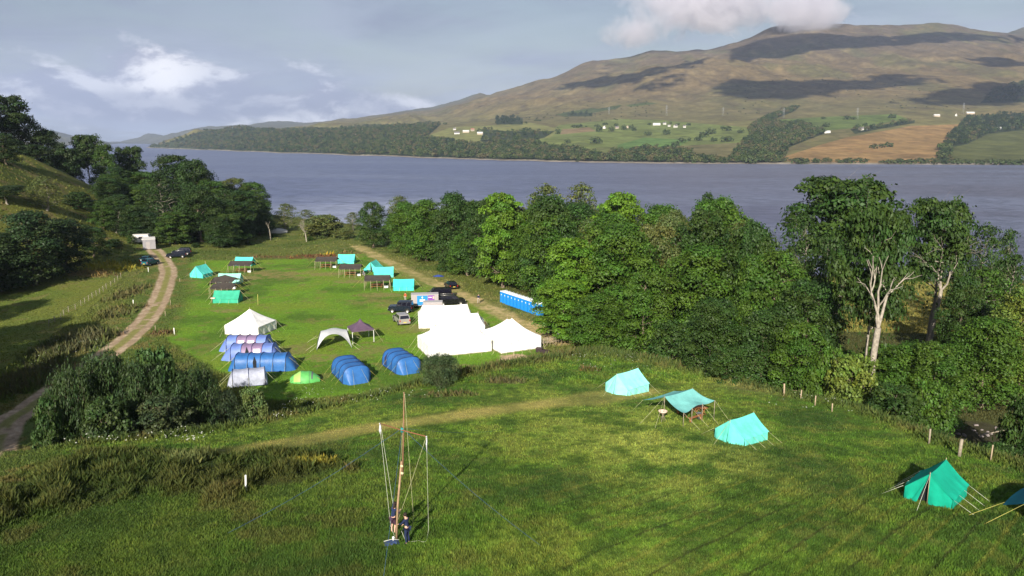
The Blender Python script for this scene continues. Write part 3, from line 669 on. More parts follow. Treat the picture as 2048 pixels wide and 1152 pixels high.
def proto(kind, **k):
    seed = k.pop('seed'); bm_ = k.pop('bark', BARK); rb = k.pop('rb', 0.34); bare = k.pop('bare', 0.12); nlimb = k.pop('nlimb', 20)
    me, L = crown_mesh(kind+'_crown', seed, **k); Hh = k.get('Hh', 16.0)
    PROTO[kind] = (me, trunk_mesh(kind+'_trunk', seed, Hh, L, bm_, rb, bare, nlimb), Hh, k.get('R', 5.2)*1.02)
proto('oak', seed=1, prof='egg', nl=44, lr=(1.3, 2.3), per=760, R=5.8, leaf=0.195)
proto('lime', seed=2, prof='dome', nl=48, per=700, lr=(1.2, 2.2), R=5.8, leaf=0.195)
proto('beech', seed=3, prof='egg', nl=38, lr=(1.6, 2.7), per=960, flat=0.62, R=5.8, leaf=0.20)
proto('maple', seed=4, prof='dome', nl=58, lr=(1.1, 2.0), per=600, flat=0.55, leaf=0.21, R=5.8)
proto('ash', seed=5, prof='egg', nl=44, lr=(1.0, 1.8), per=280, sparse=0.35, leaf=0.20, bark=GREYBARK, nlimb=34, zb=2.0, inner=700)
proto('elm', seed=6, prof='umb', nl=60, lr=(1.1, 2.0), per=420, flat=0.55, sparse=0.0, leaf=0.22, R=6.5, bark=GREYBARK, nlimb=34, inner=500)
proto('slim', seed=7, prof='egg', nl=34, lr=(0.9, 1.5), per=260, R=3.6, leaf=0.2, sparse=0.15, bark=GREYBARK)
proto('willow', seed=8, Hh=6.0, R=4.0, zb=0.1, prof='dome', nl=60, lr=(0.6, 1.15), per=420, leaf=0.15, upright=True, flat=1.15, inner=900, rb=0.12, nlimb=26, bare=0.02)
proto('shrub', seed=9, Hh=5.0, R=3.0, zb=0.1, prof='dome', nl=44, lr=(0.5, 1.0), per=300, leaf=0.15, inner=700, rb=0.1, nlimb=20, bare=0.02)
proto('conifer', seed=10, Hh=16.0, R=2.8, zb=1.0, prof='cone', nl=50, lr=(0.6, 1.1), per=190, leaf=0.22, flat=0.6, inner=500)
KNAME = {'oak': 'oak_tree', 'lime': 'lime_tree', 'beech': 'beech_tree', 'maple': 'sycamore_tree', 'ash': 'ash_tree', 'elm': 'tall_tree', 'slim': 'young_tree', 'willow': 'willow_bush', 'shrub': 'shrub', 'conifer': 'conifer'}
_used = set()
def name_once(nm): return nm
TR = random.Random(5)
def plant(kind, x, y, h, w, col, label, group, rz=None, hue=None):
    cm, tm, ph, pr = PROTO[kind]; z = Hs(x, y)
    r = bpy.data.objects.new(KNAME[kind], None); C.objects.link(r); r.empty_display_size = 0.5
    r.location = (x, y, z); r.rotation_euler = (0, 0, TR.uniform(0, 6.28) if rz is None else rz); s = w/2/pr; r.scale = (s, s, h/ph)
    tag(r, label, 'bush' if kind in ('willow', 'shrub') else 'tree', group)
    c = link('crown', cm, r); c.color = (*col, 1); link('trunk', tm, r)
    return r
def tree_at(kind, px, D, top, wpx, col, label, group=None, f=1.0):
    u = (px-1024)/F
    for _ in range(12):
        zt = CZ-D*math.tan(TP+math.atan((top-576)/F)); x = u*(D*cT+(CZ-zt*0.5)*sT); z = Hs(x, D)
        if zt-z > 8.5 or px > 540 or D < 212 or kind in ('shrub', 'willow'): break
        D -= 5
    zc = D*cT+(CZ-zt)*sT
    h = max(zt-z, 1.2)*f
    return plant(kind, x, D, h, min(wpx*zc/F, h*(1.12 if kind not in ('shrub', 'willow', 'elm') else 2.2)), col, label, group)
BR = (0.076, 0.152, 0.013); MD = (0.048, 0.098, 0.011); DK = (0.030, 0.061, 0.011); OL = (0.088, 0.108, 0.030); YG = (0.105, 0.150, 0.024); VD = (0.024, 0.044, 0.013)
GW = 'trees of the wood between the camp and the lake'
WOODLIST = [
 ('lime', 745, 212, 405, 66, DK, 'round tree at the lake end of the wood beside the track'),
 ('ash', 800, 222, 393, 66, OL, 'thin topped tree behind the round tree at the lake end of the wood'),
 ('oak', 808, 200, 405, 76, MD, 'second tree of the wood edge from its lake end'),
 ('beech', 852, 188, 402, 88, MD, 'third tree of the wood edge from its lake end'),
 ('oak', 905, 178, 388, 98, DK, 'fourth tree of the wood edge with a tall rounded top'),
 ('lime', 957, 166, 402, 88, DK, 'dark tree just left of the bright green sycamore'),
 ('shrub', 900, 174, 500, 60, DK, 'low dark bush at the wood edge above the black hatchback'),
 ('oak', 935, 168, 470, 84, MD, 'short tree at the wood edge left of the bright sycamore'),
 ('maple', 1006, 154, 388, 118, BR, 'bright green sycamore in front of the wood left of the blue toilets'),
 ('beech', 1062, 150, 445, 112, MD, 'broad tree right behind the row of blue toilets'),
 ('ash', 1093, 162, 372, 118, OL, 'olive grey airy treetop against the lake above the toilets'),
 ('ash', 1162, 166, 370, 108, OL, 'sparse treetop with pale branches showing against the lake'),
 ('maple', 1235, 140, 388, 134, BR, 'tall bright green tree in the middle of the wood skyline'),
 ('beech', 1322, 138, 414, 124, MD, 'broad mid green tree right of the tall bright one'),
 ('oak', 1432, 130, 400, 154, MD, 'wide rounded tree at the right end of the wood skyline'),
 ('slim', 1412, 150, 388, 60, DK, 'dark tip rising behind the wide rounded tree'),
 ('maple', 1150, 119, 478, 150, BR, 'bright tree in the middle of the wood front above the marquees'),
 ('maple', 1128, 111.5, 560, 122, BR, 'low bright tree whose branches hang over the last toilets'),
 ('beech', 1240, 115, 452, 156, MD, 'large green tree in the second rank of the wood'),
 ('beech', 1196, 107, 590, 116, MD, 'low tree at the wood front right of the big marquee'),
 ('lime', 1290, 103, 545, 128, MD, 'rounded tree at the wood front above the pale ridge tent'),
 ('oak', 1400, 104, 495, 168, MD, 'broad dark tree in the right half of the wood'),
 ('shrub', 1335, 100, 640, 96, DK, 'dense low tree at the wood edge behind the pale ridge tent'),
 ('ash', 1480, 112, 448, 150, OL, 'airy tree with pale stems at the right of the wood'),
 ('beech', 1425, 85, 600, 128, DK, 'dark drooping tree closest to the pale ridge tent'),
 ('lime', 1545, 96, 505, 156, MD, 'big rounded tree right of the airy tree with pale stems'),
 ('oak', 1606, 85, 565, 150, DK, 'dark tree left of the pale dead trunk'),
 ('beech', 1525, 82, 625, 130, DK, 'dark low tree behind the green dining fly'),
 ('shrub', 1452, 79.5, 700, 84, DK, 'small dark bush at the grass edge between two tents'),
 ('lime', 1600, 78.5, 650, 130, MD, 'dense green tree above the row of fence posts'),
 ('elm', 1680, 122, 362, 262, DK, 'very tall tree with a flat spreading top against the lake'),
 ('ash', 1600, 112, 430, 120, DK, 'thin tree under the left side of the tall spreading top'),
 ('elm', 1740, 80, 425, 165, DK, 'loose dark crown around the pale dead trunk'),
 ('elm', 1868, 108, 405, 165, DK, 'tall open tree left of the yellow hay field'),
 ('ash', 1962, 112, 452, 112, DK, 'open tree with a ragged top right of the pale bare branches'),
 ('slim', 2008, 116, 462, 64, DK, 'narrow treetop leaning out at the right of the tall trees'),
 ('ash', 1960, 100, 540, 130, MD, 'sparse tree in front of the hay field at the right'),
 ('oak', 2045, 84, 580, 150, YG, 'light green tree cut by the right edge of the photo'),
 ('beech', 1975, 82, 640, 150, MD, 'dark spreading tree by the stony burn'),
 ('shrub', 1700, 72.5, 715, 120, YG, 'pale yellow green bush at the foot of the dead trunk'),
 ('beech', 1812, 79, 690, 140, MD, 'leafy tree right of the pale dead trunk'),
 ('lime', 1868, 76, 690, 140, MD, 'rounded leafy tree above the burn'),
 ('shrub', 1790, 66, 775, 120, DK, 'dense bush on the bank left of the burn'),
 ('shrub', 1850, 70, 770, 110, MD, 'green bush overhanging the burn'),
 ('shrub', 1655, 76, 700, 90, MD, 'bush behind the last of the pale fence posts'),
 ('ash', 1650, 98, 470, 110, DK, 'thin leafy tree left of the pale dead trunk'),
 ('oak', 1925, 96, 560, 100, DK, 'dark round tree right of the bleached tree'),
 ('ash', 2015, 100, 510, 100, DK, 'dark thin tree against the hay field near the right edge'),
 ('shrub', 1985, 56.5, 892, 120, DK, 'low bush by the fence behind the emerald tent'),
 ('shrub', 2040, 62, 800, 100, DK, 'dark bush at the right edge above the burn fence'),
 ('shrub', 1880, 58, 868, 80, DK, 'low scrub on the bank above the emerald tent'),
]
for k, px, D, top, w, col, lab in WOODLIST: tree_at(k, px, D, top, w, col, lab, GW)
GL = 'trees on the left between the hill and the lake'
LEFTLIST = [
 ('elm', 8, 262, 192, 120, VD, 'tallest dark tree on the hill at the left edge of the photo'),
 ('oak', -50, 250, 200, 130, VD, 'dark tree on the hill cut by the left edge'),
 ('oak', 55, 268, 232, 100, VD, 'second dark tree along the hill crest'),
 ('oak', 105, 272, 262, 76, VD, 'dark tree at the lower end of the hill crest row'),
 ('oak', 20, 258, 268, 90, VD, 'dark low tree under the tallest hill crest tree'),
 ('shrub', 75, 252, 290, 90, VD, 'dark scrub below the hill crest row'),
 ('shrub', 135, 262, 298, 60, VD, 'dark scrub at the right end of the hill crest'),
 ('elm', 178, 285, 272, 66, DK, 'tall grey green tree standing up against the far lake'),
 ('lime', 212, 280, 290, 62, MD, 'bright rounded tree in front of the far lake'),
 ('oak', 150, 275, 300, 60, DK, 'dark tree left of the tall grey green one'),
 ('elm', 262, 305, 296, 60, DK, 'small flat topped tree on the lake skyline'),
 ('oak', 285, 262, 345, 100, MD, 'broad tree below the small flat topped one'),
 ('oak', 235, 258, 335, 92, DK, 'tree at the foot of the hill grass'),
 ('lime', 352, 272, 312, 112, DK, 'big dark rounded tree near the middle of the left wood'),
 ('oak', 392, 265, 322, 92, DK, 'big tree right of the dark rounded one'),
 ('ash', 322, 250, 375, 104, DK, 'grey green tree in the hollow of the left wood'),
 ('oak', 420, 262, 362, 84, MD, 'leafy tree toward the right of the left wood'),
 ('lime', 470, 290, 358, 84, OL, 'light rounded tree near the lake shore'),
 ('oak', 505, 282, 366, 72, MD, 'last full tree of the left wood before the lake'),
 ('ash', 524, 292, 388, 44, MD, 'thin tree at the water end of the left wood'),
 ('ash', 240, 228, 415, 100, DK, 'dark tree with pale stems at the foot of the hill'),
 ('oak', 295, 230, 425, 92, VD, 'very dark tree behind the white container'),
 ('maple', 348, 213, 424, 128, MD, 'bright fronted tree beside the farm road end'),
 ('oak', 402, 224, 415, 100, DK, 'shaded tree behind the parked dark cars'),
 ('lime', 445, 238, 408, 80, DK, 'round tree between the shaded tree and the shore'),
 ('oak', 480, 236, 412, 84, MD, 'medium tree above the hedge by the camp field'),
 ('elm', 20, 188, 372, 110, VD, 'dark tree low on the hill at the left edge'),
 ('ash', 95, 196, 352, 90, OL, 'thin brownish tree in front of the hill grass'),
 ('oak', 62, 152, 425, 160, VD, 'large dark tree at the head of the paddock'),
 ('oak', 130, 163, 440, 120, VD, 'dark tree right of the large one at the paddock head'),
 ('beech', -5, 146, 470, 130, VD, 'dark spreading tree at the paddock corner by the left edge'),
 ('oak', 185, 180, 455, 90, DK, 'dark tree beside the yellow weeds'),
 ('shrub', 228, 192, 478, 60, DK, 'dark bush left of the farm road'),
 ('maple', 264, 200, 470, 54, MD, 'green bush left of the white container'),
 ('shrub', 160, 215, 385, 60, DK, 'round bush alone on the hill grass'),
 ('shrub', 205, 225, 400, 60, VD, 'dark bush at the bottom of the hill grass'),
 ('shrub', 455, 214, 470, 82, MD, 'light green bush on the camp hedge'),
 ('shrub', 392, 204, 487, 60, DK, 'dark bush beside the parked dark cars'),
 ('shrub', 548, 236, 470, 60, MD, 'green bush by the pale dead stems'),
 ('ash', 572, 252, 408, 78, OL, 'brownish thorn tree near the shore'),
 ('ash', 612, 248, 420, 72, OL, 'twiggy bushy tree behind the forked dead tree'),
 ('shrub', 648, 238, 432, 90, OL, 'grey green scrub tree right of the forked dead tree'),
 ('shrub', 688, 232, 458, 56, OL, 'low scrub at the head of the straw track'),
 ('shrub', 620, 228, 478, 80, MD, 'low bush at the back of the camp field'),
 ('shrub', 500, 216, 492, 70, DK, 'low hedge bush behind the back row of tents'),
 ('ash', 706, 255, 425, 40, OL, 'thin scrub tree against the water at the head of the track'),
 ('shrub', 330, 210, 480, 50, DK, 'small bush between the container and the parked cars'),
 ('shrub', -70, 120, 520, 150, VD, 'dark tree left of the frame'),
]
DK0, MD0 = (0.026, 0.050, 0.011), (0.040, 0.075, 0.012)  # left-wood greens darkened in colour in place of cloud shadow
for k, px, D, top, w, col, lab in LEFTLIST[:-1]: tree_at(k, px, D, top, w, {DK: DK0, MD: MD0}.get(col, col), lab, GL)
GB = 'bushes along the overgrown bank'
for k, px, D, top, w, col, lab in [
 ('willow', 150, 63, 745, 120, (0.034, 0.059, 0.016), 'grey green willow bush at the left end of the big thicket'),
 ('willow', 215, 67, 718, 170, (0.036, 0.063, 0.017), 'tall feathery willow in the big thicket by the road'),
 ('willow', 290, 67, 730, 150, (0.032, 0.057, 0.016), 'dark willow in the middle of the big thicket'),
 ('shrub', 325, 69, 702, 120, (0.040, 0.080, 0.018), 'greener rounded bush rising at the back of the thicket'),
 ('willow', 385, 69, 745, 150, (0.032, 0.057, 0.016), 'dark willow at the right of the thicket'),
 ('willow', 440, 70, 788, 100, (0.040, 0.060, 0.024), 'small dark bush at the right end of the thicket'),
 ('shrub', 508, 72, 778, 66, (0.085, 0.125, 0.035), 'light leafy sapling in front of the silver tunnel tent'),
 ('willow', 878, 77.5, 712, 96, (0.050, 0.078, 0.030), 'round spiky willow bush beside the large marquee'),
 ('shrub', 110, 61, 800, 80, (0.034, 0.067, 0.015), 'low bush at the road edge of the thicket'),
 ('shrub', 330, 64, 800, 130, (0.040, 0.058, 0.022), 'dark low growth in front of the thicket'),
 ('shrub', 215, 62, 800, 120, (0.032, 0.057, 0.014), 'dark low growth at the thicket foot on the left'),
]: tree_at(k, px, D, top, w, col, lab, GB)
# trees inside the wood, seen only as crowns between the others
rng = random.Random(11)
def fill(n, pxr, Dfun, topfun, wr, labels, group, kinds=('oak', 'lime', 'beech', 'ash'), cols=None):
    for i in range(n):
        px = rng.uniform(*pxr); D = Dfun(px); top = topfun(px)
        tree_at(rng.choice(kinds), px, D, top, rng.uniform(*wr), rng.choice(cols or (MD, DK, MD, OL)), labels, group)
sk = lambda px: float(np.interp(px, [740, 800, 900, 1100, 1230, 1330, 1450, 1510, 1540], [412, 402, 392, 382, 392, 420, 405, 450, 520]))
fr = lambda px: float(np.interp(px, [740, 850, 905, 1000, 1090, 1290, 1430, 1600], [205, 182, 172, 150, 118, 104, 88, 80]))
fill(52, (770, 1510), lambda p: fr(p)+rng.uniform(14, 60), lambda p: sk(p)+rng.uniform(4, 60), (95, 150), 'tree crown half hidden inside the wood between camp and lake', 'inner trees of the wood')
fill(12, (1500, 1640), lambda p: 100+rng.uniform(-8, 22), lambda p: rng.uniform(515, 590), (80, 130), 'tree crown half hidden under the tall spreading tree', 'inner trees at the right of the wood')
fill(14, (1560, 2060), lambda p: rng.uniform(188, 215), lambda p: rng.uniform(520, 545), (50, 90), 'shore tree beyond the yellow hay field', 'shore trees beyond the hay field')
fill(9, (1660, 2060), lambda p: rng.uniform(84, 94), lambda p: rng.uniform(690, 725), (90, 140), 'undergrowth tree in front of the yellow hay field', 'undergrowth in front of the hay field', ('shrub', 'oak', 'beech'))
fill(48, (200, 520), lambda p: rng.uniform(215, 285), lambda p: rng.uniform(max(330, float(np.interp(p, [200, 260, 300, 350, 400, 460, 520], [350, 335, 340, 330, 350, 370, 400]))), 440), (70, 110), 'tree crown half hidden inside the left wood', 'inner trees of the left wood', cols=(DK0, MD0, DK0))
# trees on the rise left of the camera, out of view, shading paddock and road; the last few added to darken it
for i, (x, y, h, w) in enumerate([(-58, 62, 17, 11), (-67, 66, 18, 12), (-76, 74, 18, 13), (-88, 80, 19, 13), (-72, 46, 15, 12), (-62, 40, 14, 11), (-84, 92, 16, 12), (-98, 96, 18, 13), (-112, 104, 18, 13), (-52, 34, 10, 9), (-104, 122, 17, 12), (-57, 53, 18, 12), (-50, 44, 15, 10), (-66, 60, 19, 12), (-78, 84, 18, 12)]):
    plant('oak', x, y, h, w, DK, 'broadleaf tree on the rise left of the road', 'trees on the rise left of the road')
# dead and bare trees
def dead(nm, px, D, top, seed, m, label, rb=0.3, spread=0.5, start=0.35, lean=0.0, f=0.85, depth=4):
    zt = CZ-D*math.tan(TP+math.atan((top-576)/F)); u = (px-1024)/F; x = u*(D*cT+(CZ-zt*0.4)*sT); z = Hs(x, D); h = zt-z
    r = bpy.data.objects.new(nm, None); C.objects.link(r); r.location = (x, D, z); tag(r, label, 'dead tree')
    nb = bare_mesh('b', seed, h, m, rb, spread, depth, start, lean)
    tv, tf = nb.V[0], nb.F[0]
    link('trunk', npmesh('trunk', tv, tf, m, smooth=True), r)
    link('branches', npmesh('branches', np.concatenate(nb.V[1:]), np.concatenate(nb.F[1:])-len(tv), m, smooth=True), r); return r
dead('dead_tree', 1741, 75.5, 572, 21, PALEBARK, 'dead tree with a thick pale bare trunk at the wood edge', 0.36, 0.38, 0.72, 0.03, depth=2)
dead('dead_tree', 1866, 106, 478, 22, PALEBARK, 'bleached tree with a fan of bare branches in front of the hay field', 0.32, 0.42, 0.55, 0.10, depth=3)
dead('dead_tree', 612, 225, 428, 23, PALEBARK, 'forked pale dead tree behind the camp field', 0.17, 0.45, 0.3, -0.1, depth=2)
dead('dead_tree', 540, 228, 440, 24, PALEBARK, 'leaning pale dead stem left of the forked dead tree', 0.13, 0.5, 0.55, -0.05, depth=1)
#dead('dead_tree', 1165, 150, 398, 25, GREYBARK, 'bare pale branches poking out of the wood skyline', 0.3, 0.35, 0.5, 0.0)
#dead('dead_tree', 1478, 98, 505, 26, GREYBARK, 'upright bare pale stems in the right of the wood', 0.24, 0.3, 0.5, 0.0, depth=2)
# ---------------------------------------------------------------- woods and single trees across the lake
FARM = attrmat('far_foliage', rough=0.9, spec=0.1, objcol=False)
FARO = attrmat('far_tree_foliage', rough=0.9, spec=0.1, objcol=True)
def lod_template(seed, n=110, tall=False):
    rng = np.random.default_rng(seed); L = [(0, 0, 0.55, 0.42)]+[(0.28*math.cos(a), 0.28*math.sin(a), 0.35+0.12*(k % 3), 0.27) for k, a in enumerate(rng.uniform(0, 6.28, 6))]
    Ps, Ns = [], []
    for (x, y, z, q) in L:
        m = n//7; d = rng.normal(size=(m, 3)); d /= np.linalg.norm(d, axis=1)[:, None]; d[:, 2] = np.where(d[:, 2] < -0.4, -d[:, 2], d[:, 2])
        Ps.append(d*np.array((q, q, q*1.05))*rng.uniform(0.8, 1.1, m)[:, None]+np.array((x, y, z))); nn = d+rng.normal(size=(m, 3))*0.4+np.array((0, 0, .2)); Ns.append(nn/np.linalg.norm(nn, axis=1)[:, None])
    P = np.concatenate(Ps); P[:, 2] = np.maximum(P[:, 2], 0.02)
    return leaf_quads(P, np.concatenate(Ns), 0.115, rng)
TPL = [lod_template(50+i) for i in range(6)]
def far_mass(name, pts, material):
    Vs, Cs = [], []
    rng = np.random.default_rng(99)
    for (x, y, z, h, w, col) in pts:
        T = TPL[rng.integers(6)]; a = rng.uniform(0, 6.28); c_, s_ = math.cos(a), math.sin(a)
        Q = T*np.array((w, w, h)); Q = np.stack([Q[..., 0]*c_-Q[..., 1]*s_+x, Q[..., 0]*s_+Q[..., 1]*c_+y, Q[..., 2]+z-0.3], -1)
        Vs.append(Q.reshape(-1, 3)); v = np.repeat(rng.uniform(0.7, 1.35, len(T)), 4)[:, None]; Cs.append(np.array(col)[None, :]*v)
    V = np.concatenate(Vs); return npmesh(name, V, np.arange(len(V)).reshape(-1, 4), material, np.concatenate(Cs))
def far_wood():
    rng = np.random.default_rng(7); pts = []
    for k, P in enumerate(WOODS):
        xs = [p[0] for p in P]; ys = [p[1] for p in P]
        N = {0: 8200, 3: 1500, 4: 900, 5: 420, 1: 130, 2: 90, 6: 240, 7: 120, 8: 150}[k]; u = rng.uniform(min(xs), min(max(xs), 2080), N*3); D = np.exp(rng.uniform(math.log(1330), math.log(4300), N*3))
        z = far_z(u, D); x = (u-1024)/F*(D*cT+8); px, py = proj(x, D, z)
        if k == 0: keep = inpoly(px, py, P) & (z > -13.5)
        else: keep = inpoly(px, py, P) & (z > -13.5)
        idx = np.where(keep)[0][:N]
        for i in idx:
            con = k in (1, 2) or (k == 4 and rng.random() < 0.5)
            h = rng.uniform(9, 16)*(1.15 if con else 1); w = h*rng.uniform(0.75, 1.15)*(0.7 if con else 1)
            b = rng.choice(5); col = [(0.034, 0.056, 0.018), (0.050, 0.074, 0.022), (0.022, 0.040, 0.015), (0.070, 0.086, 0.030), (0.090, 0.082, 0.038)][b] if not con else (0.020, 0.034, 0.016)
            pts.append((x[i], D[i], z[i], h, w, col))
    # low scattered growth along the shore
    for i in range(230):
        u = rng.uniform(1150, 2060); sd = np.interp(u, FPX, [FT[int(p)][0][0] for p in FPX]); D = sd+rng.uniform(14, 75); z = float(far_z(np.array([u]), np.array([D]))[0]); h = rng.uniform(4, 8)
        pts.append(((u-1024)/F*(D*cT+8), D, z, h, h*1.5, (0.055, 0.068, 0.028)))
    # bracken and gorse specks on the moor
    for i in range(500):
        u = rng.uniform(1000, 2060); D = rng.uniform(2700, 3800); z = float(far_z(np.array([u]), np.array([D]))[0]); h = rng.uniform(2.5, 6)
        if fbm(u*3, D, 300, 2, 77) > 0.52: pts.append(((u-1024)/F*(D*cT+8), D, z, h, h*1.6, (0.045, 0.060, 0.026)))
    tag(link('far_wood', far_mass('far_wood', pts, FARM)), 'broadleaf woods covering the far shore of the lake', 'wood', kind='stuff')
far_wood()
FTM = [far_mass('crown', [(0, 0, 0, 1, 1, (1, 1, 1))], FARO) for i in range(4)]
def far_tree(px, py, hpx, wpx, col, label, group):
    p = pix(px, py, hf=FH, y0=1300, y1=5200); zc = p.y*cT+(CZ-p.z)*sT
    o = link('far_tree', FTM[rng.randrange(4)], None, p, rng.uniform(0, 6)); o.scale = (wpx*zc/F, wpx*zc/F, hpx*zc/F); o.color = (*col, 1)
    return tag(o, label, 'tree', group)
far_oak = (0.036, 0.056, 0.019)
for i, (px, py, h, w, lab) in enumerate([
 (1295, 271, 13, 17, 'round tree alone in the green field left of the white farm'), (1332, 269, 16, 16, 'round tree below the white farm buildings'), (1190, 287, 20, 28, 'big round tree in the middle of the far green fields'),
 (1134, 287, 14, 15, 'small round tree left of the big round field tree'), (1115, 268, 18, 11, 'narrow tree by the tan field'), (960, 266, 14, 15, 'round tree above the pale farm sheds'),
 (1148, 255, 9, 12, 'left tree of a pair above the tan field'), (1159, 255, 10, 14, 'right tree of a pair above the tan field'), (1172, 254, 4, 5, 'tiny tree right of the pair above the tan field'),
 (1194, 254, 9, 12, 'tree at the left of the white farmhouse grove'), (1199, 264, 17, 13, 'tall tree left of the white farmhouse'), (1210, 250, 8, 12, 'tree behind the white farmhouse'), (1222, 263, 15, 14, 'tree right of the white farmhouse'),
 (1233, 252, 8, 11, 'tree behind the second farmhouse'), (1247, 260, 16, 12, 'tree between the second and third farmhouse'), (1263, 258, 13, 11, 'tree at the right end of the farmhouse grove'), (1268, 262, 11, 10, 'small tree right of the farmhouse grove'),
 (1299, 250, 7, 8, 'bushy tree at the left end of the white farm'), (1341, 248, 8, 6, 'thin tree behind the white farm'), (1356, 250, 6, 9, 'low tree behind the gabled farmhouse'), (1377, 251, 8, 10, 'tree at the right end of the white farm'),
 (1363, 285, 16, 17, 'round tree in the hedge between the green and the olive field'), (1379, 282, 10, 9, 'small tree right of the hedge tree'), (1351, 294, 17, 17, 'lower tree of the field hedge'), (1339, 300, 14, 16, 'lowest tree of the field hedge'),
 (1398, 281, 13, 18, 'left tree of the field copse'), (1409, 274, 18, 20, 'middle tree of the field copse'), (1421, 268, 18, 20, 'upper tree of the field copse'), (1427, 283, 13, 14, 'right tree of the field copse'),
 (1452, 283, 16, 28, 'broad tree right of the field copse'), (1482, 266, 12, 14, 'round tree near the big wooded gully'), (1454, 261, 14, 20, 'tree on the hillside above the broad tree'), (1444, 258, 9, 10, 'small tree left of the hillside tree'),
 (1646, 238, 8, 11, 'small round tree on the upper green strip'), (1653, 254, 12, 16, 'round tree below the upper green strip'), (1694, 239, 13, 15, 'left tree of two beside a pylon'), (1707, 239, 9, 10, 'right tree of two beside a pylon'), (1784, 236, 12, 15, 'round tree right of the pylon pair'),
 (1597, 244, 8, 18, 'low spreading tree on the moor edge'), (1748, 297, 15, 17, 'left tree of the clump on the brown bracken slope'), (1764, 295, 13, 15, 'middle tree of the clump on the brown bracken slope'), (1777, 294, 15, 17, 'right tree of the clump on the brown bracken slope'),
 (1596, 327, 16, 26, 'shore tree at the left end of the brown slope'), (1612, 327, 13, 16, 'second shore tree of the brown slope'), (1631, 326, 14, 14, 'shore tree standing apart below the brown slope'), (1681, 326, 9, 12, 'small shore bush below the brown slope'), (1702, 326, 14, 22, 'round shore tree below the brown slope'),
 (1727, 326, 13, 16, 'shore tree with a pointed top'), (1780, 327, 12, 22, 'shore tree right of the brown slope middle'), (1803, 327, 12, 18, 'shore tree in the row right of the gap'), (1822, 327, 13, 20, 'dark shore tree in the row below the bracken'), (1842, 327, 14, 20, 'shore tree near the right of the bracken slope'),
 (1868, 328, 13, 16, 'pale shore tree below the dark hedge'), (1893, 328, 12, 22, 'shore tree under the right green field'), (1915, 328, 13, 20, 'second shore tree under the right green field'), (1937, 328, 13, 18, 'third shore tree under the right green field'), (1960, 329, 11, 18, 'low shore tree under the right green field'),
 (1990, 329, 15, 26, 'large shore tree near the right edge'), (2016, 330, 14, 24, 'shore tree close to the right edge'), (2042, 330, 16, 24, 'shore tree at the right edge'), (1500, 327, 20, 24, 'tall shore tree below the wooded gully'), (1426, 326, 18, 12, 'slim shore tree on the stubble field'),
 (1412, 326, 12, 12, 'small shore tree left of the slim one'), (1388, 326, 14, 10, 'thin shore tree below the copse'), (1449, 326, 10, 16, 'low shore tree right of the slim one'), (1540, 235, 8, 12, 'tree at the head of the wooded gully'), (890, 249, 7, 9, 'small tree at the wood top by the farm'), (876, 249, 7, 9, 'tree at the upper edge of the long wood'),
 (1052, 247, 6, 6, 'tree right of the square plantation'), (1075, 242, 5, 16, 'low clump on the skyline of the fields')]):
    far_tree(px, py, h, w, far_oak if i % 3 else (0.050, 0.070, 0.026), lab, 'single trees on the far farmland')

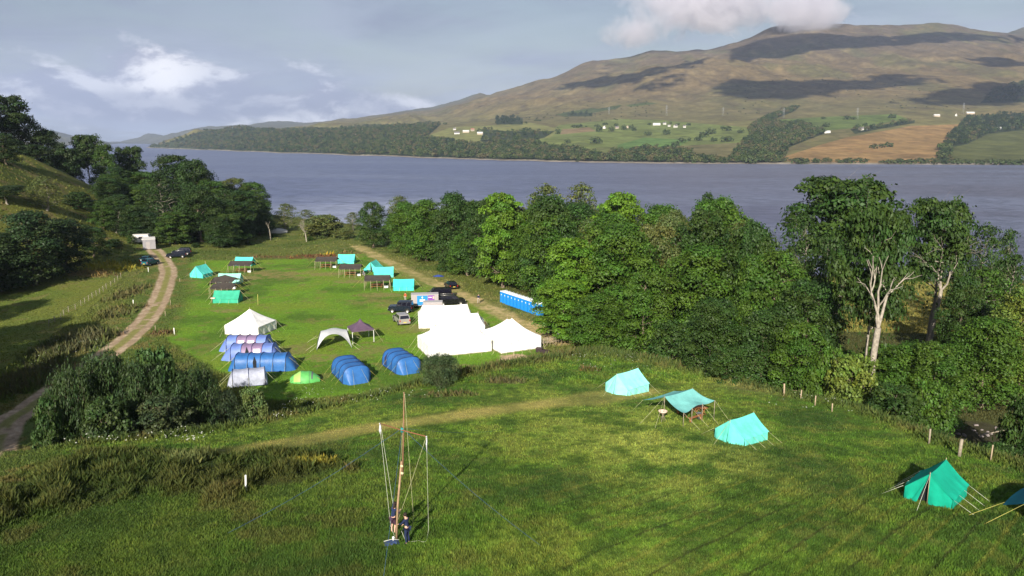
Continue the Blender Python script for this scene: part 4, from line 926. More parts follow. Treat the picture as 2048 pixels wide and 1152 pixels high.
# ---------------------------------------------------------------- mesh builder for everything made by hand
class MB:
    def __init__(s): s.v = []; s.f = []; s.m = []; s.sm = []
    def face(s, pts, mi=0, sm=False):
        n = len(s.v); s.v += [tuple(p) for p in pts]; s.f.append(tuple(range(n, n+len(pts)))); s.m.append(mi); s.sm.append(sm)
    def box(s, c, d, rz=0.0, mi=0, M=None, taper=1.0):
        x, y, z = d[0]/2, d[1]/2, d[2]/2; R = Matrix.Rotation(rz, 3, 'Z') if M is None else M; c = Vector(c); n = len(s.v)
        for sz in (-1, 1):
            for sx, sy in ((-1, -1), (1, -1), (1, 1), (-1, 1)):
                k = taper if sz > 0 else 1.0; s.v.append(tuple(c+R @ Vector((sx*x*k, sy*y*k, sz*z))))
        for q in ((3, 2, 1, 0), (4, 5, 6, 7), (0, 1, 5, 4), (1, 2, 6, 5), (2, 3, 7, 6), (3, 0, 4, 7)): s.f.append(tuple(n+i for i in q)); s.m.append(mi); s.sm.append(False)
    def tube(s, P, r, n=6, mi=0, caps=True):
        P = [Vector(p) for p in P]; R = r if isinstance(r, (list, tuple)) else [r]*len(P); b = len(s.v)
        for i, p in enumerate(P):
            d = (P[min(i+1, len(P)-1)]-P[max(i-1, 0)]).normalized(); a = d.cross(Vector((0.3, 0.2, 0.93))); a = a.normalized() if a.length > 1e-4 else Vector((1, 0, 0)); c = d.cross(a)
            for k in range(n): t = 2*math.pi*k/n; s.v.append(tuple(p+R[i]*(a*math.cos(t)+c*math.sin(t))))
        for i in range(len(P)-1):
            for k in range(n): s.f.append((b+i*n+k, b+i*n+(k+1) % n, b+(i+1)*n+(k+1) % n, b+(i+1)*n+k)); s.m.append(mi); s.sm.append(True)
        if caps:
            s.f.append(tuple(b+k for k in range(n))[::-1]); s.m.append(mi); s.sm.append(False); s.f.append(tuple(b+(len(P)-1)*n+k for k in range(n))); s.m.append(mi); s.sm.append(False)
    def bar(s, a, b, r, n=5, mi=0): s.tube([a, b], r, n, mi)
    def grid(s, fn, nu, nv, mi=0, sm=True):
        b = len(s.v)
        for i in range(nu+1):
            for j in range(nv+1): s.v.append(tuple(fn(i/nu, j/nv)))
        for i in range(nu):
            for j in range(nv): k = b+i*(nv+1)+j; s.f.append((k, k+nv+1, k+nv+2, k+1)); s.m.append(mi); s.sm.append(sm)
    def lathe(s, prof, n=16, mi=0, c=(0, 0, 0), M=None):
        b = len(s.v); c = Vector(c)
        for r, z in prof:
            for k in range(n):
                t = 2*math.pi*k/n; p = Vector((r*math.cos(t), r*math.sin(t), z)); s.v.append(tuple(c+(M @ p if M else p)))
        for i in range(len(prof)-1):
            for k in range(n): s.f.append((b+i*n+k, b+i*n+(k+1) % n, b+(i+1)*n+(k+1) % n, b+(i+1)*n+k)); s.m.append(mi); s.sm.append(True)
    def prism(s, P, y0, y1, mi=0):
        """polygon in x,z pushed along y"""
        n = len(P); b = len(s.v)
        for y in (y0, y1):
            for x, z in P: s.v.append((x, y, z))
        s.f.append(tuple(b+i for i in range(n))); s.m.append(mi); s.sm.append(False); s.f.append(tuple(b+n+i for i in reversed(range(n)))); s.m.append(mi); s.sm.append(False)
        for i in range(n): j = (i+1) % n; s.f.append((b+j, b+i, b+n+i, b+n+j)); s.m.append(mi); s.sm.append(False)
    def build(s, name, m, parent=None, loc=None, rz=None):
        me = bpy.data.meshes.new(name); me.from_pydata(s.v, [], s.f); ms = m if isinstance(m, (list, tuple)) else [m]
        for q in ms: me.materials.append(q)
        me.polygons.foreach_set('material_index', s.m); me.polygons.foreach_set('use_smooth', s.sm); me.update()
        return link(name, me, parent, loc, rz)
def thing(name, label, cat, loc, rz=0.0, group=None):
    o = bpy.data.objects.new(name, None); C.objects.link(o); o.location = loc; o.rotation_euler = (0, 0, rz); o.empty_display_size = 0.3
    return tag(o, label, cat, group)

# ---------------------------------------------------------------- buildings across the lake
WHW = mat('white_render', (0.60, 0.58, 0.55), 0.9); SLATE = mat('slate', (0.14, 0.13, 0.14), 0.8); TANW = mat('tan_wall', (0.40, 0.33, 0.26), 0.9); SHEDR = mat('shed_roof', (0.50, 0.50, 0.50), 0.7); DWIN = mat('dark_window', (0.03, 0.03, 0.04), 0.3); REDR = mat('red_shed', (0.30, 0.13, 0.09), 0.8)
def house(px, py, L, Wd, Hh, rz, wall, roof, label, name='farmhouse', win=True, group=None):
    L, Wd, Hh = L*0.78, Wd*0.85, Hh*0.8; p = pix(px, py, hf=FH, y0=1300, y1=5200); r = thing(name, label, 'house' if name == 'farmhouse' else 'farm building', p, rz, group)
    b = MB(); b.prism([(-Wd/2, -1.5), (Wd/2, -1.5), (Wd/2, Hh), (0, Hh+Wd*0.42), (-Wd/2, Hh)], -L/2, L/2); o = b.build('walls', wall, r); o.rotation_euler.z = math.pi/2
    b = MB(); k = Wd/2+0.4; e = Hh-0.35*0.84
    b.prism([(-k, e+0.25), (0, Hh+Wd*0.42+0.35), (k, e+0.25), (k, e+0.65), (0, Hh+Wd*0.42+0.8), (-k, e+0.65)], -L/2-0.3, L/2+0.3); o = b.build('roof', roof, r); o.rotation_euler.z = math.pi/2
    if win:
        for i in range(int(L//3.2)):
            b = MB(); b.box((-L/2+1.8+i*3.2, -Wd/2-0.04, Hh*0.55), (1.1, 0.1, 1.5)); b.build('window', DWIN, r)
        b = MB(); b.box((L/2-0.5, 0, Hh+Wd*0.42+0.9), (0.9, 1.2, 2.0)); b.build('chimney', wall, r)
for a in [
 (1313, 250.5, 30, 9, 4, 0.05, WHW, SHEDR, 'long low white farm building on the far hillside', 'farm_building', False), (1329, 249, 12, 7, 5, 0.2, WHW, SLATE, 'small white house at the end of the long farm building', 'farmhouse', True),
 (1338, 253, 10, 7, 4, 0.0, WHW, SLATE, 'low white building in front of the white farm', 'farm_building', False), (1351, 255, 14, 8, 6, 0.5, WHW, SLATE, 'gabled white farmhouse of the white farm', 'farmhouse', True), (1369, 255, 11, 7, 4, -0.2, WHW, SLATE, 'white cottage at the right of the white farm', 'farmhouse', True),
 (1209, 257, 13, 9, 6, 1.2, WHW, SLATE, 'white gabled house between the grove trees', 'farmhouse', True), (1234, 257, 13, 8, 4.5, 0.1, TANW, SLATE, 'tan house right of the white gabled house', 'farmhouse', True), (1255, 256, 9, 7, 5, 1.3, TANW, SLATE, 'small pale house at the right of the grove', 'farmhouse', True),
 (914, 268, 22, 10, 4, 0.05, WHW, SLATE, 'dark roofed shed at the left of the lakeside farm', 'farm_building', False), (932, 265, 26, 10, 4, 0.0, TANW, SHEDR, 'grey roofed shed of the lakeside farm', 'farm_building', False), (945, 262, 14, 9, 6, 0.4, TANW, REDR, 'reddish building of the lakeside farm', 'farmhouse', True), (960, 269, 22, 11, 4.5, 0.0, TANW, SHEDR, 'pale shed at the right of the lakeside farm', 'farm_building', False),
 (909, 260, 11, 8, 5, 0.3, WHW, SLATE, 'pale house behind the lakeside farm', 'farmhouse', True), (713, 269, 14, 9, 6, 0.9, TANW, REDR, 'tan house in the long wood', 'farmhouse', True), (732, 268, 9, 7, 5, 0.1, WHW, SLATE, 'white cottage in the long wood', 'farmhouse', True),
 (1636, 261, 9, 7, 5, 0.2, WHW, SLATE, 'white cottage at the wood end above the brown slope', 'farmhouse', True), (1654, 266, 20, 8, 3.5, -0.05, WHW, SHEDR, 'low white building above the brown slope', 'farm_building', False), (1722, 260, 15, 8, 4.5, 0.15, WHW, SLATE, 'white house above the brown slope', 'farmhouse', True), (1733, 260, 8, 6, 3, 0.1, WHW, SLATE, 'small white outhouse beside the hillside house', 'farm_building', False),
 (1873, 233, 24, 9, 4, 0.05, TANW, SHEDR, 'long grey farm building high on the right hillside', 'farm_building', False), (1912, 232, 9, 7, 5, 1.0, WHW, SLATE, 'white gable high on the right hillside', 'farmhouse', True), (1940, 228, 34, 10, 4, 0.0, TANW, SHEDR, 'long pale shed high on the right hillside', 'farm_building', False), (1998, 258, 16, 7, 3, 0.0, WHW, SHEDR, 'pale hut in front of the conifer wood', 'farm_building', False), (1972, 257, 20, 6, 2.5, 0.0, TANW, SHEDR, 'low grey shed in front of the conifer wood', 'farm_building', False)]:
    house(*a, group='farm buildings across the lake')
STEEL = mat('galvanised_steel', (0.42, 0.43, 0.45), 0.5, 0.5)
def pylon(px, py, top, label):
    p = pix(px, py, hf=FH, y0=1300, y1=5200); zc = p.y*cT+(CZ-p.z)*sT; h = (py-top)*zc/F
    r = thing('pylon', label, 'pylon', p, 0.3, 'power line pylons on the far hillside')
    b = MB()
    for sx in (-1, 1):
        for sy in (-1, 1): b.bar((sx*3, sy*3, -1), (sx*0.5, sy*0.5, h), 0.13, 4)
    for k in range(6):
        z0, z1 = h*k/6, h*(k+1)/6; a, c = 3-2.5*k/6, 3-2.5*(k+1)/6; b.bar((-a, -a, z0), (c, -c, z1), 0.09, 4); b.bar((a, -a, z0), (-c, -c, z1), 0.09, 4)
    b.build('lattice_tower', STEEL, r)
    for q, w in ((0.68, 6), (0.80, 7.5), (0.92, 5)): b = MB(); b.bar((-w, 0, h*q), (w, 0, h*q), 0.14, 4); b.build('cross_arm', STEEL, r)
for a in [(1567, 236, 216, 'leftmost steel pylon near the wooded gully'), (1714, 239, 216, 'steel pylon beside two round trees'), (1926, 228, 206, 'steel pylon high on the right hillside'), (1333, 231, 211, 'steel pylon above the white farm'), (1446, 232, 215, 'steel pylon on the moor above the copse'), (1218, 229, 214, 'faint steel pylon above the farmhouse grove')]: pylon(*a)

# ---------------------------------------------------------------- clouds
def cloud_shadow_caster(P, seed, alt=1500.0):
    """an unseen opaque slab in cloud shape, added high above to cast shade; P is where its shadow falls on the far slopes"""
    pts = []
    for px, py in P:
        q = pix(px, py, hf=FH, y0=2300, y1=6400); t = (alt-q.z)/(-SDIR.z); pts.append((q.x-SDIR.x*t, q.y-SDIR.y*t))
    xs = [p[0] for p in pts]; ys = [p[1] for p in pts]; st = 26.0
    X, Y = np.meshgrid(np.arange(min(xs)-150, max(xs)+150, st), np.arange(min(ys)-150, max(ys)+150, st))
    X = X+0.0; d = dline(X, Y, pts+pts[:1]); d = np.where(inpoly(X, Y, pts), d, -d)+170*(fbm(X, Y, 260, 5, seed, 0.6)-0.5)
    top = np.where(d > 0, 20+90*np.sqrt(np.clip(d/150, 0, 1))*(0.5+fbm(X, Y, 120, 4, seed+1)), 0)
    ins = d+np.random.default_rng(seed).uniform(-75, 75, X.shape)*(d < 90) > 0; top = np.where(ins, np.maximum(top, 18), 0); nr, nc = X.shape; i = np.arange(nr*nc).reshape(nr, nc); cell = ins[:-1, :-1] & ins[1:, :-1] & ins[:-1, 1:] & ins[1:, 1:]
    V = np.concatenate([np.stack([X, Y, alt+top], -1).reshape(-1, 3), np.stack([X, Y, alt-top*0.3], -1).reshape(-1, 3)])
    q = np.stack([i[:-1, :-1][cell], i[:-1, 1:][cell], i[1:, 1:][cell], i[1:, :-1][cell]], -1)
    if len(q) == 0: return
    o = link('cloud', npmesh('cloud', V, np.concatenate([q, q[:, ::-1]+nr*nc]), mat('shadow_cloud_white', (0.85, 0.85, 0.87), 1.0), smooth=True)); tag(o, kind='stuff')
def Z5(P): return [(1000+a/1.954, b/1.954) for a, b in P]
for k, P in enumerate([
 [(880, 205), (1000, 165), (1150, 145), (1400, 152), (1520, 150), (1700, 132), (1880, 142), (1960, 152), (2080, 155), (2080, 166), (1700, 168), (1500, 182), (1350, 188), (1200, 208), (1000, 232), (900, 252)],
 [(170, 352), (300, 322), (480, 300), (620, 265), (760, 230), (850, 240), (700, 275), (560, 315), (450, 335), (250, 355)],
 [(515, 368), (600, 322), (725, 296), (705, 325), (600, 355)],
 [(780, 350), (860, 320), (1000, 320), (1200, 325), (1400, 320), (1500, 310), (1720, 300), (1740, 322), (1450, 352), (1300, 372), (1150, 388), (950, 392), (830, 378)],
 [(1780, 242), (1950, 230), (2080, 225), (2080, 256), (1950, 264), (1850, 250)],
 [(1560, 400), (1800, 345), (2090, 300), (2090, 400), (1900, 415), (1700, 418)],
 [(390, 265), (430, 252), (450, 290), (420, 285)]]): cloud_shadow_caster(Z5(P), 500+k*7)
def volume_cloud(name, px, py, D, wpx, hpx, depth, seed, dens=0.012):
    c = wpix(px, py, 0); u = (px-1024)/F; zz = CZ-D*math.tan(TP+math.atan((py-576)/F)); zc = D*cT+(CZ-zz)*sT
    rx, ry, rz_ = wpx*zc/F/2, depth/2, hpx*zc/F/2
    m = bpy.data.materials.new(name); m.use_nodes = True; nt = m.node_tree; nt.nodes.clear(); q = G(nt)
    oc = q.n('ShaderNodeTexCoord').outputs['Object']
    n1 = q.noise(q.n('ShaderNodeVectorMath', {0: oc, 1: (seed*311.0, seed*170.0, 0)}, operation='ADD').outputs[0], 0.0050, 8, 0.70, 0.6)
    ln = q.n('ShaderNodeVectorMath', {0: q.n('ShaderNodeVectorMath', {0: oc, 1: (rx, ry, rz_)}, operation='DIVIDE').outputs[0]}, operation='LENGTH').outputs['Value']
    d = q.math('SUBTRACT', q.math('ADD', n1, q.ss(ln, 0.0, 1.0, 0.34, -0.30)), 0.47)
    d = q.math('MULTIPLY', q.math('MAXIMUM', d, 0.0), dens*5.0)
    v = q.n('ShaderNodeVolumePrincipled', {'Color': (0.87, 0.86, 0.91, 1), 'Density': d, 'Anisotropy': 0.1})
    q.n('ShaderNodeOutputMaterial', {'Volume': v.outputs[0]})
    bm = bmesh.new(); bmesh.ops.create_icosphere(bm, subdivisions=3, radius=1.0)
    for w in bm.verts: w.co = Vector((w.co.x*rx*1.05, w.co.y*ry*1.05, w.co.z*rz_*1.05))
    me = bpy.data.meshes.new(name); bm.to_mesh(me); bm.free(); me.materials.append(m)
    o = link(name, me, None, (u*zc, D, zz)); tag(o, kind='stuff')
volume_cloud('cloud', 1410, 6, 5350, 560, 230, 700, 1)
volume_cloud('cloud', 1615, 16, 5250, 330, 215, 600, 2)
volume_cloud('cloud', 1270, 62, 5400, 260, 120, 500, 3, 0.007)
# ---------------------------------------------------------------- camp: materials
def canvas(name, c, rough=0.85, tr=0.18): return mat(name, c, rough, spec=0.15, noise=(1.1, 0.17), trans=tr, bump=(2.6, 0.8))
TURQ = canvas('turquoise_canvas', (0.11, 0.66, 0.58)); TURQ2 = canvas('pale_turquoise_canvas', (0.30, 0.80, 0.74)); GRN = canvas('green_canvas', (0.055, 0.42, 0.27)); EMER = canvas('emerald_canvas', (0.008, 0.36, 0.24)); TEAL = canvas('teal_fly', (0.006, 0.075, 0.115)); FLYT = canvas('pale_teal_fly', (0.19, 0.52, 0.50))
WHITE = canvas('white_canvas', (0.86, 0.85, 0.83), tr=0.1); DRK = canvas('dark_brown_fly', (0.055, 0.047, 0.042), tr=0.03); OLV = canvas('olive_fly', (0.085, 0.105, 0.030), tr=0.03)
BLUE = mat('blue_nylon', (0.028, 0.120, 0.34), 0.45, noise=(1.2, 0.18), bump=(2.5, 0.6)); LBLUE = mat('pale_blue_nylon', (0.13, 0.20, 0.50), 0.5, noise=(1.2, 0.15), bump=(2.5, 0.5)); PURP = mat('mauve_nylon', (0.23, 0.16, 0.27), 0.5, noise=(1.2, 0.15), bump=(2.5, 0.5)); SILV = mat('silver_nylon', (0.34, 0.36, 0.45), 0.4, noise=(2, 0.2), bump=(3.5, 0.9))
NAVYT = mat('navy_webbing', (0.012, 0.025, 0.09), 0.6); GREENT = mat('green_nylon', (0.09, 0.36, 0.09), 0.5, noise=(1.5, 0.2), bump=(3, 0.6)); LGREEN = mat('lime_nylon', (0.30, 0.52, 0.12), 0.5, bump=(3, 0.5)); GREYF = mat('grey_shelter_fabric', (0.52, 0.53, 0.54), 0.6, noise=(1.5, 0.1), trans=0.1, bump=(2.5, 0.5)); DGREY = mat('dark_grey_fabric', (0.11, 0.12, 0.13), 0.7)
GAZ = mat('gazebo_fabric', (0.105, 0.065, 0.105), 0.6, noise=(1.5, 0.12), bump=(2.5, 0.4)); ROPE = mat('pale_rope', (0.52, 0.50, 0.30), 0.9); YROPE = mat('yellow_rope', (0.42, 0.38, 0.10), 0.8); BROPE = mat('blue_rope', (0.035, 0.09, 0.22), 0.8); WROPE = mat('white_rope', (0.62, 0.63, 0.52), 0.8)
WOOD = mat('varnished_wood', (0.30, 0.115, 0.045), 0.6, noise=(5, 0.25)); PWOOD = mat('pale_wood', (0.34, 0.265, 0.18), 0.8, noise=(5, 0.25)); GWOOD = mat('grey_wood', (0.26, 0.22, 0.17), 0.9, noise=(5, 0.3)); ALU = mat('metal_pole', (0.55, 0.56, 0.58), 0.4, 0.6)
WPLA = mat('white_plastic', (0.80, 0.80, 0.78), 0.5); MESHW = mat('window_film', (0.30, 0.29, 0.30), 0.3); INSIDE = mat('dark_interior', (0.012, 0.015, 0.02), 0.9)

def crumple(x, y, a, s=1.0): return a*(math.sin(x*3.1*s+y*1.7)+math.sin(x*1.3-y*4.3*s+2.0)+math.sin(y*6.1*s+x*0.7))/3
def guys(r, pts, m=ROPE, rad=0.016, dz=None):
    for a, b in pts:
        q = MB(); q.bar(a, b, rad, 4); q.build('guy_rope', m, r)
def local_ground(r, x, y):
    c, s = math.cos(r.rotation_euler.z), math.sin(r.rotation_euler.z); wx = r.location.x+x*c-y*s; wy = r.location.y+x*s+y*c
    return Hs(wx, wy)-r.location.z
def ridge_tent(label, px, py, yaw, L=4.4, W=3.2, Hh=2.1, wall=0.65, m=TURQ, door=None, hip=0.0, group='turquoise ridge tents of the camp', guy=ROPE, gr=0.016, seed=0, p=None, sagr=0.07):
    p = p or pix(px, py); r = thing('ridge_tent', label, 'tent', p, yaw, group); rg = random.Random(seed)
    def rz(u): return Hh-sagr*math.sin(math.pi*u)
    G_ = lambda x, y: local_ground(r, x, y)
    b = MB()
    for sd in (-1, 1):
        def f(u, v, sd=sd):
            x = (u-0.5)*(L+0.12); y = sd*(W/2+0.10)*v; z = rz(u)*(1-v)+(wall+0.02)*v-0.10*math.sin(math.pi*v)-0.05*v*abs(math.sin(u*math.pi*4))+crumple(x, y, 0.012)
            return (x, y, z)
        b.grid(f, 20, 8)
    b.build('roof', m, r)
    b = MB()
    for sd in (-1, 1):
        def f(u, v, sd=sd):
            x = (u-0.5)*L; g_ = G_(x, sd*W/2); y = sd*(W/2+0.03*math.sin(u*math.pi*8)*v+0.05*v)
            return (x, y, (wall-0.01)*(1-v)+(g_-0.03)*v)
        b.grid(f, 24, 3)
    b.build('side_wall', m, r)
    for e in (-1, 1):
        for sd in (-1, 1):
            b = MB(); gap = 0.0 if door != e else (0.05 if sd < 0 else 0.55)
            def f(u, v, e=e, sd=sd, gap=gap):
                # u 0 at the door slit .. 1 at the corner ; v 0 top .. 1 ground
                yt = u*W/2; ztop = Hh-(Hh-wall)*u
                yb = gap+(W/2-gap)*u
                y = yt*(1-v)+(yb if v > 0 else yt)*v; y = y if u > 0 else gap*v
                zt = ztop; z = zt*(1-v)+G_(e*L/2, sd*y)*v-0.02*v
                x = e*(L/2+0.02+hip*v*(1-u*u)+0.05*math.sin(u*9+sd)*v)
                return (x, sd*y, z)
            b.grid(f, 8, 8)
            b.build('door_flap', m, r)
        b = MB(); b.bar((e*(L/2+0.05), 0, G_(e*L/2, 0)), (e*(L/2+0.05), 0, Hh+0.10), 0.02, 6); b.build('tent_pole', PWOOD, r)
        if door == e:
            b = MB(); b.face([(e*(L/2-0.25), -0.3, 0), (e*(L/2-0.25), 0.9, 0), (e*(L/2-0.25), 0.15, Hh*0.85)]); b.build('dark_opening', INSIDE, r)
    gl = []
    for k in range(4):
        x = (k/3-0.5)*L
        for sd in (-1, 1): y2 = sd*(W/2+1.25); gl.append(((x, sd*(W/2+0.1), wall), (x*1.12, y2, G_(x*1.12, y2))))
    for e in (-1, 1): gl.append(((e*L/2, 0, Hh), (e*(L/2+1.9), 0, G_(e*(L/2+1.9), 0))))
    guys(r, gl, guy, gr)
    return r
def on_line(p0, p1, t): return p0.lerp(p1, t)
# the four tents of the near field
def mid_tent(a, b, zr, **k):
    A = wpix(*a, zr); B = wpix(*b, zr); m_ = (A+B)/2; p = Vector((m_.x, m_.y, Hs(m_.x, m_.y)))
    return ridge_tent(p=p, px=0, py=0, yaw=math.atan2(B.y-A.y, B.x-A.x), L=(B-A).length, Hh=zr-p.z, gr=0.009, **k)
GN = 'green ridge tents on the near field'
mid_tent((1234, 748), (1275.5, 736), Hs(11.6, 73.7)+2.1, label='pale turquoise ridge tent farthest up the near field by the wood', W=3.0, wall=0.85, m=TURQ2, hip=0.45, group=GN)
mid_tent((1461, 840), (1507, 825), Hs(18.4, 57.7)+2.05, label='turquoise ridge tent with white patches between the fly and the emerald tent', W=2.8, wall=0.75, m=canvas('turquoise_canvas_mid', (0.15, 0.70, 0.60)), hip=0.35, group=GN, door=None)
mid_tent((1861, 947), (1892, 919), Hs(25.6, 42.7)+2.0, label='emerald green ridge tent with an open dark door slit', W=2.6, wall=0.8, m=EMER, door=-1, hip=0.1, group=GN, guy=WROPE)
# camp tents
ridge_tent('small turquoise ridge tent standing end on at the far left of the camp', 403, 553, math.radians(75), 3.4, 3.3, 2.6, 0.8, TURQ, door=None)
ridge_tent('turquoise ridge tent side on at the far left behind a dark fly', 490, 530, -0.06, 4.2, 2.6, 2.0, 0.7, TURQ)
ridge_tent('pale turquoise ridge tent side on behind the pointed dark fly', 461, 566, 0.02, 4.6, 2.6, 2.1, 0.7, canvas('bleached_canvas', (0.32, 0.70, 0.60)))
ridge_tent('deep green ridge tent side on at the front of the left group', 456, 603, 0.02, 4.7, 2.6, 2.15, 0.75, GRN)
ridge_tent('turquoise ridge tent side on at the back right of the camp field', 694, 526, 0.0, 4.0, 2.6, 2.2, 0.7, TURQ)
ridge_tent('turquoise ridge tent end on with an open dark door', 747, 541, math.radians(-98), 4.0, 3.4, 2.3, 0.55, TURQ, door=1)
ridge_tent('turquoise ridge tent overlapping the open fronted one', 768, 553, 0.12, 4.2, 2.6, 2.2, 0.7, TURQ)
ridge_tent('turquoise ridge tent nearest the parked vehicles', 808, 579, 0.06, 4.1, 2.5, 2.2, 0.8, canvas('turquoise_canvas_dark', (0.07, 0.62, 0.56)))

def trestle(loc, yaw, L=1.9, m=WOOD, lab='wooden trestle table', group=None):
    r = thing('trestle_table', lab, 'table', loc, yaw, group)
    for k in (-1, 0, 1): b = MB(); b.box((0, k*0.24, 0.73), (L, 0.22, 0.04)); b.build('table_board', m, r)
    for e in (-1, 1):
        b = MB(); b.bar((e*L*0.38, -0.3, 0), (e*L*0.38, 0.2, 0.71), 0.03, 4); b.bar((e*L*0.38, 0.3, 0), (e*L*0.38, -0.2, 0.71), 0.03, 4); b.build('leg', m, r)
    return r
def bench(loc, yaw, L=1.8, m=WOOD, lab='wooden bench', group=None):
    r = thing('bench', lab, 'bench', loc, yaw, group)
    b = MB(); b.box((0, 0, 0.43), (L, 0.26, 0.045)); b.build('seat', m, r)
    for e in (-1, 1): b = MB(); b.box((e*L*0.38, 0, 0.2), (0.05, 0.24, 0.41)); b.build('leg', m, r)
    return r
def off(p, yaw, dx, dy, dz=None):
    x = p.x+dx*math.cos(yaw)-dy*math.sin(yaw); y = p.y+dx*math.sin(yaw)+dy*math.cos(yaw); return Vector((x, y, Hs(x, y)+(dz or 0)))
def dining(label, px, py, yaw, L=5.2, W=3.4, ridge=2.6, eave=1.85, m=DRK, m2=None, peak=0.0, where='', table=True, slack=0.18):
    p = pix(px, py); W = W+0.4; r = thing('dining_shelter', label, 'canopy', p, yaw, 'dark dining shelters of the camp'); G_ = lambda x, y: local_ground(r, x, y)
    b = MB()
    for sd in (-1, 1):
        def f(u, v, sd=sd):
            x = (u-0.5)*L; pk = peak*max(0, 1-abs(u-0.5)*2)**1.2; y = sd*W/2*v*(1-0.08*math.sin(math.pi*u)); z = (ridge+pk)*(1-v)+eave*v-slack*math.sin(math.pi*u)*v-0.08*math.sin(math.pi*v)+crumple(x, y, 0.02)
            return (x, y, z)
        b.grid(f, 20, 8, mi=0)
    for sd in (-1, 1):
        b.grid(lambda u, v, sd=sd: ((u-0.5)*L, sd*(W/2*(1-0.08*math.sin(math.pi*u))), eave-slack*math.sin(math.pi*u)-v*0.22*(0.6+0.4*abs(math.sin(u*math.pi*5)))), 20, 1)
    b.build('canopy', m, r)
    if m2:
        b = MB(); b.grid(lambda u, v: (-L/2-0.9*u, (v-0.5)*W*(1-0.3*u), (ridge if 0 else (ridge*(1-abs(v-0.5)*2)+eave*abs(v-0.5)*2))*(1-u)+0.75*u+0.03), 6, 6); b.build('end_flap', m2, r)
    for k in range(5):
        x = (k/4-0.5)*(L-0.1); b = MB(); b.bar((x, -W/2, G_(x, -W/2)), (x, -W/2, eave-slack*math.sin(math.pi*k/4)), 0.04, 6); b.build('pole', PWOOD, r)
    for k in (0, 4):
        x = (k/4-0.5)*(L-0.1); b = MB(); b.bar((x, W/2, G_(x, W/2)), (x, W/2, eave), 0.04, 6); b.build('pole', PWOOD, r); b = MB(); b.bar((x, 0, G_(x, 0)), (x, 0, ridge), 0.04, 6); b.build('pole', PWOOD, r)
    gl = []
    for k in range(5): x = (k/4-0.5)*L; gl.append(((x, -W/2, eave), (x+0.2, -W/2-1.5, G_(x, -W/2-1.5))))
    for e in (-1, 1): gl.append(((e*L/2, 0, ridge), (e*(L/2+2.6), 0.2, G_(e*(L/2+2.6), 0)))); gl.append(((e*L/2, W/2, eave), (e*(L/2+1.5), W/2+1.2, G_(e*(L/2+1.5), W/2+1.2))))
    guys(r, gl[:5], ROPE, 0.016); guys(r, gl[5:], YROPE, 0.017)
    if table:
        trestle(off(p, yaw, -0.2, 0.1), yaw, 2.6, WOOD, 'trestle table under '+where, 'trestle tables under the dining shelters')
        bench(off(p, yaw, -0.2, -0.75), yaw, 2.4, WOOD, 'front bench under '+where, 'benches under the dining shelters'); bench(off(p, yaw, -0.2, 0.9), yaw, 2.4, WOOD, 'back bench under '+where, 'benches under the dining shelters')
        q = off(p, yaw, 1.7, -0.3); bx = thing('storage_crate', 'pale storage crate under '+where, 'crate', q, yaw+0.2, 'crates under the dining shelters')
        b = MB(); b.box((0, 0, 0.2), (0.75, 0.5, 0.38)); b.build('tub', WPLA, bx); b = MB(); b.box((0, 0, 0.41), (0.8, 0.54, 0.05)); b.build('lid', GREYF, bx)
    return r
dining('long dark fly on poles in front of the far left ridge tent', 485, 544, 0.0, 5.2, 3.2, where='the far left dark fly', slack=0.05)
dining('pointed dark fly with an olive flap on the left of the camp', 452, 577, -0.05, 4.6, 3.6, 2.3, 1.75, DRK, OLV, 0.55, 'the pointed dark fly', True)
dining('sagging dark fly behind the deep green ridge tent', 450, 590, 0.06, 4.4, 3.4, 2.2, 1.75, DRK, None, 0.3, 'the sagging dark fly', True)
dining('dark fly on poles at the back right beside the turquoise tent', 655, 535, 0.02, 5.0, 3.2, where='the back right dark fly', slack=0.05)
dining('middle dark fly of the three on the right of the field', 703, 551, 0.02, 4.8, 3.2, where='the middle dark fly', slack=0.08)
dining('nearest dark fly of the three beside the overlapping tents', 756, 575, 0.08, 5.2, 3.3, where='the nearest dark fly', slack=0.1)

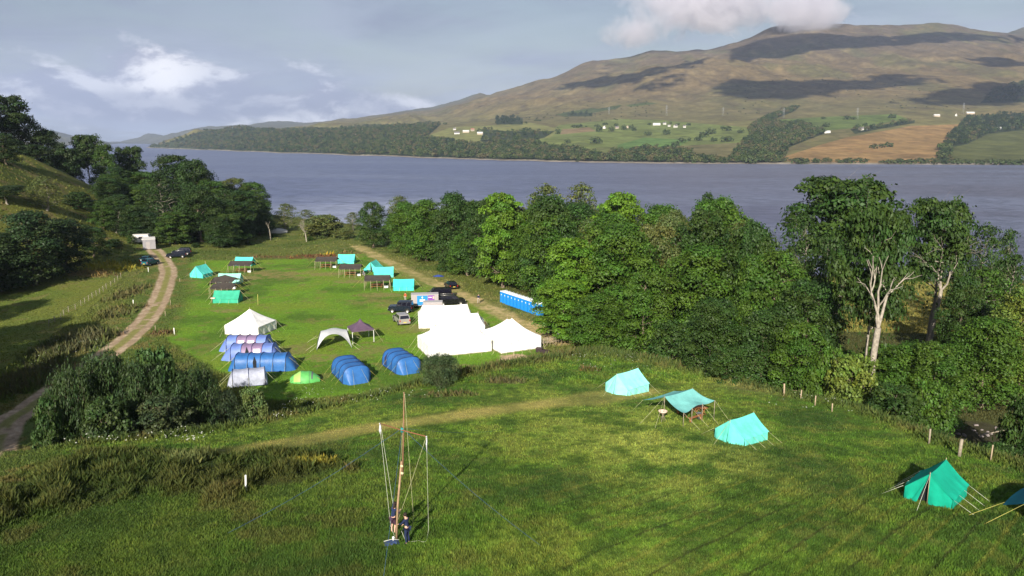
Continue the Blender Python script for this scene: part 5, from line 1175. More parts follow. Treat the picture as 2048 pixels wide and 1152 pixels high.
# dining fly on the near field with its table, benches and wash basin
def near_fly():
    A = wpix(1329, 800, Hs(13.6, 65)+2.25); B = wpix(1385, 785.5, Hs(16.8, 67)+2.4); c = (A+B)/2; yaw = math.atan2(B.y-A.y, B.x-A.x); p = Vector((c.x, c.y, Hs(c.x, c.y)))
    r = thing('dining_fly', 'pale teal fly sheet on poles over an orange wooden table set', 'canopy', p, yaw); L = (B-A).length; G_ = lambda x, y: local_ground(r, x, y)
    b = MB(); W = 2.3
    def f(u, v):
        x = (u-0.5)*L*(1+0.10*v); y = -W*v*(1-0.12*math.sin(math.pi*u)); z = 2.32-0.07*math.sin(math.pi*u)-(0.75+0.10*math.sin(3*math.pi*u))*v-0.18*math.sin(math.pi*v)+0.25*u*v
        return (x, y, z)
    b.grid(f, 20, 10)
    def f2(u, v):
        x = (u-0.5)*L*(1+0.1*v); y = W*v; z = 2.32-0.07*math.sin(math.pi*u)-0.9*v-0.1*math.sin(math.pi*v); return (x, y, z)
    b.grid(f2, 20, 8)
    b.build('fly_sheet', FLYT, r)
    ps = [(-L/2, 0, 2.35), (L/2, 0, 2.35)]+[f(u, 1) for u in (0, 0.34, 0.67, 1)]
    for q in ps[:3]+ps[3:]: b = MB(); b.bar((q[0], q[1], G_(q[0], q[1])), (q[0], q[1], q[2]+0.05), 0.028, 6); b.build('pole', GWOOD, r)
    gl = [((-L/2, 0, 2.3), (-L/2-2.6, 0.4, G_(-L/2-2.6, 0.4))), ((-L/2, 0, 2.3), (-L/2-2.4, -1.2, G_(-L/2-2.4, -1.2))), ((L/2, 0, 2.3), (L/2+2.6, 0.5, G_(L/2+2.6, .5)))]
    for u in (0, 0.34, 0.67, 1): q = f(u, 1); gl.append((q, (q[0]+0.25, q[1]-1.6, G_(q[0]+0.25, q[1]-1.6))))
    for u in (0, 0.5, 1): q = f2(u, 1); gl.append((q, (q[0], q[1]+1.5, G_(q[0], q[1]+1.5))))
    guys(r, gl, ROPE, 0.009)
    q = pix(1380, 832); trestle(q, yaw, 1.9, WOOD, 'orange wooden table under the pale teal fly')
    bench(pix(1392, 842), yaw, 1.8, WOOD, 'orange wooden bench on the camera side of the near table'); bench(pix(1366, 826), yaw, 1.8, WOOD, 'orange wooden bench behind the near table'); trestle(pix(1402, 829), yaw+1.3, 1.0, WOOD, 'small orange side table at the right of the near table')
    bn = pix(1398, 838); k = thing('bin', 'grey bin beside the near wooden table', 'bin', bn); b = MB(); b.lathe([(0.0, 0), (0.18, 0), (0.24, 0.55), (0.26, 0.56), (0.22, 0.53), (0.0, 0.50)], 14); b.build('tub', DGREY, k)
    w = pix(1325, 843); k = thing('wash_basin', 'round pale wash basin on a wooden tripod beside the fly', 'basin', w)
    b = MB(); b.lathe([(0.0, 0.80), (0.25, 0.80), (0.37, 0.96), (0.40, 0.96), (0.30, 0.83), (0.0, 0.815)], 20); b.build('bowl', mat('basin_pink', (0.66, 0.50, 0.42), 0.5), k)
    for t in (0, 2.1, 4.2): b = MB(); b.bar((0.34*math.cos(t), 0.34*math.sin(t), -0.02), (-0.18*math.cos(t), -0.18*math.sin(t), 0.9), 0.022, 5); b.build('leg', GWOOD, k)
near_fly()
def corner_fly():
    p = pix(2072, 1038); r = thing('dining_fly', 'dark teal fly sheet cut by the right edge of the photo', 'canopy', p, 0.35); G_ = lambda x, y: local_ground(r, x, y)
    b = MB(); L, W = 3.6, 3.2
    b.grid(lambda u, v: ((u-0.32)*L, (v-0.5)*W*(0.75+0.25*u), 1.75*(1-abs(v-0.5)*0.75)+0.45*u*(1-u)-0.62*(1-u)**3+crumple(u*3, v*3, 0.02)), 16, 12); b.build('fly_sheet', TEAL, r)
    for x, y in ((0.4, 0), (2.4, 0), (2.4, 1.5), (2.4, -1.5)): b = MB(); b.bar((x, y, G_(x, y)), (x, y, 1.9 if y == 0 else 1.1), 0.03, 6); b.build('pole', GWOOD, r)
    guys(r, [((-1.15, -1.1, 0.62), (-3.0, -1.3, G_(-3, -1.3))), ((-1.15, 0, 1.1), (-3.6, 0.4, G_(-3.6, .4))), ((-1.15, 1.1, 0.7), (-3.2, 1.7, G_(-3.2, 1.7))), ((0.6, -1.3, 0.9), (-0.6, -2.9, G_(-.6, -2.9)))], YROPE, 0.014)
corner_fly()

# ---------------------------------------------------------------- nylon tunnel tents
def tunnel(label, p, yaw, L, W, Hh, nh, mats, panels, e0=0.9, e1=0.9, doors=(), wins=(), yellow=True, group='tunnel tents of the camp', hoop=NAVYT, seed=1):
    """long axis x; panels = material index of each bay"""
    r = thing('tunnel_tent', label, 'tent', p, yaw, group); G_ = lambda x, y: local_ground(r, x, y)
    def sec(x, s, w, h, dip=0.0):
        t = math.pi*s; ex = 0.62; c, n = math.cos(t), math.sin(t)
        y = -(abs(c)**ex)*math.copysign(1, c)*w/2; z = (n**ex)*h-dip*n; g_ = G_(x, y)
        return (x, y, z+g_*(1-n)-0.02*(n < 0.01))
    xs = [(-L/2+L*i/(nh-1)) for i in range(nh)]
    for i in range(nh-1):
        b = MB(); x0, x1 = xs[i], xs[i+1]
        b.grid(lambda u, v: sec(x0+(x1-x0)*u, v, W*(1-0.035*math.sin(math.pi*u)), Hh, 0.09*math.sin(math.pi*u)+abs(crumple((x0+u)*2, v*5, 0.02))), 8, 22); b.build('flysheet_panel', mats[panels[i]], r)
    for x in xs:
        b = MB(); b.tube([tuple(Vector(sec(x, k/22, W+0.05, Hh+0.03))) for k in range(23)], 0.035, 5, caps=False); b.build('hoop', hoop, r)
    for e, ln, pm in ((-1, e0, panels[0]), (1, e1, panels[-1])):
        if ln <= 0: continue
        b = MB(); x0 = e*L/2
        def f(u, v):
            k = (1-u)**0.75; w = W*(0.62+0.38*k) if ln > 0.3 else W*(0.9+0.1*k); q = sec(x0, v, w, Hh); return (x0+e*ln*u, q[1], max(q[2]*k+G_(x0+e*ln*u, q[1])*(1-k), -0.3)+crumple(u*4, v*6, 0.02))
        b.grid(f, 10, 22, 0); b.build('end_panel', mats[pm], r)
    for (i, sd, mm) in doors:
        b = MB(); xm = (xs[i]+xs[i+1])/2
        b.face([tuple(Vector(sec(xm+dx, sv if sd < 0 else 1-sv, W+0.06, Hh+0.04))) for dx, sv in ((0.35, 0.01), (0.35, 0.16), (0.0, 0.33), (-0.12, 0.14), (-0.05, 0.01))]); b.build('door', mm, r)
    for (i, sd) in wins:
        b = MB(); xm = (xs[i]+xs[i+1])/2; w = (xs[i+1]-xs[i])*0.32
        b.face([tuple(Vector(sec(xm+dx, sv if sd < 0 else 1-sv, W+0.05, Hh+0.02))) for dx, sv in ((w, 0.09), (w, 0.24), (-w, 0.24), (-w, 0.09))]); b.build('window', MESHW, r)
    b = MB()
    for sd in (-1, 1): b.tube([(x, sd*(W/2+0.04), G_(x, sd*W/2)+0.03) for x in np.linspace(-L/2, L/2, 8)], 0.04, 4)
    b.build('mud_flap', NAVYT, r)
    gl = []
    for x in xs[::1]:
        for sd in (-1, 1): q = sec(x, 0.15 if sd < 0 else 0.85, W, Hh); y2 = q[1]+sd*1.15; gl.append((q, (x, y2, G_(x, y2))))
    for e, ln in ((-1, e0), (1, e1)):
        for sd in (-1, 1): gl.append(((e*L/2, sd*0.5, Hh*0.9), (e*(L/2+ln+1.2), sd*1.0, G_(e*(L/2+ln+1.2), sd))))
    guys(r, gl, YROPE if yellow else ROPE, 0.013)
    return r
def gp(px, py): return pix(px, py)
tunnel('mauve and pale blue tunnel tent directly below the white pyramid tent', gp(499, 699), 0.02, 5.6, 3.0, 2.15, 5, [LBLUE, PURP], [0, 1, 1, 0], 1.3, 0.6, wins=((1, -1), (2, -1)), yellow=False)
tunnel('mauve and pale blue tunnel tent with an open door, second from the pyramid tent', gp(509, 716), 0.08, 5.6, 3.2, 2.1, 5, [LBLUE, PURP], [0, 1, 1, 0], 1.5, 0.9, doors=((1, -1, INSIDE),), wins=((2, -1),), yellow=False)
tunnel('deep blue tunnel tent side on with four bays', gp(527, 737), 0.05, 6.6, 3.0, 2.15, 5, [BLUE], [0, 0, 0, 0], 1.1, 1.2, doors=((1, -1, INSIDE),))
tunnel('silver grey tunnel tent nearest the thicket', gp(499, 767), 0.30, 3.8, 2.5, 1.95, 3, [SILV], [0, 0], 0.7, 0.3, yellow=False)
tunnel('blue tunnel tent in the middle of the front row', gp(702, 752), math.radians(-62), 5.2, 3.6, 2.05, 4, [BLUE], [0, 0, 0], 0.6, 1.1, doors=())
tunnel('blue tunnel tent with a dark side door beside the willow bush', gp(803, 735), math.radians(-60), 5.0, 3.5, 2.05, 4, [BLUE], [0, 0, 0], 0.6, 1.0, doors=((0, -1, mat('mauve_door', (0.05, 0.035, 0.08), 0.6)),))
def green_dome():
    p = gp(611, 762); r = thing('dome_tent', 'low green dome tent with a lime front panel', 'tent', p, 0.15)
    b = MB()
    def f(u, v):
        x = (u-0.5)*3.7; w = 1.15*(1-abs(u-0.5)**2*2.2); t = math.pi*v; h = 1.4*math.sin(math.pi*min(1, max(0, 0.06+0.9*u)))**0.6
        return (x, -math.cos(t)*w, math.sin(t)*h*(0.96+0.04*math.cos(u*18))-0.02+crumple(x, v*4, 0.02))
    b.grid(f, 18, 16); b.build('flysheet', GREENT, r)
    b = MB(); b.grid(lambda u, v: tuple(Vector(f(0.14+0.24*u, 0.06+0.42*v))*1.012), 6, 8); b.build('front_panel', LGREEN, r)
    b = MB(); b.grid(lambda u, v: tuple(Vector(f(0.72+0.05*u, 0.15+0.5*v))*1.012), 2, 8); b.build('dark_stripe', DGREY, r)
    for u in (0.38, 0.66): b = MB(); b.tube([tuple(Vector(f(u, k/14))*1.015) for k in range(15)], 0.02, 4); b.build('tent_pole', DGREY, r)
    guys(r, [((1.5, -0.5, 0.6), (2.6, -1.0, 0)), ((-1.3, -0.6, 0.5), (-2.4, -1.0, 0))], YROPE)
green_dome()

# ---------------------------------------------------------------- shelters
def event_shelter():
    p = gp(669, 690); r = thing('event_shelter', 'pale grey arched shelter on four curved legs', 'canopy', p, 0.22); R = 2.55; Hh = 2.35
    def f(u, v):
        a, c = 2*u-1, 2*v-1; k = abs(a*c)**2.3
        return (a*R*(0.74+0.26*c*c), c*R*(0.74+0.26*a*a), max(0, Hh*(0.84*(1-k)+0.16*(1-(a*a+c*c)/2)))+crumple(a*2, c*2, 0.015))
    b = MB(); b.grid(f, 26, 26); b.build('canopy', GREYF, r)
    for sgn in ((0, 0, 1, 1), (0, 1, 1, 0)): b = MB(); b.tube([tuple(Vector(f(sgn[0]+(sgn[2]-sgn[0])*k/24, sgn[1]+(sgn[3]-sgn[1])*k/24))+Vector((0, 0, -0.03))) for k in range(25)], 0.03, 5); b.build('pole', DGREY, r)
    b = MB(); b.face([(-R+0.02, -R*0.9, 0.0), (-R*0.80, -R*0.5, 1.3), (-R*0.75, 0.0, 1.9), (-R*0.80, R*0.5, 1.3), (-R+0.02, R*0.9, 0)]); b.build('dark_side_panel', DGREY, r)
    guys(r, [((s*R*0.9, t*R*0.9, 0.8), (s*(R+1.0), t*(R+1.0), 0)) for s in (-1, 1) for t in (-1, 1)]+[((s*R, t*R*0.9, 1.0), (s*(R+1.5), t*R*0.9, 0)) for s in (-1, 1) for t in (-1, 1)], ROPE, 0.018)
event_shelter()
def gazebo():
    p = gp(722, 681); r = thing('gazebo', 'mauve pop up gazebo with a pointed roof on white legs', 'gazebo', p, 0.42); a = 1.65; e = 2.05
    def f(u, v):
        x, y = (2*u-1)*a, (2*v-1)*a; m_ = max(abs(x), abs(y))/a
        return (x, y, e+1.15*(1-m_)**1.1-0.05*math.sin(math.pi*m_)+(0.25*(1-m_/0.25) if m_ < 0.25 else 0))
    b = MB(); b.grid(f, 24, 24); b.build('canopy', GAZ, r)
    b = MB()
    for q in range(4):
        t = q*math.pi/2; M = Matrix.Rotation(t, 3, 'Z'); b.grid(lambda u, v: tuple(M @ Vector(((2*u-1)*a, -a-0.01, e-0.22*v-0.03*math.sin(u*25)*v))), 14, 1)
    b.build('valance', GAZ, r)
    for sx in (-1, 1):
        for sy in (-1, 1): b = MB(); b.box((sx*(a-0.05), sy*(a-0.05), e/2), (0.06, 0.06, e)); b.build('leg', WPLA, r)
    b = MB()
    for q in range(4): M = Matrix.Rotation(q*math.pi/2, 3, 'Z'); b.bar(M @ Vector((-a, -a+.05, e-.3)), M @ Vector((0, -a+.05, e-.05)), 0.02, 4); b.bar(M @ Vector((a, -a+.05, e-.3)), M @ Vector((0, -a+.05, e-.05)), 0.02, 4)
    b.build('truss', WPLA, r)
    guys(r, [((a, -a, e), (a+1.2, -a-0.6, 0)), ((a, a, e), (a+1.2, a+.6, 0))], ROPE, 0.014)
gazebo()

# ---------------------------------------------------------------- white marquees
def marquee(label, c, yaw, L, W, eave, ridge, ridge_len, group='white marquees at the edge of the track', sag=0.35, doors=2):
    r = thing('marquee', label, 'marquee', Vector((c[0], c[1], Hs(c[0], c[1]))), yaw, group); rl = ridge_len/2; G_ = lambda x, y: local_ground(r, x, y)
    def edge(t):     # perimeter, t 0..4 -> eave point and matching ridge point
        k = int(t) % 4; f = t-int(t)
        P = [(-L/2, -W/2), (L/2, -W/2), (L/2, W/2), (-L/2, W/2)]; a, b2 = P[k], P[(k+1) % 4]; x, y = a[0]+(b2[0]-a[0])*f, a[1]+(b2[1]-a[1])*f
        rx = max(-rl, min(rl, x*rl/(L/2)*1.0)); return x, y, rx
    def froof(u, v):
        x, y, rx = edge(u*4*0.9999); X, Y = rx*(1-v)+x*v, y*v; dz = math.sin(math.pi*v)
        rs = 0.16*math.sin(math.pi*min(1, max(0, (rx+rl)/(2*rl+1e-6)))) if rl > 0.2 else 0
        return (X, Y, (ridge-rs)*(1-v)+eave*v-sag*dz*0.55+crumple(X, Y, 0.02))
    b = MB(); b.grid(froof, 64, 9); b.build('roof', WHITE, r)
    for k in range(4):
        b = MB()
        def fw(u, v):
            x, y, _ = edge(k+u*0.9999); s = 0.06*math.sin(u*math.pi*7)*v; n = [(0, -1), (1, 0), (0, 1), (-1, 0)][k]
            return (x+n[0]*(s-0.04), y+n[1]*(s-0.04), eave*(1-v)+(G_(x, y)-0.02)*v+0.0)
        b.grid(fw, 28, 5); b.build('side_wall', WHITE, r)
    b = MB()
    for k in range(4):
        n = [(0, -1), (1, 0), (0, 1), (-1, 0)][k]
        b.grid(lambda u, v, k=k, n=n: (edge(k+u*0.9999)[0]+n[0]*0.05, edge(k+u*0.9999)[1]+n[1]*0.05, 0.02+0.13*v+0.03*math.sin(u*40)*v+G_(*edge(k+u*0.9999)[:2])), 24, 1)
    b.build('mud_hem', mat('grubby_canvas', (0.30, 0.29, 0.20), 0.95, noise=(3, 0.3)), r)
    for x in ((-rl, rl) if rl > 0.3 else (0,)): b = MB(); b.bar((x, 0, 0), (x, 0, ridge+0.25), 0.05, 6); b.build('main_pole', PWOOD, r)
    gl = []
    for k in range(4):
        n = [(0, -1), (1, 0), (0, 1), (-1, 0)][k]
        for u in np.linspace(0.02, 0.98, 6 if k % 2 == 0 else 4): x, y, _ = edge(k+u); x2, y2 = x+n[0]*1.5, y+n[1]*1.5; gl.append(((x, y, eave), (x2, y2, G_(x2, y2))))
    guys(r, gl, ROPE, 0.012)
    return r
def mq(cnr, yaw, L, W): return (cnr[0]+math.cos(yaw)*L/2-math.sin(yaw)*W/2, cnr[1]+math.sin(yaw)*L/2+math.cos(yaw)*W/2)
ya = math.radians(21); marquee('long white marquee nearest the camera', mq((-11.6, 101.8), ya, 9.3, 6.2), ya, 9.3, 6.2, 1.8, 3.7, 5.5)
yb = math.radians(29); marquee('white marquee with two poles and swept roof at the right', mq((-1.5, 103.9), yb, 6.6, 7.2), yb+math.pi/2*0, 6.6, 7.2, 1.9, 4.1, 0.8, sag=0.6)
yc = math.radians(8); marquee('white marquee at the back beside the trailers', mq((-15.4, 118.6), yc, 9.6, 6.0), yc, 8.8, 6.0, 1.55, 3.25, 7.4)
yd = math.radians(6); marquee('white marquee squeezed between the front and the back one', mq((-12.5, 112.4), yd, 8.4, 5.2), yd, 8.4, 5.2, 1.9, 3.3, 6.6)
marquee('white pyramid tent with one pole behind the mauve tunnel tents', (-41.3, 116.6), math.radians(-14), 5.9, 5.2, 1.5, 3.7, 0.05, group='white canvas tents of the left group', sag=0.25)
# ---------------------------------------------------------------- vehicles
BLK = mat('black_paint', (0.006, 0.006, 0.008), 0.2, spec=0.6); NVY = mat('dark_navy_paint', (0.006, 0.010, 0.022), 0.22, spec=0.6); SLV = mat('silver_paint', (0.46, 0.43, 0.42), 0.3, 0.5); TLB = mat('teal_paint', (0.015, 0.10, 0.13), 0.25, spec=0.6)
GLS = mat('dark_glass', (0.008, 0.008, 0.015), 0.06, spec=0.8); TYR = mat('tyre', (0.012, 0.012, 0.012), 0.9); RIM = mat('alloy', (0.5, 0.48, 0.47), 0.35, 0.7); HLT = mat('headlamp', (0.75, 0.75, 0.72), 0.15); RLT = mat('tail_lamp', (0.35, 0.01, 0.01), 0.2); PLT = mat('number_plate_white', (0.75, 0.75, 0.72), 0.5); PLY = mat('number_plate_yellow', (0.7, 0.55, 0.08), 0.5); BLKP = mat('black_plastic', (0.02, 0.02, 0.02), 0.6)
def car(label, cat, p, yaw, L, Wd, body, cab, paint, split, wheels, wr=0.36, rails=False, spare=False, name='parked_car', top=0.80, boot=False, lowclad=None):
    """body: x,z outline of the lower shell; cab: (x back base, x front base, x back top, x front top, z base, z top)"""
    r = thing(name, label, cat, p, yaw, 'vehicles parked at the camp'); w = Wd/2
    b = MB(); n = len(body); ys = [(-w, 0.955), (-w*0.93, 1.0), (w*0.93, 1.0), (w, 0.955)]
    zc_ = sum(z for _, z in body)/n; xc = sum(x for x, _ in body)/n; base = len(b.v)
    for y, k in ys:
        for x, z in body: b.v.append((xc+(x-xc)*k, y, zc_+(z-zc_)*(k if z > zc_ else 1)))
    for j in range(3):
        for i in range(n): q = (i+1) % n; b.f.append((base+j*n+i, base+j*n+q, base+(j+1)*n+q, base+(j+1)*n+i)); b.m.append(0); b.sm.append(False)
    b.f.append(tuple(base+i for i in reversed(range(n)))); b.m.append(0); b.sm.append(False); b.f.append(tuple(base+3*n+i for i in range(n))); b.m.append(0); b.sm.append(False)
    b.build('body', paint, r)
    x0, x1, t0, t1, zb, zt = cab; wb, wt = w*0.95, w*top
    def cp(x_b, x_t, k, sy, o=0.0): return (x_b*(1-k)+x_t*k, sy*((wb*(1-k)+wt*k)+o), zb*(1-k)+zt*k)
    b = MB(); c = [(x0, -wb, zb-0.02), (x1, -wb, zb-0.02), (x1, wb, zb-0.02), (x0, wb, zb-0.02), (t0, -wt, zt), (t1, -wt, zt), (t1, wt, zt), (t0, wt, zt)]
    for q in ((0, 1, 5, 4), (1, 2, 6, 5), (2, 3, 7, 6), (3, 0, 4, 7)): b.face([c[i] for i in q])
    rt = [(t0+0.12, -wt*0.88, zt+0.06), (t1-0.15, -wt*0.88, zt+0.06), (t1-0.15, wt*0.88, zt+0.06), (t0+0.12, wt*0.88, zt+0.06)]
    b.face(rt)
    for i in range(4): j = (i+1) % 4; b.face([c[4+i], c[4+j], rt[j], rt[i]])
    b.build('cabin', paint, r)
    for a, d in split:                                      # side windows as fractions of the cabin length
        for sy in (-1, 1):
            A0, A1 = x0+(x1-x0)*a, x0+(x1-x0)*d; B0, B1 = t0+(t1-t0)*a, t0+(t1-t0)*d; b = MB()
            b.face([cp(A0, B0, 0.10, sy, 0.015), cp(A1, B1, 0.10, sy, 0.015), cp(A1, B1, 0.86, sy, 0.015), cp(A0, B0, 0.86, sy, 0.015)][::-sy]); b.build('side_window', GLS, r)
    for (xb, xt, sg, nm) in ((x1, t1, 1, 'windscreen'), (x0, t0, -1, 'rear_window')):
        b = MB(); q = [(xb*(1-k)+xt*k+sg*0.015, sy*(wb*(1-k)+wt*k)*0.88, zb*(1-k)+zt*k) for k, sy in ((0.1, -1), (0.1, 1), (0.9, 1), (0.9, -1))]; b.face(q if sg > 0 else q[::-1]); b.build(nm, GLS, r)
    xf = max(x for x, _ in body); xr = min(x for x, _ in body); zh = sorted(z for _, z in body)[-1]
    for x in wheels:
        for sy in (-1, 1):
            wo = bpy.data.objects.new('wheel', None); C.objects.link(wo); wo.parent = r; wo.location = (x, sy*(w-0.09), wr)
            M = Matrix.Rotation(math.pi/2, 3, 'X'); b = MB(); b.lathe([(wr*0.55, -0.11), (wr*0.92, -0.12), (wr, -0.07), (wr, 0.07), (wr*0.92, 0.12), (wr*0.55, 0.11)], 18, 0, (0, 0, 0), M); b.build('tyre', TYR, wo)
            b = MB(); b.lathe([(0.0, 0.09), (wr*0.15, 0.115), (wr*0.5, 0.085), (wr*0.66, 0.125)], 10, 0, (0, 0, 0), M); b.lathe([(0.0, -0.09), (wr*0.15, -0.115), (wr*0.5, -0.085), (wr*0.66, -0.125)], 10, 0, (0, 0, 0), M); b.build('rim', RIM, wo)
            b = MB(); b.tube([(x+(wr+0.07)*math.cos(t), sy*(w+0.012), wr+(wr+0.07)*math.sin(t)) for t in np.linspace(-0.1, math.pi+0.1, 9)], 0.045, 4); b.build('wheel_arch', BLKP, r)
    for sy in (-1, 1):
        b = MB(); b.box((xf-0.03, sy*w*0.74, zh*0.68), (0.10, 0.26, 0.17)); b.build('headlight', HLT, r)
        b = MB(); b.box((xr+0.02, sy*w*0.86, zh*0.78), (0.08, 0.16, 0.30)); b.build('tail_light', RLT, r)
        b = MB(); b.box((x1-0.25, sy*(w+0.1), zb+0.08), (0.12, 0.2, 0.16)); b.build('mirror', BLKP, r)
    b = MB(); b.box((xf-0.01, 0, 0.48), (0.16, Wd*0.94, 0.2)); b.build('front_bumper', BLKP if lowclad is None else lowclad, r); b = MB(); b.box((xr+0.0, 0, 0.48), (0.16, Wd*0.94, 0.2)); b.build('rear_bumper', BLKP if lowclad is None else lowclad, r)
    b = MB(); b.box((xf+0.08, 0, 0.52), (0.02, 0.5, 0.11)); b.build('number_plate', PLT, r); b = MB(); b.box((xr-0.09, 0, 0.62), (0.02, 0.5, 0.11)); b.build('number_plate', PLY, r)
    b = MB(); b.box((xf+0.0, 0, zh*0.70), (0.05, Wd*0.5, 0.2)); b.build('grille', BLKP, r)
    if rails:
        for sy in (-1, 1): b = MB(); b.bar((t0+0.15, sy*wt*0.9, zt+0.12), (t1-0.2, sy*wt*0.9, zt+0.12), 0.025, 5); b.build('roof_rail', RIM, r)
    if spare: b = MB(); b.lathe([(0.0, -0.1), (0.34, -0.1), (0.37, 0.0), (0.34, 0.1), (0.0, 0.1)], 16, 0, (xr-0.12, 0, 1.0), Matrix.Rotation(math.pi/2, 3, 'Y')); b.build('spare_wheel', TYR, r)
    if boot: b = MB(); b.box((x0-0.25, 0, zt+0.15), (1.0, Wd*0.8, 0.06), M=Matrix.Rotation(0.35, 3, 'Y')); b.build('open_tailgate', paint, r)
    return r
DEF = [(-2.1, .42), (2.05, .42), (2.12, .95), (2.02, 1.16), (.75, 1.24), (-2.1, 1.24)]
SUV = [(-2.25, .40), (2.25, .40), (2.30, .80), (2.05, 1.02), (1.0, 1.12), (-2.25, 1.12)]
HAT = [(-2.0, .28), (2.05, .28), (2.1, .62), (1.8, .80), (.9, .93), (-1.95, .98), (-2.05, .7)]
VANB = [(-2.6, .35), (2.45, .35), (2.5, .85), (2.2, 1.08), (1.5, 1.18), (-2.6, 1.18)]
car('dark navy boxy four by four facing left beside the blue trailer', 'car', pix(802, 624), math.radians(176), 4.2, 1.85, DEF, (-2.1, .70, -2.05, .42, 1.22, 1.98), NVY, [(0.05, 0.30), (0.36, 0.63), (0.68, 0.95)], (-1.35, 1.35), 0.40, spare=True, top=0.84)
car('silver estate four by four seen from behind below the navy one', 'car', pix(803, 646), math.radians(113), 4.5, 1.9, SUV, (-2.2, 1.05, -1.9, .35, 1.1, 1.74), SLV, [(0.06, 0.30), (0.34, 0.62), (0.66, 0.95)], (-1.4, 1.4), 0.38, rails=True, top=0.8, lowclad=SLV)
car('black van with its nose to the left behind the black estate', 'van', pix(876, 596), math.radians(190), 5.0, 1.95, VANB, (-2.6, 1.6, -2.55, .9, 1.16, 1.95), BLK, [(0.05, 0.35), (0.4, 0.66), (0.7, 0.96)], (-1.6, 1.55), 0.36, name='parked_van', top=0.86)
car('long black pickup style vehicle with silver side trim facing right', 'car', pix(903, 609), math.radians(10), 5.3, 1.9, VANB, (-2.6, 1.5, -2.5, .75, 1.16, 1.80), BLK, [(0.04, 0.33), (0.38, 0.64), (0.68, 0.95)], (-1.65, 1.6), 0.38, rails=True, top=0.84)
car('black hatchback seen from behind on the straw track', 'car', pix(902, 576), math.radians(112), 4.1, 1.8, HAT, (-1.9, 1.1, -1.3, .3, .95, 1.45), BLK, [(0.08, 0.45), (0.5, 0.95)], (-1.3, 1.3), 0.32)
car('teal estate car with its tailgate up beside the farm road', 'car', pix(301, 530), math.radians(80), 4.4, 1.8, SUV, (-2.2, 1.05, -2.0, .45, 1.1, 1.58), TLB, [(0.06, 0.30), (0.34, 0.62), (0.66, 0.95)], (-1.4, 1.4), 0.34, boot=True)
car('teal hatchback parked in front of the teal estate', 'car', pix(294, 524), math.radians(95), 4.0, 1.75, HAT, (-1.9, 1.1, -1.3, .3, .95, 1.45), TLB, [(0.08, 0.45), (0.5, 0.95)], (-1.3, 1.3), 0.32)
car('dark blue car parked at the end of the hedge by the farm road', 'car', pix(353, 515), math.radians(200), 4.3, 1.8, SUV, (-2.2, 1.05, -1.9, .4, 1.1, 1.6), NVY, [(0.06, 0.30), (0.34, 0.62), (0.66, 0.95)], (-1.4, 1.4), 0.34, rails=True)
car('dark car half hidden behind the hedge end car', 'car', pix(364, 509), math.radians(195), 4.4, 1.85, SUV, (-2.2, 1.05, -1.9, .4, 1.1, 1.7), NVY, [(0.06, 0.30), (0.34, 0.62), (0.66, 0.95)], (-1.4, 1.4), 0.36)

# ---------------------------------------------------------------- trailers
TRG = mat('trailer_grey', (0.34, 0.31, 0.31), 0.6, noise=(2, 0.08)); BNB = mat('banner_blue', (0.020, 0.22, 0.55), 0.6); BNP = mat('banner_purple', (0.20, 0.06, 0.33), 0.6)
def trailer(label, p, yaw, L, Wd, Hh, banner=False, white=False):
    r = thing('box_trailer', label, 'trailer', p, yaw, 'box trailers behind the marquees')
    b = MB(); b.box((0, 0, 0.45+Hh/2), (L, Wd, Hh)); b.build('box_body', TRG, r)
    b = MB(); b.box((0, 0, 0.45+Hh+0.03), (L+0.06, Wd+0.06, 0.07)); b.build('roof', mat('trailer_roof', (0.42, 0.40, 0.40), 0.5), r)
    b = MB(); b.bar((-L/2, -0.5, 0.42), (-L/2-1.2, 0, 0.42), 0.05, 4); b.bar((-L/2, 0.5, 0.42), (-L/2-1.2, 0, 0.42), 0.05, 4); b.build('drawbar', BLKP, r)
    for x in (-0.4, 0.4):
        for sy in (-1, 1): b = MB(); b.lathe([(0.0, -0.09), (0.28, -0.09), (0.32, 0.0), (0.28, 0.09), (0.0, 0.09)], 14, 0, (x, sy*(Wd/2+0.02), 0.32), Matrix.Rotation(math.pi/2, 3, 'X')); b.build('wheel', TYR, r)
    if banner:
        y = -Wd/2-0.02; b = MB(); b.box((-0.45, y, 1.45), (1.9, 0.03, 1.75)); bo = b.build('blue_banner', BNB, r)
        b = MB(); b.prism([(-0.62, 1.95), (-0.45, 2.2), (-0.28, 1.95), (-0.40, 1.95), (-0.40, 1.80), (-0.50, 1.80), (-0.50, 1.95)], y-0.03, y-0.018); b.build('emblem', WPLA, bo)
        for k, (w_, zz) in enumerate(((0.95, 1.55), (0.95, 1.33))): b = MB(); b.box((-0.45, y-0.02, zz), (w_, 0.02, 0.15)); b.build('lettering', WPLA, bo)
        b = MB(); b.box((1.15, y, 1.85), (1.15, 0.03, 1.0)); bo = b.build('purple_banner', BNP, r)
        b = MB(); b.box((0.95, y-0.02, 2.0), (0.6, 0.02, 0.12)); b.build('lettering', WPLA, bo); b = MB(); b.box((1.55, y-0.02, 1.95), (0.28, 0.02, 0.5)); b.build('portrait_panel', mat('portrait', (0.55, 0.40, 0.32), 0.7), bo)
    if white: b = MB(); b.box((0.1, -Wd/2-0.02, 1.35), (L*0.72, 0.03, Hh*0.7)); b.build('side_panel', WPLA, r)
trailer('grey box trailer with a blue and a purple banner', pix(850, 614), 0.12, 4.9, 2.0, 2.0, banner=True)
trailer('smaller grey trailer with a white side against the back marquee', Vector((-13.4, 125.6, 0)), 0.08, 3.2, 1.7, 2.55, white=True)

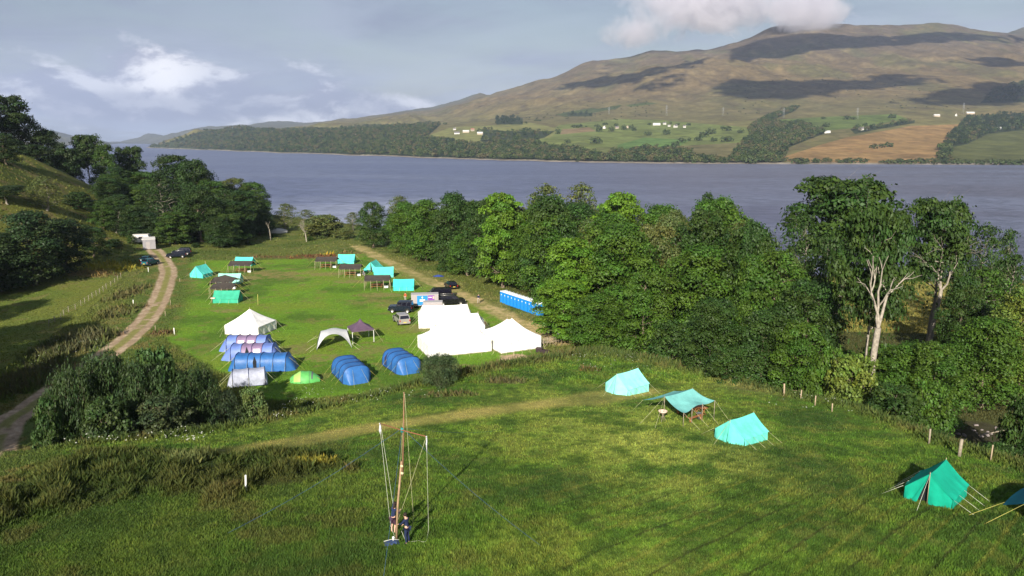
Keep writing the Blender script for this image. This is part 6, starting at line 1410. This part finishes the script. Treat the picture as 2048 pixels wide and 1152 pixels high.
# ---------------------------------------------------------------- portable toilets
TB = mat('toilet_blue', (0.012, 0.20, 0.58), 0.4, noise=(2, 0.08)); TBD = mat('toilet_door_blue', (0.018, 0.26, 0.70), 0.35); TRF = mat('toilet_roof', (0.72, 0.76, 0.80), 0.5)
_ord = ['first', 'second', 'third', 'fourth', 'fifth', 'sixth', 'seventh', 'eighth', 'ninth', 'tenth', 'eleventh']
def make_toilet():
    r = thing('portable_toilet', '', 'portable toilet', (0, 0, 0), 0, 'row of blue portable toilets beside the track')
    b = MB(); b.box((0, 0, 1.08), (1.1, 1.1, 2.10)); b.box((0, 0, 0.05), (1.16, 1.16, 0.1)); b.build('cabin', TB, r)
    b = MB(); b.prism([(-0.58, 2.13), (0.58, 2.13), (0.52, 2.24), (0.25, 2.34), (-0.25, 2.34), (-0.52, 2.24)], -0.58, 0.58); b.build('roof', TRF, r)
    b = MB(); b.box((0, -0.565, 1.03), (0.72, 0.03, 1.9)); d = b.build('door', TBD, r)
    b = MB(); b.box((0.26, -0.60, 1.05), (0.06, 0.03, 0.14)); b.build('latch', DGREY, d)
    b = MB(); b.box((0, -0.59, 1.62), (0.22, 0.015, 0.22)); b.build('sign', WPLA, d)
    for sx in (-1, 1): b = MB(); b.box((sx*0.47, -0.565, 1.05), (0.08, 0.05, 2.0)); b.build('door_frame', TB, r)
    b = MB(); b.bar((0.4, 0.35, 2.2), (0.4, 0.35, 2.62), 0.05, 8); b.build('vent_pipe', DGREY, r)
    return r
T0 = make_toilet(); pa = pix(1005, 604); pb = pix(1083, 632); dv = (pb-pa); N = 11; ty = math.atan2(dv.y, dv.x)
for i in range(N):
    q = pa.lerp(pb, (i+0.5)/N); 
    if i == 0: r = T0
    else:
        r = T0.copy(); C.objects.link(r)
        for ch in list(T0.children):
            c = ch.copy(); C.objects.link(c); c.parent = r
            for g2 in list(ch.children): d = g2.copy(); C.objects.link(d); d.parent = c
    r.location = (q.x, q.y, Hs(q.x, q.y)-0.02); r.rotation_euler.z = ty; r['label'] = 'blue portable toilet, %s from the far end of the row' % _ord[i]

# ---------------------------------------------------------------- people
SKIN = mat('skin', (0.56, 0.34, 0.25), 0.6); NAVY = mat('navy_cloth', (0.012, 0.020, 0.060), 0.9, noise=(8, 0.2)); MAROON = mat('maroon_shorts', (0.050, 0.022, 0.040), 0.9); HAIRD = mat('dark_hair', (0.020, 0.012, 0.010), 0.7); SHOE = mat('dark_shoe', (0.02, 0.018, 0.02), 0.7); REDC = mat('red_cloth', (0.50, 0.09, 0.04), 0.9); KHAKI = mat('khaki_cloth', (0.30, 0.27, 0.22), 0.9); GREYC = mat('grey_cloth', (0.22, 0.22, 0.24), 0.9); EYE = mat('eye_dark', (0.02, 0.015, 0.01), 0.3)
def skin(name, nodes, edges, m, parent=None, grow=0.0, root=0):
    me = bpy.data.meshes.new(name); ids = list(nodes); ix = {k: i for i, k in enumerate(ids)}
    me.from_pydata([nodes[k][0] for k in ids], [(ix[a], ix[b]) for a, b in edges], []); o = link(name, me, parent)
    bm = bmesh.new(); bm.from_mesh(me); sl = bm.verts.layers.skin.verify(); bm.verts.ensure_lookup_table()
    for k in ids:
        rr = nodes[k][1]; rr = rr if isinstance(rr, tuple) else (rr, rr); bm.verts[ix[k]][sl].radius = (rr[0]+grow, rr[1]+grow)
    bm.verts[root][sl].use_root = True; bm.to_mesh(me); bm.free(); me.materials.append(m)
    sk_ = o.modifiers.new('skin', 'SKIN'); sk_.use_smooth_shade = True; o.modifiers.new('subsurf', 'SUBSURF').levels = 1; o.modifiers['subsurf'].render_levels = 1
    return o
def person(label, p, yaw, hands, top, legs_m, short=True, sleeves=True, hair='short', lean=0.0, stride=0.0, crouch=0.0, s=1.0, headtilt=0.0, group=None):
    """faces local +y; hands = (left, right) hand targets in local space"""
    N_ = {}; c = crouch; hz = 0.93-0.45*c
    N_['pelvis'] = ((0, -0.12*c, hz), (0.14, 0.11)); N_['waist'] = ((0, lean*0.3-0.1*c, hz+0.18), (0.125, 0.095)); N_['chest'] = ((0, lean*0.7, hz+0.38), (0.155, 0.105)); N_['upper'] = ((0, lean*0.85, hz+0.49), (0.12, 0.085))
    N_['neck'] = ((0, lean+0.01, hz+0.57), 0.052); N_['jaw'] = ((0, lean+0.05+headtilt, hz+0.635), (0.062, 0.068)); N_['head'] = ((0, lean+0.03+headtilt, hz+0.72), (0.078, 0.095)); N_['crown'] = ((0, lean+0.01+headtilt, hz+0.79), (0.05, 0.06)); N_['nose'] = ((0, lean+0.145+headtilt, hz+0.685), 0.014)
    E = [('pelvis', 'waist'), ('waist', 'chest'), ('chest', 'upper'), ('upper', 'neck'), ('neck', 'jaw'), ('jaw', 'head'), ('head', 'crown'), ('head', 'nose')]
    arm = []; leg = []
    for i, (sd, nm) in enumerate(((-1, 'l'), (1, 'r'))):
        N_['sh'+nm] = ((sd*0.185, lean*0.8, hz+0.475), 0.052); h = Vector(hands[i]); S_ = Vector(N_['sh'+nm][0]); mid_ = (S_+h)/2; ln = (h-S_).length; drop = math.sqrt(max(0.0, 0.27**2-(min(ln, 0.53)/2)**2))
        el = mid_+Vector((sd*drop*0.55, -drop*0.2, -drop*0.8)); N_['el'+nm] = (tuple(el), 0.038); N_['wr'+nm] = (tuple(h), 0.026)
        d = (h-el).normalized(); sdv = d.cross(Vector((0, 0, 1))).normalized(); N_['pa'+nm] = (tuple(h+d*0.05), (0.036, 0.020)); N_['kn_'+nm] = (tuple(h+d*0.09), (0.038, 0.018))
        E += [('upper', 'sh'+nm), ('sh'+nm, 'el'+nm), ('el'+nm, 'wr'+nm), ('wr'+nm, 'pa'+nm), ('pa'+nm, 'kn_'+nm)]; arm += [('upper', 'sh'+nm), ('sh'+nm, 'el'+nm)]+([] if short is None or sleeves == 'short' else [('el'+nm, 'wr'+nm)])
        for f_, (off_, ln_) in enumerate(((-0.027, 0.062), (-0.009, 0.072), (0.009, 0.068), (0.027, 0.052))):
            a = h+d*0.095+sdv*off_; b1 = a+d*ln_*0.55+Vector((0, 0, -0.012)); b2 = b1+d*ln_*0.3+Vector((0, 0, -0.025)); N_['f%d%s' % (f_, nm)] = (tuple(b1), 0.0085); N_['g%d%s' % (f_, nm)] = (tuple(b2), 0.0075); E += [('kn_'+nm, 'f%d%s' % (f_, nm)), ('f%d%s' % (f_, nm), 'g%d%s' % (f_, nm))]
        th = h+d*0.055+sdv*(-sd)*0.045; N_['t'+nm] = (tuple(th), 0.010); N_['u'+nm] = (tuple(th+d*0.035+sdv*(-sd)*0.008), 0.008); E += [('pa'+nm, 't'+nm), ('t'+nm, 'u'+nm)]
        st = stride*sd; N_['hi'+nm] = ((sd*0.09, -0.12*c, hz-0.05), 0.085); N_['kn'+nm] = ((sd*0.11, st*0.5+0.04+0.26*c, 0.50-0.12*c), 0.055); N_['ca'+nm] = ((sd*0.11, st*0.8+0.12*c, 0.33-0.05*c), 0.052); N_['an'+nm] = ((sd*0.11, st-0.02, 0.09), 0.036); N_['to'+nm] = ((sd*0.12, st+0.14, 0.035), (0.036, 0.028))
        E += [('pelvis', 'hi'+nm), ('hi'+nm, 'kn'+nm), ('kn'+nm, 'ca'+nm), ('ca'+nm, 'an'+nm), ('an'+nm, 'to'+nm)]; leg += [('pelvis', 'hi'+nm), ('hi'+nm, 'kn'+nm)]+([] if short else [('kn'+nm, 'ca'+nm), ('ca'+nm, 'an'+nm)])
    o = skin('person', N_, E, SKIN); o.location = p; o.rotation_euler.z = yaw; o.scale = (s, s, s); tag(o, label, 'person', group)
    def sub(name, ed, m, grow, extra=None):
        ks = [];
        for a, b in ed:
            for k in (a, b):
                if k not in ks: ks.append(k)
        return skin(name, {k: N_[k] for k in ks}, ed, m, o, grow)
    sub('top', [('pelvis', 'waist'), ('waist', 'chest'), ('chest', 'upper')]+arm, top, 0.014)
    sub('shorts' if short else 'trousers', leg, legs_m, 0.018)
    for nm in 'lr': skin('shoe', {'a': N_['an'+nm], 't': N_['to'+nm]}, [('a', 't')], SHOE, o, 0.012)
    hx = Vector(N_['head'][0]); b = MB(); b.lathe([(0.0, 0.135), (0.06, 0.12), (0.095, 0.07), (0.105, 0.02), (0.10, -0.03), (0.085, -0.06)], 14, 0, (hx.x, hx.y-0.02, hx.z+0.005)); b.build('hair', HAIRD, o)
    if hair == 'long': b = MB(); b.tube([(hx.x, hx.y-0.06, hx.z+0.06), (hx.x, hx.y-0.10, hx.z-0.08), (hx.x, hx.y-0.10, hx.z-0.24), (hx.x, hx.y-0.08, hx.z-0.36)], [0.09, 0.10, 0.09, 0.04], 8); b.build('hair', HAIRD, o)
    for sd in (-1, 1): b = MB(); b.lathe([(0.0, 0.009), (0.008, 0.006), (0.011, 0.0), (0.008, -0.006), (0.0, -0.009)], 6, 0, (hx.x+sd*0.03, hx.y+0.095, hx.z-0.005)); b.build('eye', EYE, o)
    return o
PB = pix(792, 1080)                                     # foot of the mast
pA = pix(787, 1066); pBp = pix(815, 1087)
person('person with long dark hair in a navy top and maroon shorts behind the flagpole', pA, math.radians(-35), ((-0.06, 0.42, 1.12), (0.14, 0.42, 1.22)), NAVY, MAROON, True, 'short', 'long', lean=0.12, headtilt=0.06, s=0.98, group='people at the flagpole')
person('person in navy hoodie and dark trousers holding the mast of the flagpole', pBp, math.radians(62), ((-0.12, 0.44, 1.08), (0.16, 0.34, 0.98)), NAVY, NAVY, False, True, 'short', lean=0.05, headtilt=0.04, s=0.98, group='people at the flagpole')
person('person in a dark top and pale trousers walking on the straw track', pix(957, 607), math.radians(170), ((-0.26, 0.12, 0.9), (0.26, -0.08, 0.9)), NAVY, KHAKI, False, True, 'short', stride=0.22, s=1.05)
person('person in a red jacket standing by the banner trailer', pix(811, 603), math.radians(150), ((-0.24, 0.1, 0.95), (0.24, 0.1, 0.95)), REDC, KHAKI, False, True, 'short', s=1.02)
person('person in grey crouching beside the middle dark fly', pix(729, 553), math.radians(120), ((-0.15, 0.4, 0.5), (0.15, 0.4, 0.5)), GREYC, GREYC, False, True, 'short', lean=0.2, crouch=0.6)
person('person in pale clothes bending under the nearest dark fly', pix(765, 573), math.radians(80), ((-0.15, 0.4, 0.9), (0.15, 0.4, 0.9)), KHAKI, KHAKI, False, True, 'short', lean=0.25)

# ---------------------------------------------------------------- flagpole rig on the near field
def flagpole():
    z0 = PB.z; r = thing('flagpole', 'tall lashed wooden flagpole with a crossbar and halyards on the near field', 'flagpole', PB)
    loc = lambda w: w-PB
    top = wpix(808, 784, z0+8.75); k = (37.05)/top.y
    y = PB.y; zt = CZ-y*math.tan(TP+math.atan((784-576)/F)); T = Vector(((808-1024)/F*(y*cT+(CZ-zt)*sT), y, zt))
    zm = CZ-y*math.tan(TP+math.atan((935-576)/F)); Mx = Vector(((801.5-1024)/F*(y*cT+(CZ-zm)*sT), y, zm))
    b = MB(); b.tube([(0, 0, -0.3), loc(PB.lerp(Mx, 0.5))+Vector((-0.03, 0, 0)), loc(Mx)+Vector((0.05, 0, 0.35))], [0.062, 0.058, 0.052], 8); b.build('lower_spar', mat('pale_spar', (0.30, 0.20, 0.12), 0.8, noise=(4, 0.2)), r)
    b = MB(); b.tube([loc(Mx)+Vector((0.09, -0.03, -0.45)), loc(Mx.lerp(T, 0.5))+Vector((0.06, 0, 0)), loc(T)], [0.05, 0.042, 0.028], 8); b.build('upper_spar', mat('brown_spar', (0.22, 0.125, 0.07), 0.8, noise=(4, 0.2)), r)
    for dz in (-0.3, 0.1): b = MB(); b.lathe([(0.0, -0.06), (0.085, -0.06), (0.095, 0), (0.085, 0.06), (0.0, 0.06)], 10, 0, loc(Mx)+Vector((0.07, 0, dz))); b.build('lashing', ROPE, r)
    zy = CZ-y*math.tan(TP+math.atan((860-576)/F)); Cx = Vector(((804.5-1024)/F*(y*cT+(CZ-zy)*sT), y, zy))
    A = wpix(760, 846, zy); B = wpix(853, 872, zy)
    b = MB(); b.tube([loc(A)+Vector((0, -.06, 0)), loc(Cx)+Vector((0, -.08, 0.02)), loc(B)+Vector((0, -.06, 0))], [0.022, 0.028, 0.022], 8); b.build('crossbar', mat('rust_spar', (0.22, 0.085, 0.045), 0.8), r)
    b = MB(); b.lathe([(0.0, -0.12), (0.085, -0.12), (0.09, 0), (0.085, 0.12), (0.0, 0.12)], 10, 0, loc(Cx)); b.build('lashing', mat('teal_lashing', (0.02, 0.22, 0.22), 0.8), r)
    for E_, q in ((A, 0), (B, 1)):
        b = MB(); b.tube([loc(E_)+Vector((0, 0, 0)), loc(E_)+Vector((0.01, -0.02, -0.22)), loc(E_)+Vector((-0.01, 0, -0.42)), loc(E_)+Vector((0.0, 0, -0.62 if q == 0 else -0.85))], [0.02, 0.06 if q == 0 else 0.035, 0.07 if q == 0 else 0.04, 0.02], 8); b.build('furled_flag', mat('flag_white', (0.50, 0.50, 0.55), 0.8, noise=(14, 0.4)), r)
        b = MB(); b.lathe([(0.0, -0.045), (0.04, -0.035), (0.055, 0), (0.04, 0.035), (0, 0.045)], 8, 0, loc(E_)+Vector((0, -0.05, -0.02))); b.build('pulley', ALU, r)
    def rope(nm, pts, rad, m): b = MB(); b.tube([loc(q) for q in pts], rad, 4); b.build(nm, m, r)
    gd = lambda px, py, h=0.03: (lambda v: Vector((v.x, v.y, v.z+h)))(pix(px, py))
    def hang(a, b2, sag, n=9): return [a.lerp(b2, t)+Vector((0, 0, -sag*math.sin(math.pi*t))) for t in np.linspace(0, 1, n)]
    rope('halyard', hang(A+Vector((-.02, 0, -0.1)), wpix(781, 1050, z0+0.5), 0.0)+[gd(788, 1071), gd(793, 1073)], 0.008, WROPE)
    rope('halyard', hang(A+Vector((.03, 0, -0.1)), wpix(791, 1040, z0+0.75), 0.0), 0.008, WROPE)
    rope('halyard', hang(B, wpix(794, 1046, z0+0.6), 0.05), 0.008, ROPE)
    rope('halyard', hang(T+Vector((.03, 0, -.1)), wpix(827, 1035, z0+0.9), 0.15)+[wpix(822, 1067, z0+0.3), gd(818, 1072)], 0.008, ROPE)
    rope('halyard', hang(T+Vector((.03, 0, -.1)), wpix(797, 1000, z0+1.6), -0.02), 0.008, ROPE)
    rope('halyard', hang(B+Vector((0, 0, -.5)), wpix(857, 1060, z0+0.35), 0.0)+[gd(853, 1083), gd(846, 1085), gd(838, 1082), gd(820, 1085), gd(810, 1081), wpix(803, 1062, z0+0.5)], 0.008, WROPE)
    for px, py in ((456, 1067), (1085, 1095), (1010, 860),): g_ = gd(px, py); rope('guy_line', hang(Cx+Vector((0, 0, 0.1)), g_, 0.25), 0.007, BROPE)
    g_ = Vector((PB.x+0.3, 29.5, Hs(PB.x, 29.5))); rope('guy_line', hang(Cx+Vector((0, 0, 0.1)), g_, 0.1), 0.007, BROPE)
flagpole()
q = pix(783, 1085); r = thing('kit_bag', 'flat blue kit bag on the grass at the foot of the flagpole', 'bag', q, 0.3)
b = MB(); b.grid(lambda u, v: ((u-.5)*0.8, (v-.5)*0.6, 0.01+0.08*(1-abs(2*u-1)**4)*(1-abs(2*v-1)**4)+crumple(u*5, v*5, 0.02)), 14, 12); b.build('bag_body', mat('bag_blue', (0.035, 0.06, 0.15), 0.6, noise=(5, 0.3)), r)
b = MB(); b.tube([(-0.4, 0.0, 0.13), (0, 0.06, 0.15), (0.4, -0.04, 0.12)], 0.015, 4); b.build('strap', WROPE, r)
q2 = off(q, 0.3, 0.10, 0.0, 0.12); r = thing('mug', 'white mug standing on the blue kit bag', 'mug', q2); b = MB(); b.lathe([(0.0, 0), (0.05, 0), (0.055, 0.16), (0.06, 0.2), (0.045, 0.19), (0.0, 0.18)], 12); b.build('cup', WPLA, r)
b = MB(); b.tube([(0.05, 0, 0.05), (0.10, 0, 0.07), (0.10, 0, 0.13), (0.05, 0, 0.15)], 0.01, 5); b.build('handle', WPLA, r)

# ---------------------------------------------------------------- posts and fences
def post(px, py, h, rad, m, label, group, name='fence_post', lean=0.0):
    p = pix(px, py); b = MB(); k = random.Random(int(px)*7).uniform(-0.05, 0.05)+lean
    b.tube([(0, 0, -0.2), (k*h*0.5, 0, h*0.5), (k*h, 0, h), (k*h, 0, h+rad*0.4)], [rad*1.05, rad, rad*0.95, rad*0.5], 8); o = b.build(name, m, None, p); tag(o, label, 'post', group)
for i, (px, py, h) in enumerate([(1568, 792, 1.25), (1601, 799, 0.95), (1630, 811, 0.95), (1664, 823, 0.75)]):
    post(px, py, h, 0.085 if i == 0 else 0.06, PWOOD, ['thick pale fence post nearest the trees by the near tents', 'second pale fence post from the trees by the near tents', 'third pale fence post from the trees by the near tents', 'short pale fence post at the end of the visible row'][i], 'pale fence posts at the wood edge')
for px, py, h, rr, lab in [(1858, 888, 1.2, 0.07, 'grey post half hidden in the weeds above the emerald tent'), (1918, 913, 1.3, 0.12, 'thick grey strainer post above the emerald tent'), (1981, 922, 1.2, 0.05, 'thin pale post right of the thick strainer post')]: post(px, py, h, rr, GWOOD if rr > 0.06 else PWOOD, lab, 'posts in the bank above the emerald tent')
post(492, 985, 1.15, 0.06, WPLA, 'white marker post standing in the rough grass', None, 'marker_post')
post(516, 610, 2.0, 0.05, YROPE, 'thin yellow pole standing on the camp field', None, 'yellow_pole')
for px, py, lab in [(297, 544, 'white marker post beside the teal cars'), (267, 611, 'white marker post in the weeds left of the road'), (349, 669, 'white marker post in the brown weeds right of the road'), (238, 872, 'white marker post peeping out of the thicket'), (521, 437, 'white post near the lake shore')]: post(px, py, 1.05, 0.07, WPLA, lab, None, 'marker_post')
for px, py, lab in [(341, 610, 'small wooden stake on the left edge of the camp field'), (331, 632, 'second small wooden stake by the farm road'), (311, 662, 'third small wooden stake by the farm road'), (360, 565, 'small wooden stake at the bend of the road'), (411, 530, 'wooden stake by the hedge behind the camp')]: post(px, py, 0.9, 0.05, PWOOD, lab, None, 'stake')
FP = [(98, 652), (110, 645), (122, 640), (128, 632), (138, 625), (151, 620), (162, 612), (170, 607), (178, 602), (185, 597), (193, 592), (200, 588), (207, 583), (213, 578), (222, 573), (230, 567), (236, 561), (242, 556)]
for px, py in FP: post(px, py, 1.1, 0.05, GWOOD, 'weathered fence post in the line across the left paddock', 'fence posts across the left paddock')
wr = thing('fence_wire', 'thin wires strung between the paddock fence posts', 'fence wire', pix(*FP[0])); P0 = pix(*FP[0])
for hh in (0.45, 0.75, 1.05): b = MB(); b.tube([pix(a, c)-P0+Vector((0, 0, hh)) for a, c in FP], 0.008, 4); b.build('wire', ALU, wr)
def rail(px1, py1, px2, py2, h, label):
    a = pix(px1, py1); c = pix(px2, py2); b = MB(); b.bar((0, 0, h), tuple(c-a+Vector((0, 0, h))), 0.06, 6); o = b.build('fence_rail', GWOOD, None, a); tag(o, label, 'rail')
rail(1955, 888, 2048, 868, 0.9, 'grey rail leaning over the bank by the burn')

# ---------------------------------------------------------------- odds and ends around the marquees
def rack():
    p = pix(1103, 692); r = thing('pole_rack', 'rough wooden pole table and rack beside the right marquee', 'rack', p, 0.5)
    for x in (-1.6, -0.5, 0.5, 1.5):
        for y in (-0.4, 0.4): b = MB(); b.bar((x, y, 0), (x, y, 1.35 if x < 1 else 1.9), 0.04, 5); b.build('upright', PWOOD, r)
    for z in (0.75, 1.2):
        for y in (-0.4, 0, 0.4): b = MB(); b.bar((-1.8, y, z), (1.7, y, z+0.03), 0.035, 5); b.build('crossrail', GWOOD, r)
    b = MB(); b.bar((-1.5, -0.42, 0.05), (-0.5, -0.42, 1.2), 0.03, 5); b.bar((0.5, -0.42, 0.05), (-0.5, -0.42, 1.2), 0.03, 5); b.build('brace', PWOOD, r)
    t = thing('steel_tub', 'grey metal tub standing on the pole rack', 'tub', off(p, 0.5, 1.3, 0, 1.25), 0.5); b = MB(); b.lathe([(0, 0), (0.32, 0), (0.38, 0.55), (0.42, 0.56), (0.36, 0.5), (0, 0.45)], 16); b.build('tub_body', ALU, t)
rack()
DBX = mat('dark_box', (0.030, 0.018, 0.020), 0.7)
for px, py, lab in [(1079, 704, 'dark box lying left of its twin by the marquee corner'), (1092, 709, 'dark box lying right of its twin by the marquee corner')]:
    t = thing('storage_box', lab, 'box', pix(px, py), -0.3); b = MB(); b.box((0, 0, 0.3), (0.95, 0.65, 0.6)); b.build('box_body', DBX, t); b = MB(); b.box((0, 0, 0.62), (1.0, 0.7, 0.05)); b.build('lid', mat('dark_lid', (0.05, 0.03, 0.035), 0.5), t)
t = thing('loudspeaker', 'black box on the track edge under the overhanging branches', 'box', pix(1098, 666)); b = MB(); b.box((0, 0, 0.55), (0.8, 0.6, 1.1)); b.build('box_body', BLKP, t); b = MB(); b.box((0, -0.31, 0.6), (0.6, 0.03, 0.8)); b.build('front_panel', DGREY, t)
for i, (px, py, cl, lab) in enumerate([(955, 653, (0.45, 0.04, 0.05), 'red bundle of kit behind the white marquees'), (962, 650, (0.03, 0.10, 0.40), 'blue bundle of kit behind the white marquees'), (968, 651, (0.55, 0.14, 0.04), 'orange bundle of kit behind the white marquees'), (951, 655, (0.05, 0.06, 0.15), 'navy bundle of kit behind the white marquees')]):
    t = thing('kit_bundle', lab, 'bag', pix(px, py), i*0.7); b = MB(); b.grid(lambda u, v: (0.62*math.cos(2*math.pi*u)*math.sin(math.pi*v), 0.42*math.sin(2*math.pi*u)*math.sin(math.pi*v), 0.32-0.36*math.cos(math.pi*v)+crumple(u*6, v*6, 0.05)), 16, 10); b.build('bundle_body', mat('kit%d' % i, cl, 0.8, noise=(4, 0.3)), t)
    b = MB(); b.tube([(-0.3, -0.3, 0.45), (0, -0.36, 0.66), (0.3, -0.3, 0.45)], 0.03, 5); b.build('strap', DGREY, t)
for px, py, lab, k in [(1027, 716, 'short stick standing at the left of the sand patch', 0.8), (1044, 717, 'short stick standing in the sand patch', 0.7)]: post(px, py, k, 0.05, PWOOD, lab, None, 'stake')
t = thing('canoe_cover', 'small blue tarpaulin lying by the wood edge', 'tarpaulin', pix(877, 553)); b = MB(); b.grid(lambda u, v: ((u-.5)*2.4, (v-.5)*1.3, 0.05+0.35*math.sin(math.pi*u)*math.sin(math.pi*v)+crumple(u*6, v*5, 0.05)), 12, 8); b.build('sheet', mat('tarp_blue', (0.03, 0.06, 0.25), 0.6), t)
t.name = 'tarpaulin'
for px, py, lab in [(441, 606, 'pale wash stand at the left of the deep green tent')]:
    t = thing('wash_stand', lab, 'stand', pix(px-14, py), 0); b = MB(); b.box((0, 0, 0.95), (0.8, 0.5, 0.16)); b.build('basin', mat('basin_pink2', (0.65, 0.52, 0.45), 0.6), t)
    for sx in (-.3, .3): b = MB(); b.bar((sx, 0, 0), (sx, 0, 0.9), 0.05, 6); b.build('leg', PWOOD, t)
# white container and caravan at the end of the farm road, white canvas by the shore
t = thing('container', 'white flat roofed container at the end of the farm road', 'container', pix(299, 496), 0.45)
b = MB(); b.box((0, 0, 1.3), (3.0, 5.5, 2.5)); b.build('container_body', mat('container_grey', (0.26, 0.25, 0.27), 0.7, noise=(2, .1)), t); b = MB(); b.box((0, 0, 2.6), (3.1, 5.6, 0.1)); b.build('roof', WHW, t); b = MB(); b.box((-0.3, -2.76, 1.0), (0.9, 0.04, 1.9)); b.build('door', TRG, t)
t = thing('caravan', 'white caravan roof behind the container', 'caravan', pix(283, 487), 0.2); b = MB(); b.prism([(-2.2, .5), (2.2, .5), (2.3, 1.6), (2.0, 2.5), (-2.0, 2.5), (-2.3, 1.6)], -1.05, 1.05); b.build('caravan_body', WHW, t); b = MB(); b.box((0.3, -1.07, 1.7), (1.2, 0.04, 0.6)); b.build('window', DWIN, t)
p = pix(556, 466); t = thing('boat', 'white upturned boat under the trees near the shore', 'boat', p, 0.3); b = MB()
b.grid(lambda u, v: ((u-.5)*6.0, -math.cos(math.pi*v)*1.1*math.sin(math.pi*(0.08+0.84*u))**0.5, math.sin(math.pi*v)*1.5*math.sin(math.pi*(0.08+0.84*u))**0.5), 18, 12); b.build('hull', WHW, t); b = MB(); b.tube([((u-.5)*6.0, 0, 1.52*math.sin(math.pi*(0.08+0.84*u))**0.5) for u in np.linspace(0, 1, 10)], 0.05, 5); b.build('keel', DGREY, t)
# stones in the burn
rs = random.Random(3)
for i in range(46):
    a = rs.uniform(0, 6.28); d = math.sqrt(rs.random()); x = BURN[0]+5.0*d*math.cos(a); y = BURN[1]+2.4*d*math.sin(a); s = rs.uniform(0.08, 0.22)
    bm = bmesh.new(); bmesh.ops.create_icosphere(bm, subdivisions=2, radius=s)
    for v in bm.verts: v.co = v.co*(1+0.25*math.sin(v.co.x*17+i)+0.15*math.sin(v.co.y*23+i*2)); v.co.z *= 0.6
    me = bpy.data.meshes.new('stone'); bm.to_mesh(me); bm.free(); me.materials.append(mat('stone', (0.20, 0.17, 0.165), 0.85, noise=(3, 0.35)))
    tag(link('stone', me, None, (x, y, Hs(x, y)+s*0.2)), 'rounded stone in the bed of the burn under the trees', 'stone', 'stones in the bed of the burn')
